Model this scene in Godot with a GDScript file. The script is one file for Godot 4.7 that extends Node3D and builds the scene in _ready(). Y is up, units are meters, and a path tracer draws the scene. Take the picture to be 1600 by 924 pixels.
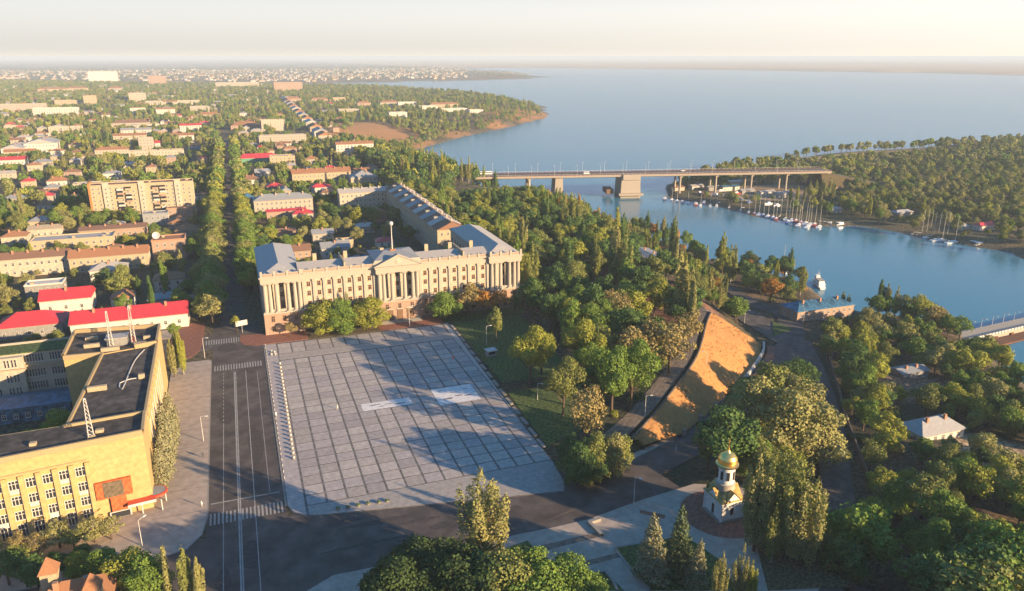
extends Node3D
# A riverside town seen from the air: y is up, metres; x runs across the main street, -z along it.

const WATER := -20.0
var mats := {}
var names := {}
var tex := {}
var cache := {}
var rects := []
var rng := RandomNumberGenerator.new()
var wob := FastNoiseLite.new()
var shore := PackedVector2Array()
var plateau := PackedVector2Array()
var slope_area := PackedVector2Array()
var low_points := []
var low_roads := []


class Shape:
	var v := PackedVector3Array()
	var n := PackedVector3Array()
	var c := PackedColorArray()
	var col := Color(1, 1, 1)

	func tri(a: Vector3, b: Vector3, d: Vector3, o: Vector3) -> void:
		var k := (b - a).cross(d - a)
		if k.dot(o) > 0.0:
			v.append(a); v.append(d); v.append(b)
		else:
			k = -k
			v.append(a); v.append(b); v.append(d)
		k = k.normalized()
		for i in 3:
			n.append(k)
			c.append(col)

	func quad(a: Vector3, b: Vector3, d: Vector3, e: Vector3, o: Vector3) -> void:
		tri(a, b, d, o)
		tri(a, d, e, o)

	func box(lo: Vector3, hi: Vector3) -> Shape:
		return hexa(Vector2(lo.x, lo.z), Vector2(hi.x, hi.z), lo.y, Vector2(lo.x, lo.z), Vector2(hi.x, hi.z), hi.y)

	# a block whose top rectangle may differ from its bottom one
	func hexa(l0: Vector2, h0: Vector2, y0: float, l1: Vector2, h1: Vector2, y1: float) -> Shape:
		var b := [Vector3(l0.x, y0, l0.y), Vector3(h0.x, y0, l0.y), Vector3(h0.x, y0, h0.y), Vector3(l0.x, y0, h0.y)]
		var t := [Vector3(l1.x, y1, l1.y), Vector3(h1.x, y1, l1.y), Vector3(h1.x, y1, h1.y), Vector3(l1.x, y1, h1.y)]
		var dirs := [Vector3(0, 0, -1), Vector3(1, 0, 0), Vector3(0, 0, 1), Vector3(-1, 0, 0)]
		for i in 4:
			var j := (i + 1) % 4
			quad(b[i], b[j], t[j], t[i], dirs[i])
		quad(b[0], b[1], b[2], b[3], Vector3.DOWN)
		quad(t[0], t[1], t[2], t[3], Vector3.UP)
		return self

	func prism(poly: PackedVector2Array, y0: float, y1: float) -> Shape:
		var mid := Vector2.ZERO
		for p in poly:
			mid += p
		mid /= poly.size()
		var ccw := not Geometry2D.is_polygon_clockwise(poly)
		for i in poly.size():
			var a := poly[i]
			var b := poly[(i + 1) % poly.size()]
			var o := Vector2(b.y - a.y, a.x - b.x) * (1.0 if ccw else -1.0)
			quad(Vector3(a.x, y0, a.y), Vector3(b.x, y0, b.y), Vector3(b.x, y1, b.y), Vector3(a.x, y1, a.y), Vector3(o.x, 0, o.y))
		var idx := Geometry2D.triangulate_polygon(poly)
		for i in range(0, idx.size(), 3):
			var q := [poly[idx[i]], poly[idx[i + 1]], poly[idx[i + 2]]]
			tri(Vector3(q[0].x, y1, q[0].y), Vector3(q[1].x, y1, q[1].y), Vector3(q[2].x, y1, q[2].y), Vector3.UP)
		return self

	# hipped (inset > 0) or gabled (inset 0) roof over a rectangle, ridge along its longer side unless told
	func roof(lo: Vector2, hi: Vector2, y: float, rise: float, inset: float, along_x: bool) -> Shape:
		var a := Vector3(lo.x, y, lo.y)
		var b := Vector3(hi.x, y, lo.y)
		var d := Vector3(hi.x, y, hi.y)
		var e := Vector3(lo.x, y, hi.y)
		var m := (lo + hi) / 2.0
		var r := Vector3(lo.x + inset, y + rise, m.y) if along_x else Vector3(m.x, y + rise, lo.y + inset)
		var s := Vector3(hi.x - inset, y + rise, m.y) if along_x else Vector3(m.x, y + rise, hi.y - inset)
		var up := Vector3.UP
		if along_x:
			quad(a, b, s, r, up + Vector3(0, 0, -1)); quad(e, d, s, r, up + Vector3(0, 0, 1))
			tri(a, e, r, Vector3(-1, 0.1, 0)); tri(b, d, s, Vector3(1, 0.1, 0))
		else:
			quad(a, e, s, r, up + Vector3(-1, 0, 0)); quad(b, d, s, r, up + Vector3(1, 0, 0))
			tri(a, b, r, Vector3(0, 0.1, -1)); tri(e, d, s, Vector3(0, 0.1, 1))
		quad(a, b, d, e, Vector3.DOWN)
		return self

	func tube(p: Vector3, q: Vector3, r0: float, r1: float, sides := 8, capped := true) -> Shape:
		var w := (q - p).normalized()
		var x := w.cross(Vector3.RIGHT if absf(w.x) < 0.8 else Vector3.FORWARD).normalized()
		var y := w.cross(x)
		for i in sides:
			var a := TAU * i / sides
			var b := TAU * (i + 1) / sides
			var u := x * cos(a) + y * sin(a)
			var t := x * cos(b) + y * sin(b)
			var k := v.size()
			quad(p + u * r0, p + t * r0, q + t * r1, q + u * r1, u + t)
			for j in range(k, v.size()):
				var d := v[j] - p
				n[j] = (d - w * d.dot(w)).normalized() if (r0 > 0.0 or d.length() > 0.001) and (d - w * d.dot(w)).length() > 0.0001 else (u + t).normalized()
			if capped:
				if r1 > 0.0:
					tri(q, q + u * r1, q + t * r1, w)
				if r0 > 0.0:
					tri(p, p + u * r0, p + t * r0, -w)
		return self

	func lathe(at: Vector3, profile: Array, sides := 20) -> Shape:
		for k in profile.size() - 1:
			var f: Vector2 = profile[k]
			var g: Vector2 = profile[k + 1]
			var s := Vector2(g.y - f.y, f.x - g.x).normalized()
			for i in sides:
				var a := TAU * i / sides
				var b := TAU * (i + 1) / sides
				var u := Vector3(cos(a), 0, sin(a))
				var t := Vector3(cos(b), 0, sin(b))
				var first := v.size()
				quad(at + u * f.x + Vector3(0, f.y, 0), at + t * f.x + Vector3(0, f.y, 0), at + t * g.x + Vector3(0, g.y, 0), at + u * g.x + Vector3(0, g.y, 0), (u + t) * s.x + Vector3(0, s.y * 2.0, 0))
				for j in range(first, v.size()):
					var d := v[j] - at
					d.y = 0.0
					var e := d.normalized() if d.length() > 0.0001 else (u + t).normalized()
					n[j] = (e * s.x + Vector3(0, s.y, 0)).normalized()
		return self

	func moved(t: Transform3D) -> Shape:
		for i in v.size():
			v[i] = t * v[i]
			n[i] = (t.basis * n[i]).normalized()
		return self

	func into(m: ArrayMesh, material: Material) -> ArrayMesh:
		var arrays := []
		arrays.resize(Mesh.ARRAY_MAX)
		arrays[Mesh.ARRAY_VERTEX] = v
		arrays[Mesh.ARRAY_NORMAL] = n
		arrays[Mesh.ARRAY_COLOR] = c
		m.add_surface_from_arrays(Mesh.PRIMITIVE_TRIANGLES, arrays)
		m.surface_set_material(m.get_surface_count() - 1, material)
		return m

	func done(material: Material) -> ArrayMesh:
		return into(ArrayMesh.new(), material)


func bx(x0: float, x1: float, y0: float, y1: float, z0: float, z1: float) -> Shape:
	return Shape.new().box(Vector3(x0, y0, z0), Vector3(x1, y1, z1))


func put(parent: Node, called: String, mesh: Mesh, at := Vector3.ZERO, turn := 0.0) -> MeshInstance3D:
	var o := MeshInstance3D.new()
	o.name = called
	o.mesh = mesh
	o.position = at
	o.rotation.y = turn
	parent.add_child(o, true)
	return o


func numbered(called: String) -> String:
	var k: int = names.get(called, 0)
	names[called] = k + 1
	return called if k == 0 else "%s_%03d" % [called, k]


func thing(called: String, label: String, category: String, at := Vector3.ZERO, turn := 0.0, group := "") -> Node3D:
	var o := Node3D.new()
	o.name = numbered(called)
	o.position = at
	o.rotation.y = turn
	o.set_meta("label", label)
	o.set_meta("category", category)
	if group:
		o.set_meta("group", group)
	add_child(o)
	return o


func setting(called: String, label := "") -> Node3D:
	var o := Node3D.new()
	o.name = numbered(called)
	o.set_meta("kind", "structure")
	if label:
		o.set_meta("label", label)
	add_child(o)
	return o


func lin(r: float, g: float, b: float) -> Color:
	return Color(r, g, b).linear_to_srgb()


# fractal grain, spread between lo and 1
func grain(key: String, size: int, freq: float, octaves: int, lo: float, kind := FastNoiseLite.TYPE_PERLIN) -> void:
	var f := FastNoiseLite.new()
	f.seed = key.hash() % 1000
	f.noise_type = kind
	f.frequency = freq
	f.fractal_octaves = octaves
	f.fractal_gain = 0.6
	var im := f.get_seamless_image(size, size)
	im.convert(Image.FORMAT_L8)
	var data := im.get_data()
	for i in data.size():
		data[i] = int(clampf(lo + (1.0 - lo) * data[i] / 255.0, 0.0, 1.0) * 255.0)
	tex[key] = ImageTexture.create_from_image(Image.create_from_data(size, size, false, Image.FORMAT_L8, data))


func bumps(key: String, size: int, freq: float, octaves: int, strength: float) -> void:
	var f := FastNoiseLite.new()
	f.seed = key.hash() % 1000
	f.frequency = freq
	f.fractal_octaves = octaves
	var im := f.get_seamless_image(size, size)
	im.convert(Image.FORMAT_RGBA8)
	im.bump_map_to_normal_map(strength)
	tex[key] = ImageTexture.create_from_image(im)


func mat(key: String, color := Color.WHITE, rough := 0.9, grain_key := "", tile := 10.0, extra := {}) -> StandardMaterial3D:
	if mats.has(key):
		return mats[key]
	var m := StandardMaterial3D.new()
	m.resource_name = key
	m.albedo_color = color
	m.roughness = rough
	if grain_key:
		m.albedo_texture = tex[grain_key]
		m.uv1_triplanar = true
		m.uv1_world_triplanar = true
		m.uv1_scale = Vector3.ONE / tile
	for k in extra:
		m.set(k, extra[k])
	mats[key] = m
	return m


func materials() -> void:
	grain("mottle", 512, 0.012, 6, 0.55)
	grain("fine", 512, 0.05, 4, 0.62)
	grain("blotch", 512, 0.006, 5, 0.35)
	grain("soft", 512, 0.015, 5, 0.8)
	grain("patch", 512, 0.02, 6, 0.25, FastNoiseLite.TYPE_SIMPLEX)
	bumps("ripple", 512, 0.03, 4, 3.0)
	bumps("rough", 512, 0.06, 4, 6.0)
	var vc := {"vertex_color_use_as_albedo": true}
	mat("ground", Color.WHITE, 1.0, "patch", 23.0, vc)
	mat("slope", lin(0.47, 0.235, 0.075), 1.0, "soft", 17.0, {"normal_enabled": true, "normal_texture": tex["rough"], "normal_scale": 0.5})
	mat("lawn", lin(0.12, 0.21, 0.04), 1.0, "patch", 14.0)
	mat("verge", lin(0.2, 0.16, 0.07), 1.0, "patch", 11.0)
	mat("asphalt", lin(0.112, 0.094, 0.086), 0.85, "mottle", 37.0)
	mat("asphalt_old", lin(0.13, 0.112, 0.102), 0.9, "mottle", 23.0)
	mat("asphalt_patch", lin(0.075, 0.066, 0.063), 0.9, "mottle", 5.0)
	mat("concrete", lin(0.40, 0.335, 0.28), 0.9, "soft", 19.0)
	mat("kerb", lin(0.344, 0.328, 0.303), 0.9, "fine", 3.0)
	mat("joint", lin(0.2, 0.188, 0.182), 0.9, "mottle", 12.0)
	for i in 7:
		var k: float = [0.9, 1.0, 1.08, 0.95, 1.03, 0.85, 1.12][i]
		mat("slab%d" % i, lin(0.405 * k, 0.37 * k, 0.35 * k * (1.03 if i % 2 else 0.97)), 0.85, "soft", 11.0)
	mat("red_paving", lin(0.344, 0.139, 0.09), 0.9, "mottle", 6.0)
	mat("path", lin(0.246, 0.197, 0.156), 0.95, "mottle", 8.0)
	mat("paint", lin(0.7, 0.7, 0.67), 0.8, "patch", 4.0)
	mat("white_paint", lin(0.72, 0.71, 0.7), 0.8, "soft", 8.0)
	mat("yellow", lin(0.47, 0.35, 0.155), 0.9, "soft", 10.0)
	mat("yellow_trim", lin(0.46, 0.36, 0.2), 0.9, "fine", 5.0)
	mat("cream", lin(0.455, 0.405, 0.325), 0.9, "soft", 10.0)
	mat("cream_light", lin(0.49, 0.45, 0.38), 0.9, "fine", 6.0)
	mat("pinkish", lin(0.364, 0.255, 0.194), 0.9, "soft", 5.0)
	mat("sand", lin(0.43, 0.35, 0.235), 0.9, "soft", 8.0)
	mat("white_wall", lin(0.56, 0.545, 0.51), 0.9, "soft", 9.0)
	mat("grey_wall", lin(0.255, 0.255, 0.248), 0.9, "soft", 8.0)
	mat("brick_wall", lin(0.48, 0.27, 0.17), 0.95, "fine", 4.0)
	mat("green_wall", lin(0.08, 0.3, 0.2), 0.8, "soft", 8.0)
	mat("orange_wall", lin(0.437, 0.182, 0.061), 0.9, "soft", 8.0)
	mat("roof_grey", lin(0.36, 0.365, 0.37), 0.6, "soft", 6.0)
	mat("roof_pale", lin(0.42, 0.4, 0.37), 0.6, "soft", 6.0)
	mat("roof_dark", lin(0.1, 0.09, 0.085), 0.95, "blotch", 12.0)
	mat("roof_red", lin(0.55, 0.045, 0.055), 0.55, "soft", 9.0)
	mat("roof_brown", lin(0.287, 0.156, 0.098), 0.9, "fine", 5.0)
	mat("roof_orange", lin(0.41, 0.197, 0.098), 0.9, "fine", 5.0)
	mat("roof_blue", lin(0.08, 0.25, 0.42), 0.5, "blotch", 8.0)
	mat("roof_slate", lin(0.27, 0.29, 0.31), 0.7, "soft", 6.0)
	mat("frame", lin(0.473, 0.467, 0.449), 0.6)
	mat("frame_brown", lin(0.3, 0.17, 0.1), 0.7)
	mat("glass", lin(0.025, 0.03, 0.035), 0.12, "", 1.0, {"metallic_specular": 0.6})
	mat("lamp_grey", lin(0.45, 0.45, 0.44), 0.5)
	mat("dark", lin(0.03, 0.03, 0.03), 0.9)
	mat("steel", lin(0.4, 0.4, 0.4), 0.45, "", 1.0, {"metallic": 0.6})
	mat("white_metal", lin(0.455, 0.449, 0.437), 0.5)
	mat("red_metal", lin(0.5, 0.06, 0.03), 0.5)
	mat("orange_panel", lin(0.72, 0.16, 0.05), 0.6, "mottle", 6.0)
	mat("screen", lin(0.19, 0.15, 0.1), 0.5, "mottle", 5.0)
	mat("gold", lin(0.95, 0.62, 0.2), 0.36, "", 1.0, {"metallic": 1.0})
	mat("gold_roof", lin(0.62, 0.42, 0.14), 0.45, "mottle", 6.0, {"metallic": 0.6})
	mat("bark", lin(0.12, 0.085, 0.06), 1.0, "fine", 2.0)
	mat("white_bark", lin(0.42, 0.38, 0.32), 1.0, "fine", 2.0)
	mat("wood", lin(0.22, 0.13, 0.07), 0.9, "fine", 2.0)
	mat("hull_white", lin(0.78, 0.77, 0.75), 0.35)
	mat("hull_blue", lin(0.06, 0.12, 0.3), 0.35)
	mat("hull_red", lin(0.4, 0.07, 0.05), 0.4)
	mat("cloth_dark", lin(0.04, 0.045, 0.07), 0.9)
	mat("cloth_light", lin(0.6, 0.58, 0.55), 0.9)
	mat("cloth_red", lin(0.45, 0.06, 0.05), 0.9)
	mat("rust", lin(0.3, 0.13, 0.07), 1.0, "patch", 4.0)
	mat("bridge_stone", lin(0.376, 0.334, 0.279), 0.9, "soft", 9.0)
	mat("water", lin(0.04, 0.17, 0.25), 0.09, "", 40.0, {"normal_enabled": true, "normal_texture": tex["ripple"], "normal_scale": 0.3, "uv1_triplanar": true, "uv1_world_triplanar": true, "uv1_scale": Vector3.ONE / 28.0, "metallic_specular": 0.42})
	mat("bay_water", lin(0.04, 0.17, 0.25), 0.22, "", 40.0, {"normal_enabled": true, "normal_texture": tex["ripple"], "normal_scale": 0.05, "uv1_triplanar": true, "uv1_world_triplanar": true, "uv1_scale": Vector3(1.0 / 170.0, 1.0, 1.0 / 60.0), "metallic_specular": 0.42})
	var tones := {"green": [0.085, 0.145, 0.03], "dark": [0.048, 0.095, 0.03], "olive": [0.115, 0.14, 0.045], "yellow": [0.16, 0.185, 0.035], "pale": [0.165, 0.175, 0.075], "dry": [0.17, 0.15, 0.07], "autumn": [0.24, 0.13, 0.03], "painted_shade": [0.03, 0.055, 0.02], "fir": [0.065, 0.095, 0.05], "silver": [0.155, 0.165, 0.11]}  # one very dark tone has the junction clump's shade put into its leaf colour
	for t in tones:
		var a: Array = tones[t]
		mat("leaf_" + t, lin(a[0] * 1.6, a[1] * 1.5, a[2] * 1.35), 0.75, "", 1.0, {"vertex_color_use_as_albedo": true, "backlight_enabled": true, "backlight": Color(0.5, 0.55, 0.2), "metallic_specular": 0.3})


func _ready() -> void:
	rng.seed = 20240
	wob.seed = 5
	wob.frequency = 0.01
	var cam := Camera3D.new()
	cam.name = "camera"
	cam.fov = 42.763
	cam.near = 1.0
	cam.far = 60000.0
	cam.position = Vector3(0, 110, 0)
	cam.rotation_degrees = Vector3(-17.586, -20, 0)
	add_child(cam)
	var to_sun := Vector3(0.656, tan(deg_to_rad(13.0)), 0.755).normalized()
	var env := Environment.new()
	env.background_mode = Environment.BG_SKY
	env.tonemap_mode = Environment.TONE_MAPPER_LINEAR
	env.tonemap_exposure = 3.0
	env.sdfgi_enabled = true
	env.ssao_enabled = true
	env.ssil_enabled = true
	env.fog_enabled = true
	env.fog_density = 0.00011
	env.fog_light_color = Color(0.84, 0.92, 1.0)
	var sky := Sky.new()
	var pano := PanoramaSkyMaterial.new()
	pano.panorama = ImageTexture.create_from_image(sky_image(to_sun))
	sky.sky_material = pano
	env.sky = sky
	var world := WorldEnvironment.new()
	world.name = "world"
	world.environment = env
	add_child(world)
	var sun := DirectionalLight3D.new()
	sun.name = "sun"
	sun.light_energy = 1.6
	sun.light_color = Color(1.0, 0.85, 0.66)
	sun.light_angular_distance = 0.5
	sun.shadow_enabled = true
	add_child(sun)
	sun.look_at_from_position(to_sun * 100.0, Vector3.ZERO)

	materials()
	terrain()
	roads_and_square()
	embankment()
	bridge()
	city_hall()
	yellow_building()
	town_buildings()
	waterfront()
	chapel()
	street_things()
	trees()


# clear morning air: pale and warm low down, wider towards the sun, blue overhead
func sky_image(to_sun: Vector3) -> Image:
	var w := 512
	var h := 256
	var im := Image.create(w, h, false, Image.FORMAT_RGBAF)
	for j in h:
		var up := (0.5 - (j + 0.5) / h) * PI
		for i in w:
			var a := (i + 0.5) / w * TAU - PI / 2.0
			var d := Vector3(cos(a) * cos(up), sin(up), sin(a) * cos(up))
			var e := maxf(d.y, 0.0)
			var low := exp(-pow(e / 0.16, 2.0))
			var mid := exp(-e / 0.35)
			var c := Vector3(0.011, 0.088, 0.22).lerp(Vector3(0.038, 0.142, 0.26), mid).lerp(Vector3(0.305, 0.298, 0.28), low) * lerpf(0.74, 0.96, smoothstep(0.0, 0.06, e))
			var s := d.dot(to_sun)
			var glow := exp((s - 1.0) * 1.5)
			c += Vector3(0.52, 0.42, 0.29) * glow * (0.06 + 0.94 * exp(-e / 0.2))
			im.set_pixel(i, j, Color(c.x, c.y, c.z))
	return im


func seg_distance(p: Vector2, line: PackedVector2Array, closed: bool) -> float:
	var best := 1e18
	var k := line.size()
	for i in (k if closed else k - 1):
		var q := Geometry2D.get_closest_point_to_segment(p, line[i], line[(i + 1) % k])
		best = minf(best, p.distance_squared_to(q))
	return sqrt(best)


# distance to the water's edge, negative over the water
func shore_distance(p: Vector2) -> float:
	var d := seg_distance(p, shore, true)
	d += wob.get_noise_2d(p.x, p.y) * minf(6.0, d + 3.0)
	return -d if Geometry2D.is_point_in_polygon(p, shore) else d


func land(p: Vector2) -> Array:
	var dw := shore_distance(p)
	if dw < 0.0:
		return [WATER - minf(0.35 * -dw, 5.0), dw, false]
	var inside := Geometry2D.is_point_in_polygon(p, plateau)
	var h := 0.0
	if not inside:
		var sum := 0.0
		var total := 0.0
		for q in low_points:
			var w := 1.0 / pow(p.distance_squared_to(Vector2(q.x, q.z)) + 9.0, 1.6)
			sum += w * q.y
			total += w
		h = maxf(sum / total, -0.55 * seg_distance(p, plateau, true)) if p.y > -3000.0 else sum / total
	var bank := 0.38
	if p.x < 520.0 and p.y < -1000.0 and p.y > -1480.0:
		bank = lerpf(0.38, 0.115, smoothstep(-1000.0, -1080.0, p.y) * smoothstep(-1480.0, -1380.0, p.y))
	elif p.x > 520.0 and p.x < 800.0 and p.y < -1450.0 and p.y > -1900.0:
		bank = 0.2
	h = minf(h, WATER + 0.25 + dw * bank)
	if p.y < -1300.0 and dw > 60.0:
		h += wob.get_noise_2d(p.x * 0.3, p.y * 0.3 + 400.0) * 3.0
	if absf(p.x) < 420.0 and p.y > -420.0:
		for r in low_roads:
			var line: PackedVector3Array = r[0]
			var best := 1e9
			var y := 0.0
			for i in line.size() - 1:
				var a := Vector2(line[i].x, line[i].z)
				var b := Vector2(line[i + 1].x, line[i + 1].z)
				var q := Geometry2D.get_closest_point_to_segment(p, a, b)
				var d := p.distance_to(q)
				if d < best:
					best = d
					y = lerpf(line[i].y, line[i + 1].y, a.distance_to(q) / maxf(a.distance_to(b), 0.01))
			h = lerpf(y - 0.35, h, smoothstep(r[1] + 2.0, r[1] + 11.0, best))
		if Geometry2D.is_point_in_polygon(p, slope_area):
			h -= 2.5
	return [h, dw, inside]


func height(x: float, z: float) -> float:
	return land(Vector2(x, z))[0]


func steps(parts: Array) -> PackedFloat32Array:
	var a := PackedFloat32Array()
	for p in parts:
		var x: float = p[0]
		while (x < p[1] - 0.01 if p[2] > 0 else x > p[1] + 0.01):
			a.append(x)
			x += p[2]
	a.append(parts[-1][1])
	return a


func terrain() -> void:
	shore = PackedVector2Array([Vector2(298.9, -198.2), Vector2(309.1, -214.8), Vector2(319.8, -230.3), Vector2(331.2, -256.3), Vector2(325.1, -273.9), Vector2(304.9, -292.1), Vector2(299.8, -314.9), Vector2(311.6, -343.1), Vector2(304.6, -370.6), Vector2(291.8, -399.3), Vector2(292.5, -454.6), Vector2(279.5, -487.0), Vector2(274.8, -541.8), Vector2(272.1, -599.4), Vector2(253.7, -644.9), Vector2(246.2, -713.9), Vector2(230.7, -798.2), Vector2(220.0, -932.8), Vector2(223.1, -1019.2), Vector2(247.9, -1088.0), Vector2(359.8, -1239.7), Vector2(490.0, -1381.8), Vector2(671.9, -1602.6), Vector2(800.1, -1968.1), Vector2(795.3, -2430.4), Vector2(661.6, -2867.0), Vector2(499.8, -3196.0), Vector2(356.9, -3280.9), Vector2(204.8, -3271.1), Vector2(-1009.3, -4315.6), Vector2(-6000, -7200), Vector2(-6000, -7700), Vector2(-1162.4, -4985.5), Vector2(243.7, -3859.5), Vector2(506.3, -4049.1), Vector2(940.6, -4220.1), Vector2(1235.5, -4233.9), Vector2(1816.0, -4578.8), Vector2(2206.5, -6062.4), Vector2(2064.0, -7759.4), Vector2(2215.3, -8604.8), Vector2(3620.7, -8618.6), Vector2(4410.5, -7333.1), Vector2(5003.5, -5945.6), Vector2(5410.3, -4896.4), Vector2(5327.8, -4005.1), Vector2(9000, -3000), Vector2(9000, -900), Vector2(3000, -700), Vector2(1485.0, -864.4), Vector2(1181.8, -866.6), Vector2(895.5, -844.0), Vector2(776.9, -839.9), Vector2(662.2, -810.5), Vector2(508.6, -747.4), Vector2(424.0, -691.2), Vector2(391.1, -630.4), Vector2(406.0, -582.7), Vector2(413.3, -527.2), Vector2(437.3, -469.8), Vector2(466.7, -466.7), Vector2(477.2, -438.1), Vector2(479.0, -409.9), Vector2(491.9, -377.9), Vector2(501.2, -360.8), Vector2(493.0, -345.2), Vector2(514.0, -279.4), Vector2(560, -150), Vector2(640, 80), Vector2(400, 80), Vector2(330, 0), Vector2(300, -100), Vector2(290, -170)])
	plateau = PackedVector2Array([Vector2(-9000, 300), Vector2(70, 300), Vector2(120, -60), Vector2(130, -122), Vector2(122, -148), Vector2(107, -160), Vector2(101, -170), Vector2(103.5, -178), Vector2(117.5, -190.6), Vector2(138.6, -209.4), Vector2(160, -230), Vector2(184.5, -260), Vector2(194, -272), Vector2(203, -300), Vector2(212, -340), Vector2(218, -400), Vector2(218, -520), Vector2(212, -640), Vector2(205, -760), Vector2(190, -900), Vector2(195, -1010), Vector2(225, -1100), Vector2(335, -1245), Vector2(465, -1390), Vector2(595, -1570), Vector2(690, -1800), Vector2(690, -2300), Vector2(560, -2800), Vector2(440, -3100), Vector2(200, -3150), Vector2(-1000, -4200), Vector2(-6000, -7000), Vector2(-9000, -7000)])
	low_points = [Vector3(122, -1, -140), Vector3(105, -0.6, -162), Vector3(130, -5, -178), Vector3(165, -11, -208), Vector3(205, -12, -246), Vector3(240, -13, -290), Vector3(215, -12, -215), Vector3(178, -11, -172), Vector3(158, -9, -150), Vector3(135, -4, -130), Vector3(125, -2, -90), Vector3(170, -8, -90), Vector3(230, -13, -120), Vector3(250, -15, -180), Vector3(280, -17, -230), Vector3(280, -16.5, -310), Vector3(255, -14, -350), Vector3(250, -15, -420), Vector3(240, -14, -520), Vector3(230, -12, -640), Vector3(200, -10, 0), Vector3(450, -17.5, -640), Vector3(520, -17, -480), Vector3(600, -16, -650), Vector3(900, -14, -750), Vector3(700, -16, -400), Vector3(1500, -12, -700), Vector3(1500, -12, -300), Vector3(3000, -2, -9000), Vector3(0, -6, -6000), Vector3(6500, 6, -5500), Vector3(1300, -10, -4900), Vector3(400, -8, -5200), Vector3(-4000, -2, -9000), Vector3(9000, 10, -9000)]
	slope_area = PackedVector2Array([Vector2(106, -182), Vector2(117.5, -192), Vector2(138, -211), Vector2(158.5, -232), Vector2(182.5, -261), Vector2(192, -270), Vector2(205, -262), Vector2(206, -249), Vector2(181, -228.8), Vector2(163, -213), Vector2(130, -188), Vector2(112, -180)])
	low_roads = [
		[PackedVector3Array([Vector3(60, 0, -154), Vector3(76.4, 0.0, -158.0), Vector3(88.3, -0.6, -160.7), Vector3(110.2, -2.8, -170.4), Vector3(132.4, -6.0, -183.5), Vector3(166.5, -10.0, -209.4), Vector3(194.7, -12.0, -230.7), Vector3(226.2, -12.5, -255.0), Vector3(250.3, -13.0, -288.1), Vector3(246.2, -13.0, -307.0)]), 5.5],
		[PackedVector3Array([Vector3(231.6, -12.5, -255.6), Vector3(212.3, -12.0, -224.2), Vector3(185.0, -11.5, -185.2), Vector3(161.9, -11.0, -156.7), Vector3(141.1, -10.0, -131.7), Vector3(123.6, -8.0, -110.2)]), 4.5],
		[PackedVector3Array([Vector3(233.0, -13.0, -305.1), Vector3(229.2, -12.8, -277.3), Vector3(226.2, -12.6, -251.2)]), 7.0],
		[PackedVector3Array([Vector3(246.2, -13.0, -307.0), Vector3(254.1, -14.0, -352.5), Vector3(258.8, -15.0, -408.6), Vector3(258.0, -15.0, -487.5)]), 4.0],
	]
	var xs := steps([[-30000, -9000, 4000], [-9000, -1500, 500], [-1500, -400, 60], [-400, -120, 14], [-120, -40, 8], [-40, 420, 4], [420, 700, 10], [700, 1600, 40], [1600, 6000, 250], [6000, 30000, 2000]])
	var zs := steps([[300, -60, -24], [-60, -420, -4], [-420, -800, -8], [-800, -1400, -20], [-1400, -3000, -60], [-3000, -6000, -150], [-6000, -12000, -600], [-12000, -32000, -4000]])
	var dry := FastNoiseLite.new()
	dry.seed = 31
	dry.frequency = 0.006
	var v := PackedVector3Array()
	var c := PackedColorArray()
	var n := PackedVector3Array()
	var spots := [[Vector2(214.9, -1206.5), 105.0, 150.0, Color(0.88, 0.44, 0.15)], [Vector2(225.8, -1161.9), 60.0, 90.0, Color(0.85, 0.42, 0.14)], [Vector2(508.2, -1511.9), 80.0, 45.0, Color(0.85, 0.42, 0.14)], [Vector2(623.0, -1607.7), 110.0, 110.0, Color(0.85, 0.42, 0.14)], [Vector2(199.5, -1297.8), 60.0, 50.0, Color(0.8, 0.42, 0.15)],
		[Vector2(313.6, -1152.1), 45.0, 30.0, Color(0.8, 0.42, 0.15)], [Vector2(243.0, -1027.5), 30.0, 40.0, Color(0.8, 0.42, 0.15)], [Vector2(389.9, -1245.7), 45.0, 35.0, Color(0.8, 0.42, 0.15)], [Vector2(499.4, -1372.2), 60.0, 60.0, Color(0.85, 0.42, 0.14)], [Vector2(366.7, -1261.8), 60.0, 60.0, Color(0.8, 0.42, 0.15)],
		[Vector2(488.5, -607.2), 70.0, 40.0, Color(0.75, 0.52, 0.32)], [Vector2(765.0, -781.1), 230.0, 50.0, Color(0.8, 0.6, 0.25)], [Vector2(918.3, -799.7), 120.0, 30.0, Color(0.4, 0.3, 0.12)], [Vector2(222.8, -144.3), 16.0, 22.0, Color(0.75, 0.55, 0.34)], [Vector2(239.8, -205.6), 24.0, 16.0, Color(0.42, 0.27, 0.17)], [Vector2(155.7, -304.1), 45.0, 40.0, Color(0.3, 0.13, 0.08)], [Vector2(141.0, -331.5), 30.0, 30.0, Color(0.27, 0.13, 0.085)], [Vector2(193.7, -301.0), 14.0, 40.0, Color(0.42, 0.22, 0.14)]]
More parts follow.
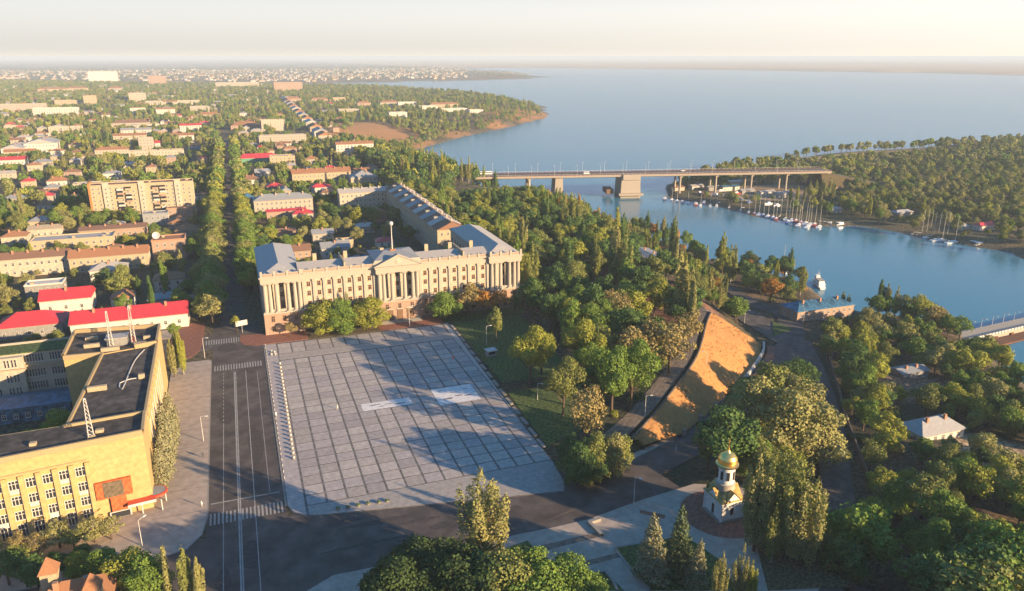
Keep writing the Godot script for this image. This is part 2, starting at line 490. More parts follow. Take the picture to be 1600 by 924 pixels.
	for z in zs:
		for x in xs:
			var p := Vector2(x, z)
			var l := land(p)
			var h: float = l[0]
			v.append(Vector3(x, h, z))
			var k := dry.get_noise_2d(x, z)
			var col := Color(0.12, 0.115, 0.055).lerp(Color(0.24, 0.18, 0.10), clampf(0.4 + k * 1.3, 0, 1))
			if z > -420.0 and x > 78.0:
				col = Color(0.095, 0.1, 0.04).lerp(Color(0.2, 0.14, 0.08), clampf(0.35 + k * 1.5, 0, 1))
			if x > 380.0 and z > -1000.0:
				col = Color(0.12, 0.13, 0.05).lerp(Color(0.3, 0.23, 0.1), clampf(0.2 + k * 1.6, 0, 1))
			if z < -3300.0:
				col = Color(0.16, 0.15, 0.09).lerp(Color(0.42, 0.30, 0.17), clampf(0.25 + k * 1.2, 0, 1))
				if x > 2000.0:
					col = Color(1.0, 0.72, 0.44).lerp(Color(0.7, 0.56, 0.33), clampf(0.3 + dry.get_noise_2d(x * 0.3, z * 0.3) * 1.5, 0, 1))
			for s in spots:
				var q: Vector2 = p - s[0]
				var r := Vector2(q.x / s[1], q.y / s[2]).length() + k * 0.5
				if r < 1.0:
					col = col.lerp(s[3], smoothstep(1.0, 0.8, r))
			if l[1] < 7.0:
				col = col.lerp(Color(0.3, 0.24, 0.16), smoothstep(7.0, 2.0, l[1]) * 0.8)
			c.append(col)
	var w := xs.size()
	n.resize(v.size())
	n.fill(Vector3.UP)
	var idx := PackedInt32Array()
	for j in zs.size() - 1:
		for i in w - 1:
			var a := j * w + i
			idx.append_array(PackedInt32Array([a, a + w, a + 1, a + 1, a + w, a + w + 1]))
			var k := (v[a + 1] - v[a]).cross(v[a + w] - v[a])
			n[a] = (k if k.y > 0 else -k).normalized()
	var arrays := []
	arrays.resize(Mesh.ARRAY_MAX)
	arrays[Mesh.ARRAY_VERTEX] = v
	arrays[Mesh.ARRAY_NORMAL] = n
	arrays[Mesh.ARRAY_COLOR] = c
	arrays[Mesh.ARRAY_INDEX] = idx
	var m := ArrayMesh.new()
	m.add_surface_from_arrays(Mesh.PRIMITIVE_TRIANGLES, arrays)
	m.surface_set_material(0, mats["ground"])
	var g := put(self, "ground", m)
	g.set_meta("kind", "structure")
	# calm river on the town side of the bridge, open bay beyond it
	var near := Shape.new()
	near.quad(Vector3(-800, WATER, 300), Vector3(2500, WATER, 300), Vector3(2500, WATER, -131), Vector3(-800, WATER, -931), Vector3.UP)
	var r := put(self, "river_water", near.done(mats["water"]))
	r.set_meta("kind", "structure")
	var bay := Shape.new()
	bay.quad(Vector3(-800, WATER, -931), Vector3(2500, WATER, -131), Vector3(30000, WATER, -32000), Vector3(-30000, WATER, -32000), Vector3.UP)
	bay.tri(Vector3(2500, WATER, -131), Vector3(30000, WATER, 300), Vector3(30000, WATER, -32000), Vector3.UP)
	bay.tri(Vector3(-800, WATER, -931), Vector3(-30000, WATER, 300), Vector3(-30000, WATER, -32000), Vector3.UP)
	r = put(self, "bay_water", bay.done(mats["bay_water"]))
	r.set_meta("kind", "structure")


func sheet(parent: Node, called: String, poly: PackedVector2Array, y0: float, y1: float, material: String) -> MeshInstance3D:
	return put(parent, called, Shape.new().prism(poly, y0, y1).done(mats[material]))


func rect(x0: float, x1: float, z0: float, z1: float) -> PackedVector2Array:
	return PackedVector2Array([Vector2(x0, z0), Vector2(x1, z0), Vector2(x1, z1), Vector2(x0, z1)])


# a strip along a line, smoothed, with a little thickness
func ribbon(line: PackedVector3Array, half: float, lift: float, material: Material, thick := 0.6) -> ArrayMesh:
	var curve := Curve3D.new()
	for i in line.size():
		var a := line[maxi(i - 1, 0)]
		var b := line[mini(i + 1, line.size() - 1)]
		curve.add_point(line[i], (a - b) / 6.0, (b - a) / 6.0)
	var s := Shape.new()
	var l := curve.get_baked_length()
	var k := maxi(2, int(l / 3.0))
	var old := []
	for i in k + 1:
		var p := curve.sample_baked(l * i / k)
		var q := curve.sample_baked(minf(l, l * i / k + 0.5)) - curve.sample_baked(maxf(0.0, l * i / k - 0.5))
		var side := Vector3(-q.z, 0, q.x).normalized() * half
		var now := [p - side + Vector3(0, lift, 0), p + side + Vector3(0, lift, 0)]
		if i:
			s.quad(old[0], old[1], now[1], now[0], Vector3.UP)
			for j in 2:
				var d := Vector3(0, -thick, 0)
				s.quad(old[j], now[j], now[j] + d, old[j] + d, side * (1.0 if j else -1.0))
		old = now
	return s.done(material)


func roads_and_square() -> void:
	var road := setting("road", "dark asphalt street with white lane lines beside the square")
	sheet(road, "carriageway", PackedVector2Array([Vector2(-80, 40), Vector2(112, 40), Vector2(114, -110), Vector2(104, -146), Vector2(100, -164), Vector2(84, -169), Vector2(60, -173), Vector2(3.0, -173), Vector2(3.0, -330), Vector2(-15.9, -330), Vector2(-15.9, -170), Vector2(-80, -170)]), -0.3, 0.03, "asphalt")
	sheet(road, "carriageway", rect(-13.5, -3, -1150, -330), -0.3, 0.03, "asphalt_old")
	sheet(road, "cross_street", rect(-140, -15.9, -318, -300), -0.3, 0.03, "asphalt_old")
	sheet(road, "cross_street", rect(-330, -13.5, -476, -466), -0.3, 0.03, "asphalt_old")
	sheet(road, "cross_street", rect(-3.0, 190, -410, -401), -0.3, 0.03, "asphalt_old")
	var stripe := Shape.new().box(Vector3(-0.22, 0, -1.7), Vector3(0.22, 0.006, 1.7)).done(mats["paint"])
	for z in [[-178.0, -15.0, 2.2, 2.6], [-279.3, -15.0, 1.7, 2.6], [-308.5, -18.5, -5.5, 2.8]]:
		var x: float = z[1]
		while x < z[2]:
			var o := put(road, "crossing_stripe", stripe, Vector3(x, 0.032, z[0]))
			o.scale.z = z[3] / 1.7
			x += 0.95
	sheet(road, "centre_line", rect(-8.55, -8.2, -274, -110), 0.02, 0.036, "paint")
	sheet(road, "centre_line", rect(-8.05, -7.75, -274, -110), 0.02, 0.036, "paint")
	sheet(road, "lane_line", rect(-4.5, -4.28, -274, -110), 0.02, 0.036, "paint")
	sheet(road, "lane_line", rect(-12.1, -11.9, -232, -110), 0.02, 0.036, "paint")
	sheet(road, "edge_line", rect(-0.55, -0.4, -272, -186), 0.02, 0.036, "paint")
	sheet(road, "stop_line", rect(-15, 2, -185.6, -185.2), 0.02, 0.038, "paint")
	for k in 14:
		sheet(road, "lane_dash", rect(-12.1, -11.9, -274 + k * 3.0, -272.4 + k * 3.0), 0.02, 0.036, "paint")
	var worn := RandomNumberGenerator.new()
	worn.seed = 15
	for q in [[-11.0, -240.0, 3.0, 9.0], [-3.0, -215.0, 2.2, 14.0], [24.0, -163.0, 9.0, 1.2], [34.0, -160.0, 6.0, 0.9], [16.0, -166.0, 5.0, 1.4], [42.0, -156.0, 8.0, 2.0], [-6.0, -160.0, 3.0, 6.0], [-12.0, -150.0, 2.0, 8.0], [-10.5, -300.0, 4.0, 5.0], [20.0, -155.0, 12.0, 0.7], [60.0, -157.0, 5.0, 1.2]]:
		var poly := PackedVector2Array()
		for k in 9:
			var ang := TAU * k / 9.0
			poly.append(Vector2(q[0] + cos(ang) * q[2] * worn.randf_range(0.75, 1.1), q[1] + sin(ang) * q[3] * worn.randf_range(0.75, 1.1)))
		sheet(road, "asphalt_patch", poly, 0.0, 0.034, "asphalt_patch")
	# pavement west of the street
	var walk := setting("pavement", "pale concrete pavement along the yellow building")
	sheet(walk, "kerb", PackedVector2Array([Vector2(-30, -289.4), Vector2(-17.6, -289.4), Vector2(-16.2, -288), Vector2(-15.6, -180), Vector2(-16.8, -172), Vector2(-20, -167.3), Vector2(-28, -165), Vector2(-75, -163.5), Vector2(-75, -200), Vector2(-30, -200)]), -0.3, 0.13, "kerb")
	sheet(walk, "surface", PackedVector2Array([Vector2(-29.9, -289), Vector2(-17.8, -289), Vector2(-16.5, -287.8), Vector2(-15.95, -180), Vector2(-17.1, -172.2), Vector2(-20.2, -167.7), Vector2(-28, -165.4), Vector2(-74.6, -163.9), Vector2(-74.6, -199), Vector2(-29.9, -199)]), 0.1, 0.137, "concrete")
	for k in 9:
		sheet(walk, "expansion_joint", rect(-28.6, -16.2, -279.0 + k * 12.0, -278.85 + k * 12.0), 0.12, 0.142, "joint")
	sheet(walk, "kerb", PackedVector2Array([Vector2(-32, -335), Vector2(-19.6, -335), Vector2(-19.6, -310), Vector2(-21, -300), Vector2(-24, -294), Vector2(-32, -292)]), -0.3, 0.13, "red_paving")
	sheet(walk, "kerb", rect(-80, -32, -330, -319), -0.3, 0.13, "concrete")
	# square
	var sq := setting("square_pavement", "wide town square paved with pale slabs in a dark grid")
	var outline := PackedVector2Array([Vector2(3.3, -298.5), Vector2(3.3, -178), Vector2(4.4, -174), Vector2(7.6, -171.4), Vector2(11, -170.6), Vector2(73, -159.6), Vector2(75, -164), Vector2(79.3, -298.5)])
	sheet(sq, "base", outline, -0.4, 0.12, "joint")
	sheet(sq, "kerb", PackedVector2Array([Vector2(2.9, -298.5), Vector2(3.3, -298.5), Vector2(3.3, -178), Vector2(2.9, -178)]), -0.3, 0.15, "kerb")
	sheet(sq, "border_band", PackedVector2Array([Vector2(3.6, -298.2), Vector2(7.7, -298.2), Vector2(7.7, -176.3), Vector2(7.7, -172), Vector2(4.8, -174.3), Vector2(3.6, -178)]), 0.1, 0.14, "slab1")
	sheet(sq, "border_band", PackedVector2Array([Vector2(8.3, -175.8), Vector2(76.1, -175.8), Vector2(74.7, -164), Vector2(72.8, -160), Vector2(11, -170.9), Vector2(8.3, -171.7)]), 0.1, 0.14, "slab0")
	sheet(sq, "border_band", rect(8.0, 76.2, -286.0, -279.6), 0.1, 0.14, "slab0")
	sheet(sq, "border_band", PackedVector2Array([Vector2(77.0, -298.2), Vector2(79.0, -298.2), Vector2(76.4, -200), Vector2(76.4, -177), Vector2(76.3, -279)]), 0.1, 0.138, "slab2")
	var slabs := []
	for i in 7:
		slabs.append(bx(-2.33, 2.33, 0, 0.04, -2.24, 2.24).done(mats["slab%d" % i]))
	var low := bx(-2.28, 2.28, 0, 0.04, -2.55, 2.55)
	for i in 13:
		for j in 23:
			var z := -178.5 - 4.9 * j if j < 21 else -289.0 - 5.6 * (j - 21)
			var o := put(sq, "paving_slab", slabs[rng.randi() % 7], Vector3(10.63 + 5.25 * i, 0.1 + rng.randf() * 0.004, z))
			if j >= 21:
				o.scale.z = 1.15
	var white := sheet(sq, "white_patch", rect(30.7, 47.0, -230.6, -225.3), 0.1, 0.15, "white_paint")
	white.set_meta("label", "long worn white painted rectangle on the slabs")
	white = sheet(sq, "white_patch", rect(55.2, 69.4, -234.0, -221.2), 0.1, 0.15, "white_paint")
	white.set_meta("label", "large white painted rectangle near the lawn side")
	for q in [[35.0, -228.6, 2.6, 0.35], [39.5, -228.0, 1.8, 0.3], [43.0, -227.2, 2.4, 0.4], [37.0, -227.0, 1.2, 0.25], [59.0, -225.2, 2.4, 0.6], [63.0, -226.4, 2.0, 0.5], [66.0, -225.6, 1.6, 0.5], [61.5, -229.5, 1.0, 0.3], [66.8, -231.0, 1.1, 0.25], [58.0, -231.8, 0.8, 0.3]]:
		var poly := PackedVector2Array()
		for k in 8:
			var ang := TAU * k / 8.0
			poly.append(Vector2(q[0] + cos(ang) * q[2] * rng.randf_range(0.6, 1.1), q[1] + sin(ang) * q[3] * rng.randf_range(0.6, 1.2)))
		sheet(sq, "worn_mark", poly, 0.12, 0.154, "joint")
	for k in 15:
		var z := -292.0 + k * 7.6
		var x := 79.2 - (z + 298.0) * 0.027
		put(sq, "edging_block", bx(-0.5, 0.5, 0.0, 0.42, -2.6, 2.6).done(mats["kerb"]), Vector3(x + 0.6, 0.1, z), 0.03)
	# forecourt before the city hall
	var court := setting("forecourt_paving", "red paving in front of the city hall")
	sheet(court, "paving", PackedVector2Array([Vector2(-5.5, -313), Vector2(20.5, -309.5), Vector2(20.5, -299), Vector2(0, -299), Vector2(-4.6, -301.5), Vector2(-6, -306)]), -0.3, 0.14, "red_paving")
	sheet(court, "paving", rect(20.5, 50, -309.4, -299), -0.3, 0.12, "verge")
	sheet(court, "paving", rect(50, 78, -310, -298.6), -0.3, 0.142, "red_paving")
	sheet(court, "paving", rect(78, 116, -309.4, -299.5), -0.3, 0.12, "lawn")
	# lawns and walks of the park east of the square
	var park := setting("park_lawn", "mown lawns beside the square with a grey walk between")
	sheet(park, "lawn", PackedVector2Array([Vector2(81, -298), Vector2(112, -298), Vector2(108, -231), Vector2(80.6, -231)]), -0.3, 0.1, "lawn")
	sheet(park, "lawn", PackedVector2Array([Vector2(79.6, -223), Vector2(106, -223), Vector2(104, -206), Vector2(92, -190), Vector2(78, -184)]), -0.3, 0.1, "lawn")
	sheet(park, "walk", PackedVector2Array([Vector2(79.6, -230.8), Vector2(130, -236), Vector2(150, -246), Vector2(149, -251), Vector2(128, -241), Vector2(79, -226)]), -0.3, 0.08, "asphalt_old")
	sheet(park, "walk", PackedVector2Array([Vector2(172.5, -387.3), Vector2(181.9, -390.2), Vector2(186.9, -292.8), Vector2(177.7, -286.0)]), -0.3, 0.09, "red_paving")
	sheet(park, "walk", PackedVector2Array([Vector2(149.1, -315.0), Vector2(171.4, -318.1), Vector2(167.4, -308.4), Vector2(145.0, -303.9)]), -0.3, 0.1, "red_paving")
	sheet(park, "walk", PackedVector2Array([Vector2(127.1, -330.8), Vector2(133.5, -334.2), Vector2(141.1, -301.3), Vector2(135.3, -295.6)]), -0.3, 0.11, "red_paving")
	sheet(park, "walk", PackedVector2Array([Vector2(213.9, -357.1), Vector2(222.6, -361.4), Vector2(188.3, -292.3), Vector2(176.3, -286.5)]), -0.3, 0.12, "path")
	var top := PackedVector3Array([Vector3(198, 0, -296), Vector3(190, 0, -274), Vector3(180, 0, -263), Vector3(155, 0, -232), Vector3(134, 0, -211.5), Vector3(113, 0, -193), Vector3(97, 0, -181)])
	put(park, "path", ribbon(top, 3.0, 0.1, mats["path"]))
	# lower roads
	var lower := setting("lower_road", "asphalt road winding down from the square to the waterfront")
	var k := 0
	for r in low_roads:
		put(lower, "carriageway", ribbon(r[0], r[1], 0.05 + k * 0.02, mats["asphalt" if k < 1 else "asphalt_old"]))
		k += 1
	var side := PackedVector3Array()
	for p in low_roads[0][0]:
		side.append(p + Vector3(-5.4, 0.12, -4.6))
	put(lower, "kerb_walk", ribbon(side.slice(2, 7), 1.3, 0.05, mats["concrete"]))
	var green := setting("traffic_island", "small grass triangle between the lower roads")
	sheet(green, "lawn", PackedVector2Array([Vector2(236.9, -281.0), Vector2(239.0, -268.8), Vector2(223.0, -263.7)]), -13.2, -12.45, "lawn")
	# forecourt of the chapel
	var fore := setting("chapel_forecourt", "grey paved terrace and walks leading to the chapel")
	sheet(fore, "paving", PackedVector2Array([Vector2(53.2, -146.2), Vector2(63.1, -145.9), Vector2(73.1, -146.0), Vector2(89.6, -149.0), Vector2(107.3, -151.1), Vector2(118, -146), Vector2(124, -128), Vector2(118, -112), Vector2(96, -96), Vector2(60, -96), Vector2(58, -130)]), -0.3, 0.13, "concrete")
	sheet(fore, "band", PackedVector2Array([Vector2(57.4, -140.2), Vector2(73.4, -140.5), Vector2(74.2, -138.6), Vector2(58.2, -138.1)]), 0.1, 0.137, "path")
	sheet(fore, "band", PackedVector2Array([Vector2(64.1, -131.5), Vector2(74.0, -131.6), Vector2(74.3, -130.0), Vector2(64.4, -129.7)]), 0.1, 0.137, "path")
	sheet(fore, "band", PackedVector2Array([Vector2(87.4, -145.2), Vector2(92.4, -141.0), Vector2(91.2, -139.7), Vector2(86.7, -143.9)]), 0.1, 0.137, "red_paving")
	sheet(fore, "planting_bed", PackedVector2Array([Vector2(74.3, -133.3), Vector2(92.3, -132.0), Vector2(94.9, -120.3), Vector2(91.9, -111.3), Vector2(74.4, -117.6)]), 0.0, 0.2, "lawn")
	sheet(fore, "planting_bed", PackedVector2Array([Vector2(61.8, -126.5), Vector2(68.2, -126.7), Vector2(69.2, -119.5), Vector2(59.5, -123.1)]), 0.0, 0.2, "lawn")
	sheet(fore, "planting_bed", PackedVector2Array([Vector2(50.1, -142.1), Vector2(56.1, -143.0), Vector2(56.6, -134.2), Vector2(48.2, -132.5)]), 0.0, 0.2, "lawn")
	sheet(fore, "planting_bed", PackedVector2Array([Vector2(107.0, -124.7), Vector2(123.0, -119.1), Vector2(116.3, -103.7), Vector2(98.4, -108.9)]), -0.6, 0.2, "verge")
	var lip := PackedVector3Array([Vector3(71.3, 0.0, -131.8), Vector3(74.3, 0.0, -133.3), Vector3(80.5, 0.0, -132.8)])
	put(fore, "bed_wall", ribbon(PackedVector3Array([Vector3(74.1, 0.0, -133.4), Vector3(74.0, 0.0, -125.5), Vector3(74.4, 0.0, -117.6)]), 0.3, 0.35, mats["kerb"]))
	put(fore, "bed_wall", ribbon(PackedVector3Array([Vector3(81.4, 0.0, -132.8), Vector3(74.2, 0.0, -133.6)]), 0.3, 0.35, mats["kerb"]))
	put(fore, "bed_wall", ribbon(PackedVector3Array([Vector3(67.9, 0.0, -120.0), Vector3(68.2, 0.0, -126.7), Vector3(61.8, 0.0, -126.5)]), 0.3, 0.35, mats["kerb"]))
	put(fore, "terrace_wall", ribbon(PackedVector3Array([Vector3(73.3, 0.6, -138.5), Vector3(72.7, 0.6, -144.3)]), 0.45, 0.3, mats["kerb"], 1.0))
	put(fore, "terrace_wall", ribbon(PackedVector3Array([Vector3(72.5, 0.6, -144.1), Vector3(75.9, 0.6, -144.6)]), 0.45, 0.32, mats["kerb"], 1.0))
	put(fore, "ring", Shape.new().lathe(Vector3.ZERO, [Vector2(10.5, 0.141), Vector2(0.0, 0.142)], 32).done(mats["red_paving"]), Vector3(106.3, 0, -136.8))
	# pavement corner at the foot of the picture
	var corner := setting("corner_pavement", "pale pavement corner across the junction")
	sheet(corner, "paving", PackedVector2Array([Vector2(5.0, -142.9), Vector2(10.8, -146.1), Vector2(22.2, -145.8), Vector2(36.7, -143.9), Vector2(53.2, -146.2), Vector2(58, -130), Vector2(56, -96), Vector2(3.5, -96), Vector2(3.5, -138)]), -0.3, 0.12, "concrete")
	sheet(corner, "grass", PackedVector2Array([Vector2(22.9, -141.8), Vector2(35.8, -140.6), Vector2(50.0, -141.6), Vector2(56, -132), Vector2(54, -100), Vector2(14, -100)]), 0.0, 0.16, "verge")
	var block := setting("garden_ground", "planted ground at the corner below the yellow building")
	sheet(block, "soil", PackedVector2Array([Vector2(-90, -158), Vector2(-36, -160), Vector2(-26, -157), Vector2(-18, -145), Vector2(-18, -60), Vector2(-90, -60)]), -0.3, 0.16, "verge")


func embankment() -> void:
	var top := [Vector3(203, 0.2, -288), Vector3(193.8, 0.2, -271), Vector3(184.5, 0.2, -260.3), Vector3(160, 0.2, -230.1), Vector3(138.6, 0.2, -209.4), Vector3(117.5, 0.2, -190.6), Vector3(103.5, 0.2, -179)]
	var foot := [Vector3(222, -12, -274), Vector3(211, -11.9, -256), Vector3(202, -11.9, -245.5), Vector3(175, -11.6, -222.5), Vector3(150.5, -9.0, -203.5), Vector3(124.5, -4.2, -184), Vector3(105.5, -0.9, -176)]
	var s := Shape.new()
	var across := 12
	var last := []
	for i in range(1, top.size() - 1):
		for t in 10:
			var f := t / 10.0
			var row := []
			for j in across + 1:
				var g := float(j) / across
				var a: Vector3 = top[i].lerp(top[i + 1], f)
				var b: Vector3 = foot[i].lerp(foot[i + 1], f)
				var p := a.lerp(b, g)
				p.y += wob.get_noise_2d(p.x * 9.0, p.z * 9.0) * 0.45 + (sin(g * PI) * 0.5)
				row.append(p)
			if last:
				for j in across:
					s.quad(last[j], last[j + 1], row[j + 1], row[j], Vector3(0.3, 1, 0.3))
			last = row
	var root := setting("embankment_slope", "steep bank of dry orange grass below the park path")
	put(root, "grass_face", s.done(mats["slope"]))
	var parapet := PackedVector3Array()
	for p in top.slice(1):
		parapet.append(p + Vector3(0, 0.45, 0))
	put(root, "parapet", ribbon(parapet, 0.25, -0.15, mats["path"], 1.0))
	put(root, "parapet", ribbon(PackedVector3Array([Vector3(188.5, 0.65, -277), Vector3(193.8, 0.65, -271.5)]), 0.35, 0.0, mats["kerb"], 1.2))
	put(root, "foot_wall", ribbon(PackedVector3Array([foot[1] + Vector3(0.6, 1.6, 0.6), foot[2] + Vector3(0.6, 1.6, 0.6), foot[3] + Vector3(0.6, 1.4, 0.6)]), 0.4, 0.0, mats["white_wall"], 3.0))
	put(root, "foot_walk", ribbon(PackedVector3Array([foot[1] + Vector3(2.8, 0.2, 2.8), foot[2] + Vector3(2.8, 0.2, 2.8), foot[3] + Vector3(2.8, 0.2, 2.8)]), 1.6, 0.0, mats["red_paving"], 1.0))
	# dry grass tufts on the face
	var blade := Shape.new()
	for k in 7:
		var a := k * 0.9
		var o := Vector3(cos(a), 0, sin(a)) * 0.22
		var w := Vector3(-sin(a), 0, cos(a)) * 0.09
		blade.tri(o - w, o + w, o * 2.4 + Vector3(0, 0.22 + 0.06 * (k % 3), 0), Vector3(0, 1, 0.5))
	var where := []
	var tints := []
	var g := RandomNumberGenerator.new()
	g.seed = 8
	for k in 2600:
		var i := 1 + g.randi() % (top.size() - 2)
		var f := g.randf()
		var u := g.randf_range(0.02, 0.98)
		var p: Vector3 = top[i].lerp(top[i + 1], f).lerp(foot[i].lerp(foot[i + 1], f), u)
		p.y += wob.get_noise_2d(p.x * 9.0, p.z * 9.0) * 0.45 + sin(u * PI) * 0.5 - 0.06
		if wob.get_noise_2d(p.x * 6.0 + 90.0, p.z * 6.0) < g.randf_range(-0.5, 0.25):
			continue
		var k2 := g.randf_range(0.5, 1.3)
		where.append(Transform3D(Basis(Vector3.UP, g.randf() * TAU).scaled(Vector3.ONE * k2), p))
		tints.append(Color(0.47, 0.24, 0.075).lerp(Color(0.34, 0.22, 0.08), g.randf()) * g.randf_range(0.85, 1.1))
	mass("dry_grass", "tufts of dry orange grass on the steep bank", blade.done(mat("tuft", Color.WHITE, 1.0, "", 1.0, {"vertex_color_use_as_albedo": true})), where, tints)
	for k in 5:
		var p: Vector3 = foot[3].lerp(foot[5], k / 4.0)
		put(root, "foot_post", bx(-0.5, 0.5, -0.6, 1.6, -0.5, 0.5).done(mats["kerb"]), p + Vector3(0.4, 0, 0.4))


# ---------------------------------------------------------------- windows and plain houses

# a window: frame, cross bars and dark panes, standing on the wall plane z = 0 and facing +z
func window(w: float, h: float, bars := 1, frame := "frame") -> ArrayMesh:
	var key := "window %.2f %.2f %d %s" % [w, h, bars, frame]
	if cache.has(key):
		return cache[key]
	var f := Shape.new()
	var t := minf(0.16, w * 0.1)
	f.box(Vector3(-w / 2 - 0.12, -0.14, -0.02), Vector3(w / 2 + 0.12, 0.0, 0.22))
	f.box(Vector3(-w / 2, 0, -0.02), Vector3(-w / 2 + t, h, 0.1))
	f.box(Vector3(w / 2 - t, 0, -0.02), Vector3(w / 2, h, 0.1))
	f.box(Vector3(-w / 2 + t, h - t, -0.02), Vector3(w / 2 - t, h, 0.1))
	for i in bars:
		var x := -w / 2 + w * (i + 1) / (bars + 1)
		f.box(Vector3(x - t * 0.4, 0, -0.02), Vector3(x + t * 0.4, h - t, 0.08))
	f.box(Vector3(-w / 2 + t, h * 0.58, -0.02), Vector3(w / 2 - t, h * 0.58 + t * 0.8, 0.075))
	var g := Shape.new().box(Vector3(-w / 2 + t, 0, -0.02), Vector3(w / 2 - t, h - t, 0.03))
	var m := f.done(mats[frame])
	g.into(m, mats["glass"])
	cache[key] = m
	return m


func window_row(root: Node3D, called: String, x0: float, x1: float, y: float, z: float, count: int, mesh: Mesh, turn := 0.0, skip := 0.0) -> void:
	for i in count:
		if skip > 0.0 and rng.randf() < skip:
			continue
		var x := lerpf(x0, x1, (i + 0.5) / count)
		put(root, called, mesh, Vector3(x, y, z) if turn == 0.0 else Vector3(z, y, x), turn)


# a plain building on the street grid; front wall at zf facing +z
func house(called: String, label: String, category: String, x0: float, x1: float, zf: float, h: float, o := {}) -> Node3D:
	var depth: float = o.get("depth", 12.0)
	var base: float = o.get("base", 0.0)
	var w := x1 - x0
	var cx := (x0 + x1) / 2.0
	var root := thing(called, label, category, Vector3(cx, base, zf - depth / 2.0), o.get("turn", 0.0), o.get("group", ""))
	if not o.get("free", false):
		rects.append([x0, x1, zf - depth, zf, h, o.get("open_view", true), called.replace("_", " ") if o.get("open_view", true) else "small " + str(o.get("roof_mat", "")).replace("roof_", "") + " roofed house"])
	var a := Vector2(-w / 2, -depth / 2)
	var b := Vector2(w / 2, depth / 2)
	put(root, "wall", Shape.new().hexa(a, b, -1.5, a, b, h).done(mats[o.get("wall", "cream")]))
	var kind: String = o.get("roof", "flat")
	var rm: Material = mats[o.get("roof_mat", "roof_grey")]
	var e := 0.5
	if kind == "flat":
		var r := put(root, "roof", bx(a.x + 0.3, b.x - 0.3, h, h + 0.12, a.y + 0.3, b.y - 0.3).done(rm))
		var p := Shape.new()
		p.box(Vector3(a.x - 0.15, h, b.y - 0.3), Vector3(b.x + 0.15, h + 0.75, b.y + 0.15)); p.box(Vector3(a.x - 0.15, h, a.y - 0.15), Vector3(b.x + 0.15, h + 0.75, a.y + 0.3))
		p.box(Vector3(a.x - 0.15, h, a.y + 0.3), Vector3(a.x + 0.3, h + 0.75, b.y - 0.3)); p.box(Vector3(b.x - 0.3, h, a.y + 0.3), Vector3(b.x + 0.15, h + 0.75, b.y - 0.3))
		put(root, "parapet", p.done(mats[o.get("trim", o.get("wall", "cream"))]))
		for k in int(o.get("vents", maxf(1.0, w / 14.0))):
			var x := lerpf(a.x + 2.0, b.x - 2.0, rng.randf())
			put(r, "roof_vent", bx(-0.7, 0.7, h, h + 1.3, -0.7, 0.7).done(mats["sand"]), Vector3(x, 0, lerpf(a.y + 2.0, b.y - 2.0, rng.randf())))
	else:
		var along := w >= depth if not o.has("along") else bool(o["along"])
		var rise: float = o.get("rise", minf(w, depth) * 0.24)
		var inset: float = minf(w, depth) * 0.5 if kind == "hip" else 0.0
		var r := put(root, "roof", Shape.new().roof(a - Vector2(e, e), b + Vector2(e, e), h, rise, inset, along).done(rm))
		if kind == "gable":
			var g := Shape.new().roof(a + Vector2(0.05, 0.05), b - Vector2(0.05, 0.05), h - 0.01, rise * 0.93, 0.0, along)
			put(root, "gable_wall", g.done(mats[o.get("wall", "cream")]))
		for k in int(o.get("chimneys", 1 + int(w / 13.0))):
			var f := (k + 0.5) / maxf(1.0, o.get("chimneys", 1 + int(w / 13.0)))
			var at := Vector3(lerpf(a.x + 1.5, b.x - 1.5, f), h + rise * 0.45, depth * 0.12) if along else Vector3(w * 0.12, h + rise * 0.45, lerpf(a.y + 1.5, b.y - 1.5, f))
			put(r, "chimney", bx(-0.45, 0.45, 0, rise * 0.5 + 1.1, -0.45, 0.45).done(mats[o.get("chimney", "brick_wall")]), at)
		put(root, "eave", Shape.new().hexa(a - Vector2(0.3, 0.3), b + Vector2(0.3, 0.3), h - 0.35, a - Vector2(0.45, 0.45), b + Vector2(0.45, 0.45), h - 0.02).done(mats[o.get("trim", "cream_light")]))
	var floors: int = o.get("floors", maxi(1, int(h / 3.2)))
	var pitch: float = o.get("pitch", 3.2)
	var ww: float = o.get("win_w", 1.3)
	var wh: float = o.get("win_h", 1.7)
	var win := window(ww, wh, o.get("bars", 1), o.get("frame", "frame"))
	var step := (h - 0.6) / floors
	for f in floors:
		var y := f * step + (step - wh) * 0.55
		window_row(root, "window", a.x + 0.8, b.x - 0.8, y, b.y, maxi(1, int((w - 1.6) / pitch)), win, 0.0, o.get("skip", 0.0))
		if o.get("sides", true):
			var s := 1.0 if cx < -4.0 else -1.0
			window_row(root, "window", a.y + 0.8, b.y - 0.8, y, s * w / 2, maxi(1, int((depth - 1.6) / (pitch * 1.2))), win, s * PI / 2, o.get("skip", 0.0))
	return root


# ---------------------------------------------------------------- city hall

func column(height_: float, r: float) -> ArrayMesh:
	var key := "column %.2f %.2f" % [height_, r]
	if not cache.has(key):
		var s := Shape.new()
		s.box(Vector3(-r * 1.3, 0, -r * 1.3), Vector3(r * 1.3, 0.35, r * 1.3))
		s.lathe(Vector3.ZERO, [Vector2(r * 1.2, 0.35), Vector2(r, 0.8), Vector2(r, height_ * 0.4), Vector2(r * 0.86, height_ - 1.1), Vector2(r * 0.86, height_ - 1.0), Vector2(r * 1.25, height_ - 0.35)], 14)
		s.box(Vector3(-r * 1.35, height_ - 0.35, -r * 1.35), Vector3(r * 1.35, height_, r * 1.35))
		cache[key] = s.done(mats["cream_light"])
	return cache[key]


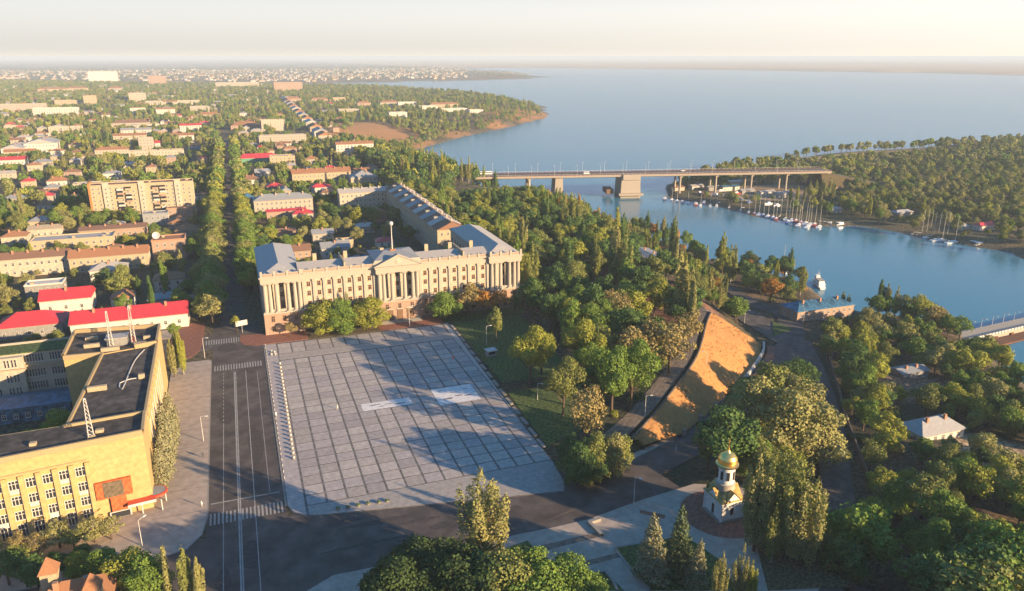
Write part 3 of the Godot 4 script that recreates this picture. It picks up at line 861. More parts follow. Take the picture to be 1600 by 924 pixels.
func city_hall() -> void:
	var root := thing("city_hall", "long cream columned city hall with grey metal roofs facing the square", "city hall", Vector3(60.6, 0, -311))
	rects.append([2.0, 119.0, -331, -306, 24, true, "city hall"])
	rects.append([2.0, 24.0, -368, -330, 24, true, "city hall"])
	rects.append([97.0, 119.0, -374, -330, 24, true, "city hall"])
	var cream: Material = mats["cream"]
	var light: Material = mats["cream_light"]
	var blocks := [[-56.1, -40.0, 1.4], [-40.0, -9.4, 0.0], [-9.4, 9.4, 2.0], [9.4, 41.4, 0.0], [41.4, 56.4, 1.4]]
	var w1 := window(1.5, 2.0, 1, "frame_brown")
	var w2 := window(1.5, 2.5, 1, "frame_brown")
	for i in 5:
		var x0: float = blocks[i][0]
		var x1: float = blocks[i][1]
		var f: float = blocks[i][2]
		var open := i % 2 == 0
		var face := f - 3.2 if open else f
		put(root, "ground_storey_wall", bx(x0, x1, -1, 9.0, -18, f + 0.3).done(mats["pinkish"]))
		put(root, "string_course", bx(x0 - 0.1, x1 + 0.1, 9.0, 9.5, -18, f + 0.7).done(light))
		put(root, "wall", bx(x0, x1, 9.5, 22.0, -18, face).done(cream))
		put(root, "entablature", bx(x0 - (0.25 if open else 0.0), x1 + (0.25 if open else 0.0), 22.0, 24.3, -18, f + 0.35).done(light))
		put(root, "cornice", bx(x0 - (0.7 if open else 0.0), x1 + (0.7 if open else 0.0), 24.3, 24.9, -18, f + 1.1).done(light))
		if open:
			var n := 4
			for k in n:
				var x := lerpf(x0 + 1.2, x1 - 1.2, k / 3.0)
				put(root, "column", column(12.5, 0.85), Vector3(x, 9.5, f - 0.55))
				if k == 0 or k == n - 1:
					put(root, "column", column(12.5, 0.85), Vector3(x + (1.9 if k == 0 else -1.9), 9.5, f - 0.55))
			for s in [x0, x1 - 1.1]:
				put(root, "corner_pier", bx(s, s + 1.1, 9.5, 22.0, face, f - 1.6).done(cream))
			for k in 3:
				var x := lerpf(x0 + 1.2, x1 - 1.2, (k + 0.5) / 3.0)
				for y in [10.8, 15.2, 19.2]:
					put(root, "window", w2 if y < 12 else w1, Vector3(x, y, face))
				put(root, "balcony_rail", bx(x - 1.7, x + 1.7, 9.5, 10.6, f - 0.75, f - 0.45).done(light))
				for y in [1.4, 5.6]:
					put(root, "window", w2, Vector3(x, y, f + 0.3))
		else:
			var n := 7
			for k in n + 1:
				var x := lerpf(x0 + 0.55, x1 - 0.55, float(k) / n)
				var p := Shape.new().box(Vector3(x - 0.5, 9.5, face), Vector3(x + 0.5, 21.2, face + 0.55))
				p.box(Vector3(x - 0.7, 21.2, face), Vector3(x + 0.7, 22.0, face + 0.75))
				put(root, "pilaster", p.done(light))
			for y in [10.6, 15.0, 19.0]:
				window_row(root, "window", x0 + 0.55, x1 - 0.55, y, face, n, w1)
			for y in [1.4, 5.6]:
				window_row(root, "window", x0 + 0.55, x1 - 0.55, y, f + 0.3, n, w2)
		# balustrade
		if i != 2:
			var b := put(root, "balustrade", bx(x0, x1, 26.0, 26.25, f + 0.35, f + 0.75).done(light))
			put(b, "base_rail", bx(x0, x1, 24.9, 25.2, f + 0.3, f + 0.8).done(light))
			var posts := maxi(3, int((x1 - x0) / 4.4))
			for k in posts + 1:
				var x := lerpf(x0 + 0.4, x1 - 0.4, float(k) / posts)
				put(b, "pedestal", bx(x - 0.45, x + 0.45, 24.9, 26.7 if not open else 27.3, f + 0.1, f + 0.95).done(light))
				if k < posts:
					put(b, "baluster_panel", bx(x + 0.6, x + (x1 - x0) / posts - 0.6, 25.2, 26.0, f + 0.48, f + 0.62).done(mats["pinkish"]))
	# pediment with a stepped attic behind it
	put(root, "attic", bx(-9.8, 9.8, 24.9, 27.4, -9, 1.0).done(light))
	var ped := Shape.new()
	for side in 2:
		var z := 2.8 if side == 0 else 1.0
		ped.tri(Vector3(-10.0, 25.0, z), Vector3(10.0, 25.0, z), Vector3(0, 29.6, z), Vector3(0, 0, 1.0 if side == 0 else -1.0))
	ped.quad(Vector3(-10.0, 25.0, 2.8), Vector3(0, 29.6, 2.8), Vector3(0, 29.6, 1.0), Vector3(-10.0, 25.0, 1.0), Vector3(-1, 1, 0))
	ped.quad(Vector3(10.0, 25.0, 2.8), Vector3(0, 29.6, 2.8), Vector3(0, 29.6, 1.0), Vector3(10.0, 25.0, 1.0), Vector3(1, 1, 0))
	var pm := put(root, "pediment", ped.done(light))
	var rake := Shape.new()
	for s in [-1.0, 1.0]:
		rake.quad(Vector3(s * 10.4, 25.2, 3.15), Vector3(0, 30.0, 3.15), Vector3(0, 30.0, 0.6), Vector3(s * 10.4, 25.2, 0.6), Vector3(s, 2, 0))
		rake.quad(Vector3(s * 10.4, 24.9, 3.15), Vector3(0, 29.5, 3.15), Vector3(0, 30.0, 3.15), Vector3(s * 10.4, 25.2, 3.15), Vector3(0, 0, 1))
		rake.quad(Vector3(s * 10.4, 24.9, 3.15), Vector3(0, 29.5, 3.15), Vector3(0, 29.5, 2.8), Vector3(s * 10.4, 24.9, 2.8), Vector3(0, -1, 0))
	put(pm, "raking_cornice", rake.done(light))
	var crest := Shape.new().lathe(Vector3(0, 26.9, 0), [Vector2(1.1, 0.0), Vector2(1.1, 0.1)], 12)
	put(pm, "crest", Shape.new().lathe(Vector3.ZERO, [Vector2(1.15, -0.2), Vector2(1.15, 0.1), Vector2(0.8, 0.2), Vector2(0.0, 0.25)], 16).moved(Transform3D(Basis(Vector3.RIGHT, PI / 2), Vector3(0, 26.9, 2.8))).done(cream))
	# roofs
	var rg: Material = mats["roof_pale"]
	put(root, "roof", Shape.new().roof(Vector2(-41, -18.6), Vector2(-9.8, -0.2), 24.92, 2.3, 0.0, true).done(rg))
	put(root, "roof", Shape.new().roof(Vector2(9.8, -18.6), Vector2(42, -0.2), 24.92, 2.3, 0.0, true).done(rg))
	put(root, "roof", Shape.new().roof(Vector2(-9.8, -19), Vector2(9.8, 0.9), 27.42, 1.8, 6.0, true).done(mats["roof_slate"]))
	for s in [-1.0, 1.0]:
		var x0 := -56.1 if s < 0 else 40.5
		var x1 := -40.5 if s < 0 else 56.4
		var back := -52.0 if s < 0 else -60.0
		put(root, "wing_wall", bx(x0, x1, -1, 24.3, back, -18).done(cream))
		put(root, "wing_cornice", bx(x0 - 0.6, x1 + 0.6, 24.3, 24.9, back - 0.6, -18).done(light))
		put(root, "roof", Shape.new().roof(Vector2(x0 - 0.4, back - 0.4), Vector2(x1 + 0.4, 1.0), 24.95, 3.4, 8.0, false).done(mats["roof_grey" if s < 0 else "roof_pale"]))
		for y in [1.4, 5.6, 10.6, 15.0, 19.0]:
			window_row(root, "window", back + 1.0, -19.0, y, x0, 8, w1, -PI / 2)
	for x in [-33.0, -20.0, -4.0, 16.0, 27.0, 37.0]:
		put(root, "chimney", bx(-0.8, 0.8, 25.5, 29.6, -0.5, 0.5).done(mats["sand"]), Vector3(x, 0, -12.5))
	for x in [-22.0, 30.0]:
		put(root, "roof_seam_wall", bx(-0.3, 0.3, 25.0, 27.8, -18, -0.6).done(mats["sand"]), Vector3(x, 0, 0))
	# door, steps and flagpole
	for x in [-4.2, 0.0, 4.2]:
		var d := put(root, "door", bx(-1.2, 1.2, 0.6, 5.4, 0, 0.18).done(mats["wood"]), Vector3(x, 0, 2.32))
		put(d, "door_frame", bx(-1.5, 1.5, 5.4, 5.9, 0, 0.3).done(light))
	for k in 4:
		put(root, "step", bx(-9 + k * 0.3, 9 - k * 0.3, 0.13 + k * 0.16, 0.29 + k * 0.16, 2.3, 5.6 - k * 0.7).done(mats["kerb"]))
	var pole := put(root, "flagpole", Shape.new().tube(Vector3(0, 29.0, -9), Vector3(0, 40.0, -9), 0.28, 0.16, 8).done(mats["white_metal"]))
	put(pole, "finial_ball", Shape.new().lathe(Vector3(0, 40.9, -9), [Vector2(0, -1.0), Vector2(0.7, -0.7), Vector2(1.0, 0), Vector2(0.7, 0.7), Vector2(0, 1.0)], 14).done(mats["white_metal"]))
	put(pole, "foot", bx(-1.2, 1.2, 28.6, 29.6, -10.2, -7.8).done(mats["roof_orange"]))


# ---------------------------------------------------------------- yellow building at the corner

func yellow_building() -> void:
	var root := thing("yellow_building", "yellow four storey building with flat dark roofs at the street corner", "building", Vector3(-28.5, 0, -188.9))
	rects.append([-80, -28, -201, -186, 22, true, "yellow building"])
	rects.append([-47, -29, -276, -199, 22, true, "yellow building"])
	rects.append([-100, -45, -279, -264, 18, true, "white wing"])
	var y: Material = mats["yellow"]
	var dark: Material = mats["roof_dark"]
	# local frame: origin at the street corner; the front runs to -x and slightly towards +z
	var lean := 0.133
	var front := PackedVector2Array([Vector2(0, 0), Vector2(-52, 52 * lean), Vector2(-52, -10), Vector2(-0.5, -11.6)])
	var wing := PackedVector2Array([Vector2(-0.5, -11.6), Vector2(-18.5, -9.6), Vector2(-17, -62.5), Vector2(-1.6, -65.7)])
	var block := PackedVector2Array([Vector2(-1.6, -65.7), Vector2(-17.5, -62.3), Vector2(-28, -63), Vector2(-28.4, -86.6), Vector2(-1.9, -83)])
	put(root, "front_wall", Shape.new().prism(front, -1, 21.2).done(y))
	put(root, "street_wing_wall", Shape.new().prism(wing, -1, 20.6).done(y))
	put(root, "corner_block_wall", Shape.new().prism(block, -1, 20.8).done(y))
	for p in [[front, 21.2], [wing, 20.6], [block, 20.8]]:
		var shrunk: Array = Geometry2D.offset_polygon(p[0], -0.45)
		put(root, "roof", Shape.new().prism(shrunk[0], p[1] - 0.4, p[1] + 0.05).done(dark))
	# parapets
	var edges := [[front[0], front[1], 22.2], [front[0], front[3], 22.2], [front[3], Vector2(-19, -9.8), 22.0], [wing[0], wing[3], 21.5], [wing[1], wing[2], 21.3], [block[0], block[4], 22.4], [block[4], block[3], 22.2], [block[0], Vector2(-8, -64.3), 22.2], [block[2], block[3], 22.0], [block[1], block[2], 21.6]]
	var k := 0
	for e in edges:
		var a := Vector3(e[0].x, e[2] - 1.2, e[0].y)
		var b := Vector3(e[1].x, e[2] - 1.2, e[1].y)
		put(root, "parapet", ribbon(PackedVector3Array([a, b]), 0.34, 1.1 + 0.02 * (k % 5), mats["yellow_trim"], 1.5))
		k += 1
	var u := Vector3(-1, 0, lean).normalized()
	var turn := atan2(lean, 1.0)
	# nine bays of windows between pilasters on the front
	var out := Vector3(lean, 0, 1).normalized()
	var on_wall := func(d: float, h: float, off: float) -> Vector3: return u * d + Vector3(0, h, 0) + out * off
	var strip := bx(-0.55, 0.55, 0.0, 16.6, -0.1, 0.55).done(y)
	put(root, "frieze_band", bx(-38.0, 0, 0, 0.3, -0.1, 0.3).done(mats["yellow_trim"]), on_wall.call(12.9, 17.0, 0.0), turn)
	var win := window(2.15, 2.3, 2)
	var tall := window(2.2, 3.4, 2)
	var apron := bx(-1.07, 1.07, 0, 0.9, -0.05, 0.06).done(mats["white_wall"])
	for i in 12:
		var d := 14.6 + 3.42 * i
		put(root, "pilaster", strip, on_wall.call(d - 1.71, 0, 0.0), turn)
		for j in 4:
			var h: float = [13.3, 9.2, 5.2, 0.6][j]
			var o := put(root, "window", win if j < 3 else tall, on_wall.call(d, h, 0.0), turn)
			if (i + j) % 3 == 1 and j < 3:
				put(o, "apron_panel", apron, Vector3(0, -1.2, 0))
	# panel with a screen above the side entrance
	var sign_ := put(root, "wall_panel", bx(-4.0, 4.0, 0, 4.6, 0, 0.9).done(mats["orange_panel"]), on_wall.call(8.2, 5.9, 0.0), turn)
	put(sign_, "screen", bx(-2.3, 2.1, 0.25, 4.45, 0.9, 1.0).done(mats["screen"]))
	put(root, "wall_panel", bx(-1.75, 1.75, 0, 5.9, 0, 0.75).done(mats["orange_panel"]), on_wall.call(7.6, 0.0, 0.0), turn)
	var doors := put(root, "entrance", bx(-2.4, 2.4, 0, 1.9, 0.75, 0.95).done(mats["white_metal"]), on_wall.call(7.6, 0.0, 0.0), turn)
	put(doors, "glazing", bx(-2.1, 2.1, 0.2, 1.7, 0.95, 1.0).done(mats["glass"]))
	var can := put(root, "canopy", bx(-3.2, 3.2, 3.2, 3.6, 0, 2.4).done(mats["red_metal"]), on_wall.call(2.6, 0, 0.0), turn)
	put(can, "fascia", bx(-3.2, 3.2, 3.0, 3.65, 2.4, 2.6).done(mats["white_metal"]))
	var can2 := put(root, "canopy", Shape.new().lathe(Vector3.ZERO, [Vector2(2.7, 3.1), Vector2(2.7, 3.7), Vector2(0.0, 3.75)], 22).done(mats["red_metal"]), Vector3(0.6, 0, -1.8))
	put(can2, "glass_top", Shape.new().lathe(Vector3.ZERO, [Vector2(2.3, 3.8), Vector2(0.0, 3.85)], 22).done(mats["roof_slate"]))
	for a in [[2.0, 2.2], [-2.5, 2.2], [2.6, -2.0]]:
		put(root, "canopy_post", Shape.new().tube(Vector3(a[0], 0, a[1]), Vector3(a[0], 3.3, a[1]), 0.15, 0.15).done(mats["white_metal"]))
	# tall strips on the street side
	for i in 9:
		put(root, "side_pilaster", bx(-0.1, 0.35, 0.0, 19.0, -0.5, 0.5).done(y), Vector3(-0.66 - i * 0.112, 0, -15.5 - 5.5 * i), -0.02)
		put(root, "side_window", window(2.0, 10.5, 1), Vector3(-0.55 - i * 0.112, 6.0, -18.3 - 5.5 * i), PI / 2 - 0.02)
	put(root, "plinth", bx(0, 0.3, 0, 2.2, -52, 0).done(mats["brick_wall"]), Vector3(-0.62, 0, -12.4), 0.0204)
	# roof clutter
	var roof_house := put(root, "roof_house", bx(-3.0, 3.0, 20.8, 23.4, -2.2, 2.2).done(mats["grey_wall"]), Vector3(-13.5, 0, -70.5))
	put(roof_house, "roof_sheet", bx(-3.3, 3.3, 23.4, 23.6, -2.5, 2.5).done(mats["roof_pale"]))
	for p in [[-15.0, -64.6, 2.6], [-6.5, -66.2, 1.8], [-14.5, -33.0, 2.4], [-3.6, -38.0, 0.8], [-21.0, -70.0, 2.2], [-22.0, -77.0, 1.8], [-10.0, -4.0, 0.9], [-24.0, -2.0, 0.7], [-5.0, -72.0, 1.0]]:
		put(root, "roof_vent", bx(-p[2], p[2], 20.6, 22.0, -0.6, 0.6).done(mats["sand"]), Vector3(p[0], 0, p[1]))
	put(root, "roof_pipe", ribbon(PackedVector3Array([Vector3(-4, 20.8, -38.5), Vector3(-9.0, 20.8, -37.0), Vector3(-8.0, 20.8, -31.0), Vector3(-7.0, 20.8, -52.0), Vector3(-5.0, 20.8, -62.0)]), 0.12, 0.1, mats["white_metal"], 0.2))
	# lattice masts stand on the roof
	lattice_mast(Vector3(-40.2, 21.2, -191.2), 10.0, 0.62, "white", "white lattice mast on the front roof of the yellow building", "roof masts of the yellow building")
	lattice_mast(Vector3(-43.5, 20.85, -256.6), 12.0, 0.55, "white", "white lattice mast beside the grey roof house", "roof masts of the yellow building")
	lattice_mast(Vector3(-37.2, 20.85, -258.5), 12.5, 0.6, "red", "red and white lattice mast on the roof by the red roofed hall", "roof masts of the yellow building")
	# white rear wing with rows of windows, and the low blue roofed hall in the yard
	var rear := thing("white_wing", "white three storey wing with rows of tall narrow windows", "building", Vector3(-78, 0, -271.5))
	put(rear, "wall", bx(-24, 21, -1, 18.0, -5.6, 2.6).done(mats["cream_light"]))
	put(rear, "projecting_wall", bx(-24, 6.6, -1, 17.4, 2.6, 4.6).done(mats["cream"]))
	put(rear, "roof", bx(-24, 21.2, 18.0, 18.3, -5.8, 2.9).done(mats["lawn"]))
	put(rear, "parapet", bx(-24, 21.2, 18.3, 19.0, -6.2, -5.8).done(mats["cream_light"]))
	put(rear, "cornice", bx(-24.1, 21.2, 13.6, 14.0, 2.6, 3.6).done(mats["sand"]))
	put(rear, "cornice", bx(-24.1, 7.0, 13.2, 13.6, 4.6, 5.3).done(mats["sand"]))
	var slit := window(0.62, 2.6, 0)
	for h in [14.8, 9.6, 5.2, 1.6]:
		for g in [[9.0, 7], [16.4, 7]]:
			for i in g[1]:
				put(rear, "window", slit, Vector3(g[0] + i * 0.82 - 2.2, h, 2.6))
		for x in [-12.0, -9.0, -2.0, 1.6, 3.6]:
			put(rear, "window", slit, Vector3(x, h - 0.6, 4.6))
			put(rear, "window", slit, Vector3(x + 0.9, h - 0.6, 4.6))
	var low := house("blue_roofed_hall", "low hall with bright blue sheet roof in the yard", "hall", -98.0, -57.5, -254.5, 5.2, {"depth": 11.5, "wall": "roof_blue", "roof_mat": "roof_blue", "trim": "roof_blue", "roof": "gable", "rise": 1.2, "floors": 1, "chimneys": 0})


func lattice_mast(at: Vector3, h: float, w: float, tone: String, label: String, group: String) -> void:
	var root := thing("lattice_mast", label, "mast", at, 0.3, group)
	var white: Material = mats["white_metal"]
	var red: Material = mats["red_metal"]
	var n := int(h / 1.1)
	for s in [[-1, -1], [1, -1], [1, 1], [-1, 1]]:
		put(root, "leg", Shape.new().tube(Vector3(s[0] * w, 0, s[1] * w), Vector3(s[0] * w * 0.38, h, s[1] * w * 0.38), 0.1, 0.08, 5).done(white))
	for i in n:
		var y := h * i / n
		var r := w * lerpf(1.0, 0.38, y / h)
		var q := w * lerpf(1.0, 0.38, (y + h / n) / h)
		var m: Material = red if tone == "red" and (i / 2) % 2 == 0 else white
		var c := [Vector3(-r, y, -r), Vector3(r, y, -r), Vector3(r, y, r), Vector3(-r, y, r)]
		var d := [Vector3(-q, y + h / n, -q), Vector3(q, y + h / n, -q), Vector3(q, y + h / n, q), Vector3(-q, y + h / n, q)]
		for k in 4:
			put(root, "brace", Shape.new().tube(c[k], d[(k + 1) % 4], 0.055, 0.055, 4, false).done(m))
	put(root, "top_plate", bx(-w * 0.45, w * 0.45, h, h + 0.2, -w * 0.45, w * 0.45).done(white))
	put(root, "foot", bx(-w * 1.4, w * 1.4, 0, 0.3, -w * 1.4, w * 1.4).done(mats["sand"]))


# ---------------------------------------------------------------- bridge

func bridge() -> void:
	var root := thing("road_bridge", "long pale road bridge on stone piers across the river", "bridge", Vector3(180, 0, -694))
	var dir := Vector3(1, 0, 0.2425).normalized()
	root.rotation.y = -atan2(0.2425, 1.0)
	var length := 384.0
	var half := 12.0
	var deck := 2.2
	put(root, "deck", bx(-6, length, deck - 0.9, deck, -half, half).done(mats["bridge_stone"]))
	put(root, "carriageway", bx(-6, length, deck, deck + 0.06, -half + 2.4, half - 2.4).done(mats["asphalt_old"]))
	put(root, "footway", bx(-6, length, deck, deck + 0.2, -half, -half + 2.4).done(mats["red_paving"]))
	put(root, "footway", bx(-6, length, deck, deck + 0.2, half - 2.4, half).done(mats["red_paving"]))
	for z in [-half + 0.25, half - 0.25]:
		var r := put(root, "railing", bx(-6, length, deck + 1.15, deck + 1.3, z - 0.08, z + 0.08).done(mats["white_metal"]))
		var posts := Shape.new().box(Vector3(-0.09, deck + 0.2, -0.09), Vector3(0.09, deck + 1.15, 0.09)).done(mats["white_metal"])
		for k in 93:
			put(r, "railing_post", posts, Vector3(-4 + k * 4.15, 0, z))
	for z in [-8.5, -3.0, 3.0, 8.5, 11.2]:
		put(root, "girder", bx(-6, length, deck - 2.7 if z < 11 else deck - 1.9, deck - 0.9, z - 0.55, z + 0.55).done(mats["bridge_stone"]))
	var low := WATER - 3.0 - 0.0
	for x in [20.0, 52.0, 84.0]:
		for z in [-7.5, 7.5]:
			put(root, "pier_column", Shape.new().tube(Vector3(x, low, z), Vector3(x, deck - 2.7, z), 1.5, 1.3, 12).done(mats["bridge_stone"]))
		put(root, "pier_cap", bx(x - 1.5, x + 1.5, deck - 3.6, deck - 2.7, -10.5, 10.5).done(mats["bridge_stone"]))
	put(root, "pier", Shape.new().hexa(Vector2(108, -11), Vector2(117, 11), low, Vector2(109, -10.5), Vector2(116, 10.5), deck - 2.7).done(mats["bridge_stone"]))
	var main := put(root, "swing_pier", Shape.new().hexa(Vector2(172, -12.5), Vector2(192, 12.5), low, Vector2(173, -12), Vector2(191, 12), deck - 1.0).done(mats["bridge_stone"]))
	put(main, "pier_tower", bx(174, 191, deck - 5.0, deck + 0.3, 12.0, 13.4).done(mats["bridge_stone"]))
	put(main, "pier_skirt", bx(170, 194, -17.5, -15.5, 11.5, 15.5).done(mats["bridge_stone"]))
	put(main, "fender", bx(160, 167, -17, -12.5, -12, 6).done(mats["wood"]))
	for p in [[92.0, -8.0], [118.0, 16.0], [93.0, 14.0]]:
		put(root, "dolphin", bx(p[0] - 2.5, p[0] + 2.5, low, -15.5, p[1] - 2.0, p[1] + 2.0).done(mats["rust"]))
	for x in [232.0, 268.0, 304.0, 340.0]:
		for z in [-7.5, 7.5]:
			put(root, "pier_column", Shape.new().tube(Vector3(x, low, z), Vector3(x, deck - 2.7, z), 1.1, 1.0, 10).done(mats["bridge_stone"]))
		put(root, "pier_cap", bx(x - 1.3, x + 1.3, deck - 3.6, deck - 2.7, -10.5, 10.5).done(mats["bridge_stone"]))
	var bank := setting("bridge_approach", "earth ramp carrying the road off the bridge")
	bank.position = root.position
	bank.rotation = root.rotation
	var wedge := Shape.new()
	var cut := [[374.0, deck - 0.95, 20.0], [470.0, -17.5, 12.0]]
	var a := []
	for q in cut:
		a.append([Vector3(q[0], q[1], -9), Vector3(q[0], q[1], 9), Vector3(q[0], -20, q[2] + 2), Vector3(q[0], -20, -q[2] - 2)])
	wedge.quad(a[0][0], a[0][1], a[1][1], a[1][0], Vector3.UP)
	wedge.quad(a[0][1], a[0][2], a[1][2], a[1][1], Vector3(0, 1, 1))
	wedge.quad(a[0][0], a[0][3], a[1][3], a[1][0], Vector3(0, 1, -1))
	wedge.quad(a[0][0], a[0][1], a[0][2], a[0][3], Vector3(-1, 0, 0))
	put(bank, "ramp", wedge.done(mats["verge"]))
	var lane := Shape.new()
	lane.quad(a[0][0] + Vector3(0, 0.1, 3), a[0][1] + Vector3(0, 0.1, -3), a[1][1] + Vector3(0, 0.1, -3), a[1][0] + Vector3(0, 0.1, 3), Vector3.UP)
	put(bank, "carriageway", lane.done(mats["asphalt_old"]))
	for k in 17:
		var x := -2.0 + k * 22.0
		for z in [-10.8, 10.8]:
			lamp_post(root.transform * Vector3(x + (0.0 if z > 0 else 9.0), deck + 0.2, z), 9.0, "slim white lamp post on the bridge footway", "lamp posts on the bridge", PI if z > 0 else 0.0)
	# traffic
	vehicle("bus", root.transform * Vector3(44, deck + 0.06, -4), root.rotation.y, "long white bus crossing the bridge", true)
	vehicle("van", root.transform * Vector3(140, deck + 0.06, 4), root.rotation.y, "white van on the bridge near the swing pier", true)
	vehicle("car", root.transform * Vector3(20, deck + 0.06, 4), root.rotation.y, "white car at the town end of the bridge", false)
	vehicle("car", root.transform * Vector3(238, deck + 0.06, -4), root.rotation.y, "white car at the wooded end of the bridge", false)


func vehicle(kind: String, at: Vector3, turn: float, label: String, tall: bool) -> void:
	var root := thing("white_" + kind, label, kind, at, turn)
	var l: float = {"bus": 6.0, "van": 2.8, "car": 2.1}[kind]
	var h: float = {"bus": 3.0, "van": 2.3, "car": 1.0}[kind]
	var w: float = 1.2 if kind == "bus" else 0.9
	var body := Shape.new().hexa(Vector2(-l, -w), Vector2(l, w), 0.4, Vector2(-l + 0.1, -w + 0.05), Vector2(l - 0.15, w - 0.05), h)
	put(root, "body", body.done(mats["hull_white"]))
	if kind == "car":
		put(root, "cabin", Shape.new().hexa(Vector2(-1.5, -0.85), Vector2(1.0, 0.85), 1.0, Vector2(-1.0, -0.7), Vector2(0.5, 0.7), 1.5).done(mats["glass"]))
	else:
		put(root, "window_band", bx(-l * 0.95, l * 0.97, h * 0.55, h * 0.82, -w - 0.01, w + 0.01).done(mats["glass"]))
	for s in [[-0.65, -1], [-0.65, 1], [0.65, -1], [0.65, 1]]:
		var z: float = w * s[1]
		put(root, "wheel", Shape.new().tube(Vector3(l * s[0], 0.36, z - 0.12), Vector3(l * s[0], 0.36, z + 0.05), 0.36, 0.36, 10).done(mats["dark"]))


func lamp_post(at: Vector3, h: float, label: String, group: String, turn := 0.0, called := "lamp_post") -> void:
	var root := thing(called, label, "lamp post", at, turn, group)
	var key := "lamp %.1f" % h
	if not cache.has(key):
		cache[key] = [Shape.new().tube(Vector3.ZERO, Vector3(0, h, 0), 0.11, 0.07, 7).done(mats["lamp_grey"]), Shape.new().tube(Vector3(0, h, 0), Vector3(0, h + 0.25, 1.6), 0.06, 0.05, 6).done(mats["lamp_grey"]), bx(-0.22, 0.22, h + 0.12, h + 0.36, 1.3, 2.2).done(mats["lamp_grey"])]
	put(root, "post", cache[key][0])
	put(root, "arm", cache[key][1])
	put(root, "lamp_head", cache[key][2])


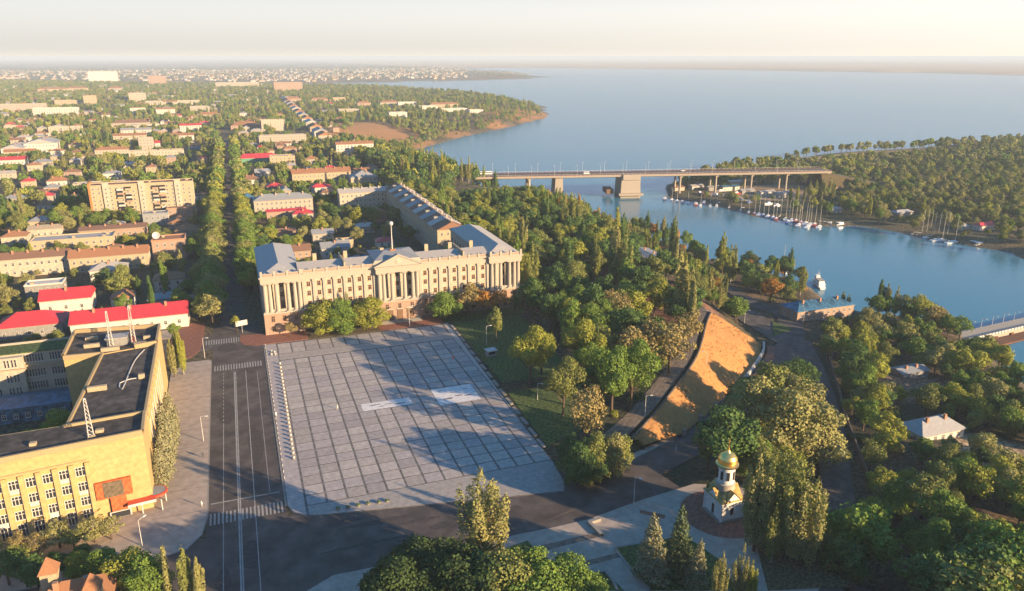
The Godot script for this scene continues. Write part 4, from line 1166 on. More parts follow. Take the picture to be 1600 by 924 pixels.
func town_buildings() -> void:
	# red roofed halls behind the yellow building
	house("red_roofed_hall", "red metal roofed hall with cream front wall and white gable", "hall", -87.9, -67.6, -368.8, 6.8, {"depth": 13.0, "wall": "white_wall", "roof": "gable", "rise": 3.6, "roof_mat": "roof_red", "floors": 1, "chimneys": 1, "pitch": 5.0})
	house("red_roofed_hall", "low red roofed hall with a grey street wall", "hall", -98.4, -74.4, -339.9, 5.0, {"depth": 15.0, "wall": "grey_wall", "roof": "hip", "rise": 4.2, "roof_mat": "roof_red", "floors": 1, "chimneys": 0, "pitch": 4.0, "along": true})
	house("red_roofed_hall", "long red roofed hall ending in a white gable at the street", "hall", -70.1, -25.9, -332.3, 6.0, {"depth": 15.0, "wall": "white_wall", "roof": "gable", "rise": 3.6, "roof_mat": "roof_red", "floors": 1, "chimneys": 3, "pitch": 5.0})
	house("flat_roofed_block", "pale flat roofed block behind the red roofed halls", "building", -99.1, -83.3, -396.1, 7.0, {"depth": 9.0, "wall": "grey_wall", "roof_mat": "white_wall", "trim": "white_wall", "floors": 2})
	# cream rows along the side street
	house("cream_row", "cream two storey row with a brown patched roof", "building", -126.5, -88.8, -444.9, 9.5, {"depth": 12.0, "wall": "cream", "roof": "gable", "rise": 2.6, "roof_mat": "roof_brown", "floors": 2, "chimneys": 5})
	house("cream_row", "cream two storey row with a pink tiled roof and white bay", "building", -87.9, -49.9, -440.5, 8.5, {"depth": 12.0, "wall": "sand", "roof": "gable", "rise": 3.4, "roof_mat": "roof_orange", "floors": 2, "chimneys": 5})
	var t := house("brick_corner_house", "brick corner house with a white dish on the roof", "house", -48.7, -31.5, -454.0, 11.5, {"depth": 13.0, "wall": "pinkish", "roof_mat": "roof_orange", "trim": "brick_wall", "floors": 3})
	put(t, "satellite_dish", Shape.new().lathe(Vector3.ZERO, [Vector2(0, 0), Vector2(1.2, 0.35), Vector2(2.0, 1.0), Vector2(1.9, 1.05), Vector2(0, 0.15)], 18).moved(Transform3D(Basis(Vector3.RIGHT, PI / 2.6), Vector3(-6, 14.0, 3))).done(mats["white_metal"]))
	house("brown_roofed_house", "long house with a flat brown roof below the apartment block", "house", -96.5, -58.8, -525.6, 6.0, {"depth": 14.0, "wall": "pinkish", "roof": "gable", "rise": 1.6, "roof_mat": "roof_brown", "floors": 1, "chimneys": 4})
	house("blue_walled_house", "blue grey house in the shade of the apartment block", "house", -62.7, -47.2, -556.3, 8.0, {"depth": 10.0, "wall": "roof_slate", "roof_mat": "roof_slate", "floors": 2})
	house("brown_house", "brown and white house beside the tree lined street", "house", -48.7, -32.5, -572.6, 8.0, {"depth": 11.0, "wall": "pinkish", "roof_mat": "roof_brown", "floors": 2})
	house("cream_house", "cream house with pale tiled roof at the wood's edge", "house", -137.7, -124.3, -522.2, 6.0, {"depth": 11.0, "wall": "cream", "roof": "hip", "roof_mat": "roof_orange", "floors": 1})
	house("cream_house", "cream house with flat sandy roof among round trees", "house", -127.3, -108.5, -540.1, 6.0, {"depth": 11.0, "wall": "cream", "roof": "gable", "rise": 1.8, "roof_mat": "sand", "floors": 1})
	# apartment block
	var ax := [-96.4, -30.4, -582.0, 25.0]
	var apt := house("apartment_block", "tall cream apartment block with rows of small windows and balconies", "apartment block", ax[0], ax[1], ax[2], 25.0, {"depth": 13.0, "wall": "sand", "floors": 9, "pitch": 3.55, "win_w": 1.3, "win_h": 1.45, "trim": "sand", "roof_mat": "roof_brown", "skip": 0.12})
	var w: float = ax[1] - ax[0]
	put(apt, "end_wall", bx(-w / 2 - 0.25, -w / 2, 0, 27.0, -6.4, 7.6).done(mats["orange_wall"]))
	put(apt, "end_wall", bx(-w / 2, -w / 2 + 1.0, 0, 26.6, 6.5, 7.6).done(mats["orange_wall"]))
	for f in [0.16, 0.5, 0.85]:
		put(apt, "stair_tower", bx(-2.0, 2.0, 0, 27.6, 6.5, 7.5).done(mats["cream"]), Vector3(-w / 2 + w * f, 0, 0))
		for k in 8:
			put(apt, "stair_window", window(1.0, 1.2, 0), Vector3(-w / 2 + w * f, 3.0 + k * 2.75, 7.5))
	for f in [0.29, 0.37, 0.63, 0.70]:
		for k in 8:
			var b := put(apt, "balcony", bx(-1.9, 1.9, 0, 1.2, 6.5, 7.9).done(mats[["white_wall", "cream_light", "sand", "pinkish"][(k + int(f * 20)) % 4]]), Vector3(-w / 2 + w * f, 2.2 + k * 2.75, 0))
			if (k * 7 + int(f * 10)) % 3:
				put(b, "glazing", bx(-1.85, 1.85, 1.2, 2.4, 6.5, 7.85).done(mats["glass"]))
	# behind the city hall
	var c := house("cream_school", "cream three storey house with blue grey hipped roofs", "building", 9.3, 50.4, -566.6, 11.0, {"depth": 14.0, "wall": "cream_light", "roof": "hip", "rise": 3.6, "roof_mat": "roof_slate", "floors": 3, "chimneys": 4, "chimney": "sand"})
	house("red_roofed_annex", "red roofed annex in front of the blue grey roofed house", "building", 16.8, 43.8, -550.5, 5.5, {"depth": 8.0, "wall": "pinkish", "roof": "gable", "rise": 1.2, "roof_mat": "roof_red", "floors": 1, "chimneys": 0})
	house("domed_corner", "round shouldered corner house with blue sheet roof", "building", 0.8, 10.2, -587.0, 9.0, {"depth": 12.0, "wall": "grey_wall", "roof": "hip", "rise": 4.0, "roof_mat": "roof_blue", "floors": 3, "chimneys": 0})
	house("courtyard_row", "grey roofed back row of the courtyard block", "building", 68.5, 108.9, -555.0, 15.0, {"depth": 12.0, "wall": "cream", "roof": "gable", "rise": 2.6, "roof_mat": "roof_pale", "floors": 4, "chimneys": 6, "chimney": "cream_light"})
	var side := house("courtyard_row", "long courtyard row with patched brown and grey roof running towards the river", "building", 102.5, 118.9, -404.3, 17.0, {"depth": 150.0, "wall": "sand", "roof": "gable", "rise": 4.0, "roof_mat": "roof_brown", "floors": 4, "pitch": 3.4, "chimneys": 14, "chimney": "cream_light", "along": false})
	for k in 7:
		put(side, "dormer", bx(-1.2, 1.2, 17.5, 20.4, -1.4, 1.4).done(mats["cream_light"]), Vector3(-3.6, 0, -66 + k * 20.0))
		put(side, "roof_patch", Shape.new().roof(Vector2(-9.3, -4.6), Vector2(9.3, 4.6), 17.04, 4.0, 0.0, false).done(mats["roof_slate" if k % 2 else "roof_pale"]), Vector3(0, 0.03, -58 + k * 19.5))
	house("cream_hut", "small cream hut in the courtyard behind the city hall", "hut", 51.9, 61.7, -448.2, 4.5, {"depth": 7.0, "wall": "sand", "roof_mat": "roof_pale", "floors": 1})
	house("brown_roofed_shed", "low shed with rusty brown roof behind the city hall", "shed", 20.2, 31.6, -489.4, 4.0, {"depth": 9.0, "wall": "pinkish", "roof": "gable", "rise": 1.6, "roof_mat": "roof_brown", "floors": 1})
	house("cream_terrace", "long cream terrace with pale pink roof and party walls", "building", 46.6, 99.0, -706.4, 9.0, {"depth": 14.0, "wall": "sand", "roof": "gable", "rise": 3.6, "roof_mat": "roof_orange", "floors": 2, "chimneys": 6})
	house("blue_roofed_villa", "cream villa with steep blue grey roof near the bluff", "villa", 94.9, 118.8, -679.5, 7.0, {"depth": 16.0, "wall": "cream", "roof": "hip", "rise": 5.5, "roof_mat": "roof_slate", "floors": 2, "along": false})
	house("brown_roofed_cottage", "white cottage with brown hipped roof beside the avenue", "cottage", 3.9, 18.0, -712.4, 5.0, {"depth": 11.0, "wall": "white_wall", "roof": "hip", "rise": 3.6, "roof_mat": "roof_brown", "floors": 1})
	house("market_hall", "magenta roofed market hall above a green fence wall", "hall", 0.6, 46.3, -860.3, 6.0, {"depth": 18.0, "wall": "green_wall", "roof": "hip", "rise": 4.0, "roof_mat": "roof_red", "floors": 1, "trim": "white_wall", "chimneys": 0})
	house("cream_block", "long cream flat roofed block above the market hall", "building", 32.1, 92.4, -1058.1, 10.0, {"depth": 13.0, "wall": "cream_light", "roof_mat": "roof_pale", "floors": 3})
	house("tiled_hall", "broad hall with orange tiled roof at the avenue end", "hall", -1.3, 41.4, -1275.9, 7.0, {"depth": 26.0, "wall": "pinkish", "roof": "hip", "rise": 6.0, "roof_mat": "roof_orange", "floors": 2})
	house("white_house", "white two storey house with a red roof among poplars", "house", -74.0, -43.3, -1267.2, 10.0, {"depth": 13.0, "wall": "white_wall", "roof": "gable", "rise": 2.6, "roof_mat": "roof_red", "floors": 3})
	house("red_roofed_house", "low house with a bright orange red roof by the avenue", "house", -55.5, -18.6, -1557.7, 6.0, {"depth": 14.0, "wall": "sand", "roof": "hip", "rise": 4.0, "roof_mat": "roof_orange", "floors": 1})
	house("brown_roofed_block", "cream block with wide brown roof behind dark trees", "building", -180.4, -125.5, -1376.6, 8.0, {"depth": 22.0, "wall": "cream_light", "roof": "hip", "rise": 4.6, "roof_mat": "roof_brown", "floors": 2})
	house("white_cottage", "white gabled cottage between dark trees", "cottage", -125.8, -110.7, -1376.5, 5.0, {"depth": 10.0, "wall": "white_wall", "roof": "gable", "rise": 3.0, "roof_mat": "sand", "floors": 1, "along": false})
	house("white_cottage", "white narrow cottage beside the gabled cottage", "cottage", -111.1, -100.3, -1412.4, 6.0, {"depth": 9.0, "wall": "white_wall", "roof": "hip", "rise": 2.5, "roof_mat": "roof_pale", "floors": 2})
	house("long_cream_school", "long low cream building with pale roofs in front of tall trees", "building", -151.0, -115.8, -988.7, 7.0, {"depth": 12.0, "wall": "cream", "roof": "hip", "rise": 3.0, "roof_mat": "roof_orange", "floors": 2})
	house("long_cream_school", "long cream wing beside the tall white tower house", "building", -112.6, -55.2, -957.6, 7.0, {"depth": 11.0, "wall": "cream", "roof_mat": "roof_pale", "floors": 2})
	house("tower_house", "tall narrow white tower house in the long cream school", "building", -108.4, -92.1, -1030.1, 15.0, {"depth": 9.0, "wall": "cream_light", "roof_mat": "roof_pale", "floors": 4})
	house("blue_shed", "small shed with a blue roof near the avenue", "shed", -51.9, -38.9, -1005.1, 4.0, {"depth": 8.0, "wall": "roof_blue", "roof": "gable", "rise": 1.0, "roof_mat": "roof_blue", "floors": 1})
	house("factory_hall", "white factory hall with sloping grey roofs", "factory", -254.0, -231.5, -1032.8, 8.0, {"depth": 30.0, "wall": "white_wall", "roof": "gable", "rise": 4.0, "roof_mat": "roof_grey", "floors": 2, "along": false})
	house("factory_hall", "white factory hall with a long grey shed roof", "factory", -234.3, -200.9, -1051.8, 11.0, {"depth": 36.0, "wall": "white_wall", "roof": "gable", "rise": 5.0, "roof_mat": "roof_grey", "floors": 2, "along": false})
	house("red_roofed_shop", "red roofed shop with white walls below the factory", "shop", -234.4, -209.4, -932.8, 6.0, {"depth": 14.0, "wall": "white_wall", "roof": "gable", "rise": 3.0, "roof_mat": "roof_red", "floors": 1})
	house("red_roofed_cottage", "cottage with an orange red roof under round trees", "cottage", -158.1, -142.2, -763.3, 5.0, {"depth": 11.0, "wall": "white_wall", "roof": "hip", "rise": 3.2, "roof_mat": "roof_orange", "floors": 1})
	house("gabled_white_house", "white house with a pale gabled roof near the factory", "house", -262.7, -243.5, -1363.5, 6.0, {"depth": 12.0, "wall": "white_wall", "roof": "gable", "rise": 3.5, "roof_mat": "roof_slate", "floors": 1, "along": false})
	house("cream_barracks", "long cream barracks beyond the gabled white house", "building", -333.8, -301.7, -1399.1, 6.0, {"depth": 12.0, "wall": "cream", "roof_mat": "roof_pale", "floors": 2})
	# taller blocks further out
	house("slab_block", "long white slab block with window bands behind trees", "apartment block", -450.1, -358.8, -1847.6, 16.0, {"depth": 14.0, "wall": "cream_light", "roof_mat": "roof_pale", "floors": 5, "pitch": 4.0, "win_w": 1.8, "sides": false})
	house("slab_block", "shorter white slab block beside the long slab", "apartment block", -353.6, -276.7, -1703.5, 15.0, {"depth": 14.0, "wall": "white_wall", "roof_mat": "roof_pale", "floors": 5, "pitch": 4.0, "win_w": 1.8, "sides": false})
	house("slab_block", "pinkish slab block with flat roof and stair tower", "apartment block", -372.5, -315.8, -2015.5, 14.0, {"depth": 14.0, "wall": "sand", "roof_mat": "roof_orange", "floors": 4, "pitch": 4.4, "win_w": 1.8, "sides": false})
	house("tower_block", "square cream tower beside the pinkish slab", "apartment block", -310.1, -285.4, -1996.2, 24.0, {"depth": 18.0, "wall": "sand", "roof_mat": "roof_orange", "floors": 6, "pitch": 5.0, "win_w": 2.0, "sides": false})
	house("office_block", "dark fronted office block with cream tower", "building", -232.3, -194.8, -2144.7, 22.0, {"depth": 22.0, "wall": "cream", "roof_mat": "roof_grey", "floors": 5, "pitch": 5.0, "win_w": 2.4, "sides": false})
	house("office_block", "very long low cream block beside the office tower", "building", -182.8, -65.6, -1985.8, 10.0, {"depth": 16.0, "wall": "cream", "roof_mat": "roof_pale", "floors": 3, "pitch": 5.0, "win_w": 2.4, "sides": false})
	house("grain_store", "big white windowless block rising over the town", "building", -600.3, -480.5, -4089.2, 42.0, {"depth": 40.0, "wall": "white_wall", "roof_mat": "white_wall", "floors": 2, "pitch": 14.0, "win_w": 2.0, "win_h": 2.0, "sides": false})
	house("brick_tower_block", "pink brick tower block at the end of the town", "apartment block", -288.1, -224.0, -3367.0, 36.0, {"depth": 30.0, "wall": "pinkish", "roof_mat": "roof_orange", "floors": 7, "pitch": 8.0, "win_w": 2.6, "sides": false})
	house("brick_tower_block", "pink brick hospital block beside the water", "apartment block", 139.6, 228.5, -2602.5, 30.0, {"depth": 26.0, "wall": "pinkish", "roof_mat": "roof_orange", "floors": 6, "pitch": 8.0, "win_w": 2.6, "sides": false})
	house("far_cream_block", "row of far cream flats before the inlet", "apartment block", -38.6, 109.3, -2990.4, 20.0, {"depth": 20.0, "wall": "cream_light", "roof_mat": "roof_pale", "floors": 4, "pitch": 9.0, "win_w": 3.0, "sides": false})
	house("far_cream_block", "far orange roofed flats below the grain store", "apartment block", -559.6, -478.2, -2811.3, 12.0, {"depth": 20.0, "wall": "sand", "roof": "hip", "roof_mat": "roof_orange", "floors": 3, "pitch": 8.0, "win_w": 2.6, "sides": false})
	house("far_cream_block", "far orange roofed flats at the foot of the grain store", "apartment block", -483.0, -424.7, -2840.7, 12.0, {"depth": 20.0, "wall": "sand", "roof": "hip", "roof_mat": "roof_orange", "floors": 3, "pitch": 8.0, "win_w": 2.6, "sides": false})
	house("far_cream_block", "far white flats with orange roofs beside the dark office", "apartment block", -360.3, -319.6, -2799.2, 12.0, {"depth": 20.0, "wall": "cream_light", "roof": "hip", "roof_mat": "roof_orange", "floors": 3, "pitch": 8.0, "win_w": 2.6, "sides": false})
	house("brown_roofed_block", "hospital side wing with brown roof below the pink block", "building", 134.2, 171.5, -2025.0, 9.0, {"depth": 20.0, "wall": "pinkish", "roof": "hip", "roof_mat": "roof_orange", "floors": 2, "sides": false})
	# the street of row houses running away towards the point
	for k in 12:
		var q := Vector2(119.0, -1075.0).lerp(Vector2(137.0, -2050.0), pow(k / 11.0, 1.15))
		house("row_house", "row house with %s roof along the ridge street" % ["a brown tiled", "a blue grey", "an orange", "a pale"][k % 4], "house", q.x - 9, q.x + 9, q.y, 7.0, {"depth": 34.0 + k * 3.0, "wall": ["cream", "white_wall", "sand"][k % 3], "roof": "gable", "rise": 3.6, "roof_mat": ["roof_orange", "roof_slate", "roof_orange", "roof_pale"][k % 4], "floors": 2, "along": false, "sides": false, "group": "row houses along the ridge street", "chimneys": 2})
	# houses on the point
	for a in [[329.0, 373.9, -1795.4, 8.0, "cream_light", "roof_orange"], [364.4, 407.7, -1763.9, 9.0, "white_wall", "roof_grey"], [386.3, 424.7, -1642.5, 7.0, "white_wall", "roof_pale"], [418.5, 486.3, -1680.4, 8.0, "sand", "roof_orange"], [408.1, 462.7, -1542.6, 7.0, "white_wall", "roof_pale"], [280.4, 314.5, -1443.7, 9.0, "white_wall", "roof_pale"], [207.5, 248.7, -1597.1, 7.0, "cream_light", "roof_pale"], [456.6, 485.2, -1504.4, 6.0, "white_wall", "roof_pale"], [275.4, 306.0, -1790.7, 8.0, "pinkish", "roof_orange"], [193.1, 233.7, -1991.7, 8.0, "pinkish", "roof_orange"], [249.6, 281.7, -2016.5, 9.0, "sand", "roof_pale"]]:
		house("point_house", "%s house with %s roof on the wooded point" % [{"cream_light": "cream", "white_wall": "white", "sand": "sandy", "pinkish": "pink"}[a[4]], {"roof_orange": "an orange", "roof_grey": "a grey", "roof_pale": "a pale flat"}[a[5]]], "house", a[0], a[1], a[2], a[3], {"depth": 16.0, "wall": a[4], "roof_mat": a[5], "roof": "hip" if a[5] == "roof_orange" else "flat", "floors": 2, "pitch": 5.0, "win_w": 1.8, "group": "houses on the wooded point", "sides": false})
	low_house("shore_house", "white house standing on the shore below the bluff", "house", 202.6, 222.7, -1015.2, -8.0, {"depth": 12.0, "wall": "white_wall", "roof_mat": "roof_pale", "floors": 2})
	small_houses()


# small private houses scattered among the trees of the town, then the far shore
func small_houses() -> void:
	var kinds := []
	var r := RandomNumberGenerator.new()
	r.seed = 77
	var placed := 0
	# mid-rise blocks between the trees
	var blocks := 0
	while blocks < 20 and placed < 4000:
		placed += 1
		var z := -430.0 - 1500.0 * pow(r.randf(), 1.1)
		var x := lerpf(z * 0.26, 60.0 + z * -0.08, r.randf())
		var w := r.randf_range(18, 44)
		if absf(x + 8.0) < w / 2 + 17 or not clear_of(x - w / 2 - 9, x + w / 2 + 9, z - 22, z + 14):
			continue
		var l := land(Vector2(x, z))
		if l[1] < 80.0 or not l[2]:
			continue
		var wall: String = ["white_wall", "cream_light", "cream", "white_wall", "sand"][r.randi() % 5]
		var rf: String = ["roof_pale", "roof_grey", "roof_orange", "roof_slate", "roof_pale"][r.randi() % 5]
		var tall := r.randi_range(2, 5)
		house("town_block", "%s %s %s storey block with %s roof between town trees" % ["long" if w > 32.0 else "short" if w < 24.0 else "plain", {"white_wall": "white", "cream_light": "light cream", "cream": "cream", "sand": "sandy"}[wall], ["two", "three", "four", "five"][tall - 2], {"roof_pale": "a pale", "roof_grey": "a grey", "roof_orange": "an orange", "roof_slate": "a blue grey"}[rf]], "building", x - w / 2, x + w / 2, z, tall * 3.1 + 0.6, {"depth": r.randf_range(10, 15), "wall": wall, "roof": "gable" if rf == "roof_orange" or rf == "roof_slate" else "flat", "rise": 2.6, "roof_mat": rf, "floors": tall, "pitch": 3.6, "sides": z > -900.0, "group": "plain blocks between the town trees", "open_view": false, "base": l[0] if z < -1300 else 0.0})
		blocks += 1
	placed = 0
	var tries := 0
	var names_ := {"roof_orange": "orange tiled", "roof_brown": "brown tiled", "roof_grey": "grey", "roof_pale": "pale sheet", "roof_slate": "blue grey", "roof_red": "red"}
	while placed < 190 and tries < 9000:
		tries += 1
		var z := -360.0 - 1500.0 * pow(r.randf(), 1.25)
		var x := lerpf(z * -0.02 + z * 0.27, 60.0 + z * -0.09, r.randf())
		var w := r.randf_range(9, 17)
		var d := r.randf_range(8, 12)
		if absf(x + 8.0) < w / 2 + 16 or not clear_of(x - w / 2 - 5, x + w / 2 + 5, z - d - 6, z + 9):
			continue
		var l := land(Vector2(x, z))
		if l[1] < 70.0 or not l[2]:
			continue
		var rm: String = ["roof_orange", "roof_brown", "roof_grey", "roof_pale", "roof_slate", "roof_brown", "roof_orange", "roof_red"][r.randi() % 8]
		var wm: String = ["cream", "white_wall", "sand", "cream_light", "pinkish", "white_wall"][r.randi() % 6]
		var shape: String = ["hip", "gable", "hip"][r.randi() % 3]
		var storeys := 1 + r.randi() % 2
		house("town_house", "%s %s house with %s roof and %s walls among town trees" % ["wide" if w > 14.0 else "narrow" if w < 11.0 else "small", ("hipped" if shape == "hip" else "gabled") + (" two storey" if storeys == 2 else ""), names_[rm], {"cream": "cream", "white_wall": "white", "sand": "sandy", "cream_light": "light cream", "pinkish": "pink"}[wm]], "house", x - w / 2, x + w / 2, z, r.randf_range(3.6, 7.0), {"depth": d, "wall": wm, "roof": shape, "roof_mat": rm, "floors": storeys, "sides": z > -900.0, "group": "small houses among the town trees", "chimneys": 1, "open_view": r.randf() < 0.4, "base": l[0] if z < -1300 else 0.0})
		placed += 1
	# beyond: the 150 that show most singly, the rest as one mass
	var sets := [[], [], [], []]
	var single := 0
	var proto := []
	for k in 4:
		var s := Shape.new().box(Vector3(-0.5, -0.6, -0.5), Vector3(0.5, 0.55, 0.5))
		var m := s.done(mats[["cream_light", "sand", "white_wall", "cream"][k]])
		Shape.new().roof(Vector2(-0.56, -0.56), Vector2(0.56, 0.56), 0.55, 0.4, 0.3 if k % 2 else 0.0, true).into(m, mats[["roof_orange", "roof_brown", "roof_pale", "roof_grey"][k]])
		proto.append(m)
	tries = 0
	while sets[0].size() + sets[1].size() + sets[2].size() + sets[3].size() < 1500 and tries < 9000:
		tries += 1
		var far := r.randf() < 0.88
		var z := r.randf_range(-7600, -3650) if far else r.randf_range(-3300, -1900)
		var x := lerpf(0.32 * z * 1.0, 0.30 * -z if far else 300.0, r.randf())
		if far and x < -0.28 * -z:
			continue
		var l := land(Vector2(x, z))
		if l[1] < 30.0 or not clear_of(x - 12, x + 12, z - 12, z + 12):
			continue
		var w := r.randf_range(9, 22)
		var b := Basis(Vector3.UP, r.randf_range(-0.6, 0.6)).scaled(Vector3(w, r.randf_range(6, 9), r.randf_range(9, 16)))
		sets[r.randi() % 4].append(Transform3D(b, Vector3(x, l[0] + 2.5, z)))
	for k in 4:
		sets[k].sort_custom(func(a, b): return a.origin.z > b.origin.z)
		for i in mini(36, sets[k].size()):
			var o := thing("far_house", "tiny %s house far out beyond the town" % ["orange roofed white", "brown roofed cream", "pale roofed sandy", "grey roofed white"][k], "house", sets[k][i].origin, 0.0, "tiny far houses with %s roofs" % ["orange", "brown", "pale", "grey"][k])
			o.transform = Transform3D(Basis.IDENTITY, sets[k][i].origin)
			var q := put(o, "body", proto[k])
			q.transform = Transform3D(sets[k][i].basis, Vector3.ZERO)
		mass("far_town", "far spread of tiny houses on the low shore across the water", proto[k], sets[k].slice(36), [])


func mass(called: String, label: String, mesh: Mesh, where: Array, tints: Array) -> void:
	if where.is_empty():
		return
	var mm := MultiMesh.new()
	mm.transform_format = MultiMesh.TRANSFORM_3D
	mm.use_colors = not tints.is_empty()
	mm.mesh = mesh
	mm.instance_count = where.size()
	for i in where.size():
		mm.set_instance_transform(i, where[i])
		if tints:
			mm.set_instance_color(i, tints[i])
	var o := MultiMeshInstance3D.new()
	o.name = numbered(called)
	o.multimesh = mm
	o.set_meta("kind", "stuff")
	o.set_meta("label", label)
	o.set_meta("category", called.replace("_", " "))
	add_child(o)


func clear_of(x0: float, x1: float, z0: float, z1: float) -> bool:
	for q in rects:
		if x0 < q[1] and x1 > q[0] and z0 < q[3] and z1 > q[2]:
			return false
	return true


# ---------------------------------------------------------------- boats and the waterfront

func hull(l: float, w: float, h: float) -> Shape:
	var s := Shape.new()
	var n := 8
	var rows := []
	for i in n + 1:
		var t := float(i) / n
		var half := w / 2 * (1.0 if t < 0.55 else cos((t - 0.55) / 0.45 * PI / 2))
		half *= 0.85 + 0.15 * minf(1.0, t * 4.0)
		var x := -l / 2 + l * t
		var top := h * (1.0 + 0.25 * t * t)
		rows.append([Vector3(x, top, -half), Vector3(x - 0.04 * l * t, -0.15, -half * 0.6), Vector3(x - 0.04 * l * t, -0.15, half * 0.6), Vector3(x, top, half)])
	for i in n:
		s.quad(rows[i][0], rows[i][1], rows[i + 1][1], rows[i + 1][0], Vector3(0, -0.1, -1))
		s.quad(rows[i][3], rows[i][2], rows[i + 1][2], rows[i + 1][3], Vector3(0, -0.1, 1))
		s.quad(rows[i][0], rows[i][3], rows[i + 1][3], rows[i + 1][0], Vector3.UP)
	s.quad(rows[0][0], rows[0][1], rows[0][2], rows[0][3], Vector3(-1, 0, 0))
	return s


func sailboat(at: Vector2, turn: float, l: float, tone: String, label: String, group: String) -> void:
	var root := thing("sailing_boat", label, "sailing boat", Vector3(at.x, WATER, at.y), turn, group)
	put(root, "hull", hull(l, l * 0.3, 1.0).done(mats[tone]))
	var cabin := put(root, "cabin", Shape.new().hexa(Vector2(-l * 0.12, -l * 0.09), Vector2(l * 0.2, l * 0.09), 1.0, Vector2(-l * 0.1, -l * 0.075), Vector2(l * 0.14, l * 0.075), 1.65).done(mats["hull_white"]))
	put(cabin, "cabin_window", bx(-l * 0.09, l * 0.14, 1.2, 1.42, -l * 0.09, l * 0.09).done(mats["glass"]))
	put(root, "mast", Shape.new().tube(Vector3(l * 0.08, 1.0, 0), Vector3(l * 0.08, 1.0 + l * 1.35, 0), 0.13, 0.08, 6).done(mats["white_metal"]))
	put(root, "boom", Shape.new().tube(Vector3(l * 0.08, 2.1, 0), Vector3(-l * 0.38, 2.0, 0), 0.16, 0.13, 6).done(mats["cloth_light"]))


func motorboat(at: Vector2, turn: float, l: float, tone: String, label: String, group: String) -> void:
	var root := thing("motor_boat", label, "motor boat", Vector3(at.x, WATER, at.y), turn, group)
	put(root, "hull", hull(l, l * 0.34, 1.1).done(mats[tone]))
	var cabin := put(root, "cabin", Shape.new().hexa(Vector2(-l * 0.3, -l * 0.12), Vector2(l * 0.12, l * 0.12), 1.1, Vector2(-l * 0.28, -l * 0.11), Vector2(l * 0.02, l * 0.11), 2.6).done(mats["hull_white"]))
	put(cabin, "cabin_window", bx(-l * 0.27, l * 0.07, 1.7, 2.15, -l * 0.123, l * 0.123).done(mats["glass"]))
	put(root, "canopy", bx(-l * 0.45, -l * 0.25, 2.5, 2.62, -l * 0.12, l * 0.12).done(mats["cloth_light"]))


func jetty(a: Vector2, b: Vector2, w: float, label: String) -> void:
	var d := b - a
	var root := thing("jetty", label, "jetty", Vector3(a.x, WATER, a.y), -atan2(d.y, d.x), "wooden jetties of the marina")
	var l := d.length()
	var n := int(l / 2.0)
	var plank := bx(-0.96, 0.96, 0.55, 0.68, -w / 2, w / 2).done(mats["wood"])
	for k in n:
		put(root, "plank", plank, Vector3((k + 0.5) * l / n, 0, 0))
	for k in int(l / 6.0) + 1:
		for z in [-w / 2 + 0.1, w / 2 - 0.1]:
			put(root, "pile", Shape.new().tube(Vector3(k * 6.0, -3, z), Vector3(k * 6.0, 1.3, z), 0.16, 0.16, 6).done(mats["wood"]))


func low_house(called: String, label: String, category: String, x0: float, x1: float, zf: float, top: float, o := {}) -> Node3D:
	var d: float = o.get("depth", 10.0)
	var low := 0.0
	for p in [[x0, zf], [x1, zf], [x0, zf - d], [x1, zf - d]]:
		low += height(p[0], p[1]) * 0.25
	o["base"] = maxf(low, WATER + 0.6)
	return house(called, label, category, x0, x1, zf, maxf(2.6, top - o["base"]), o)


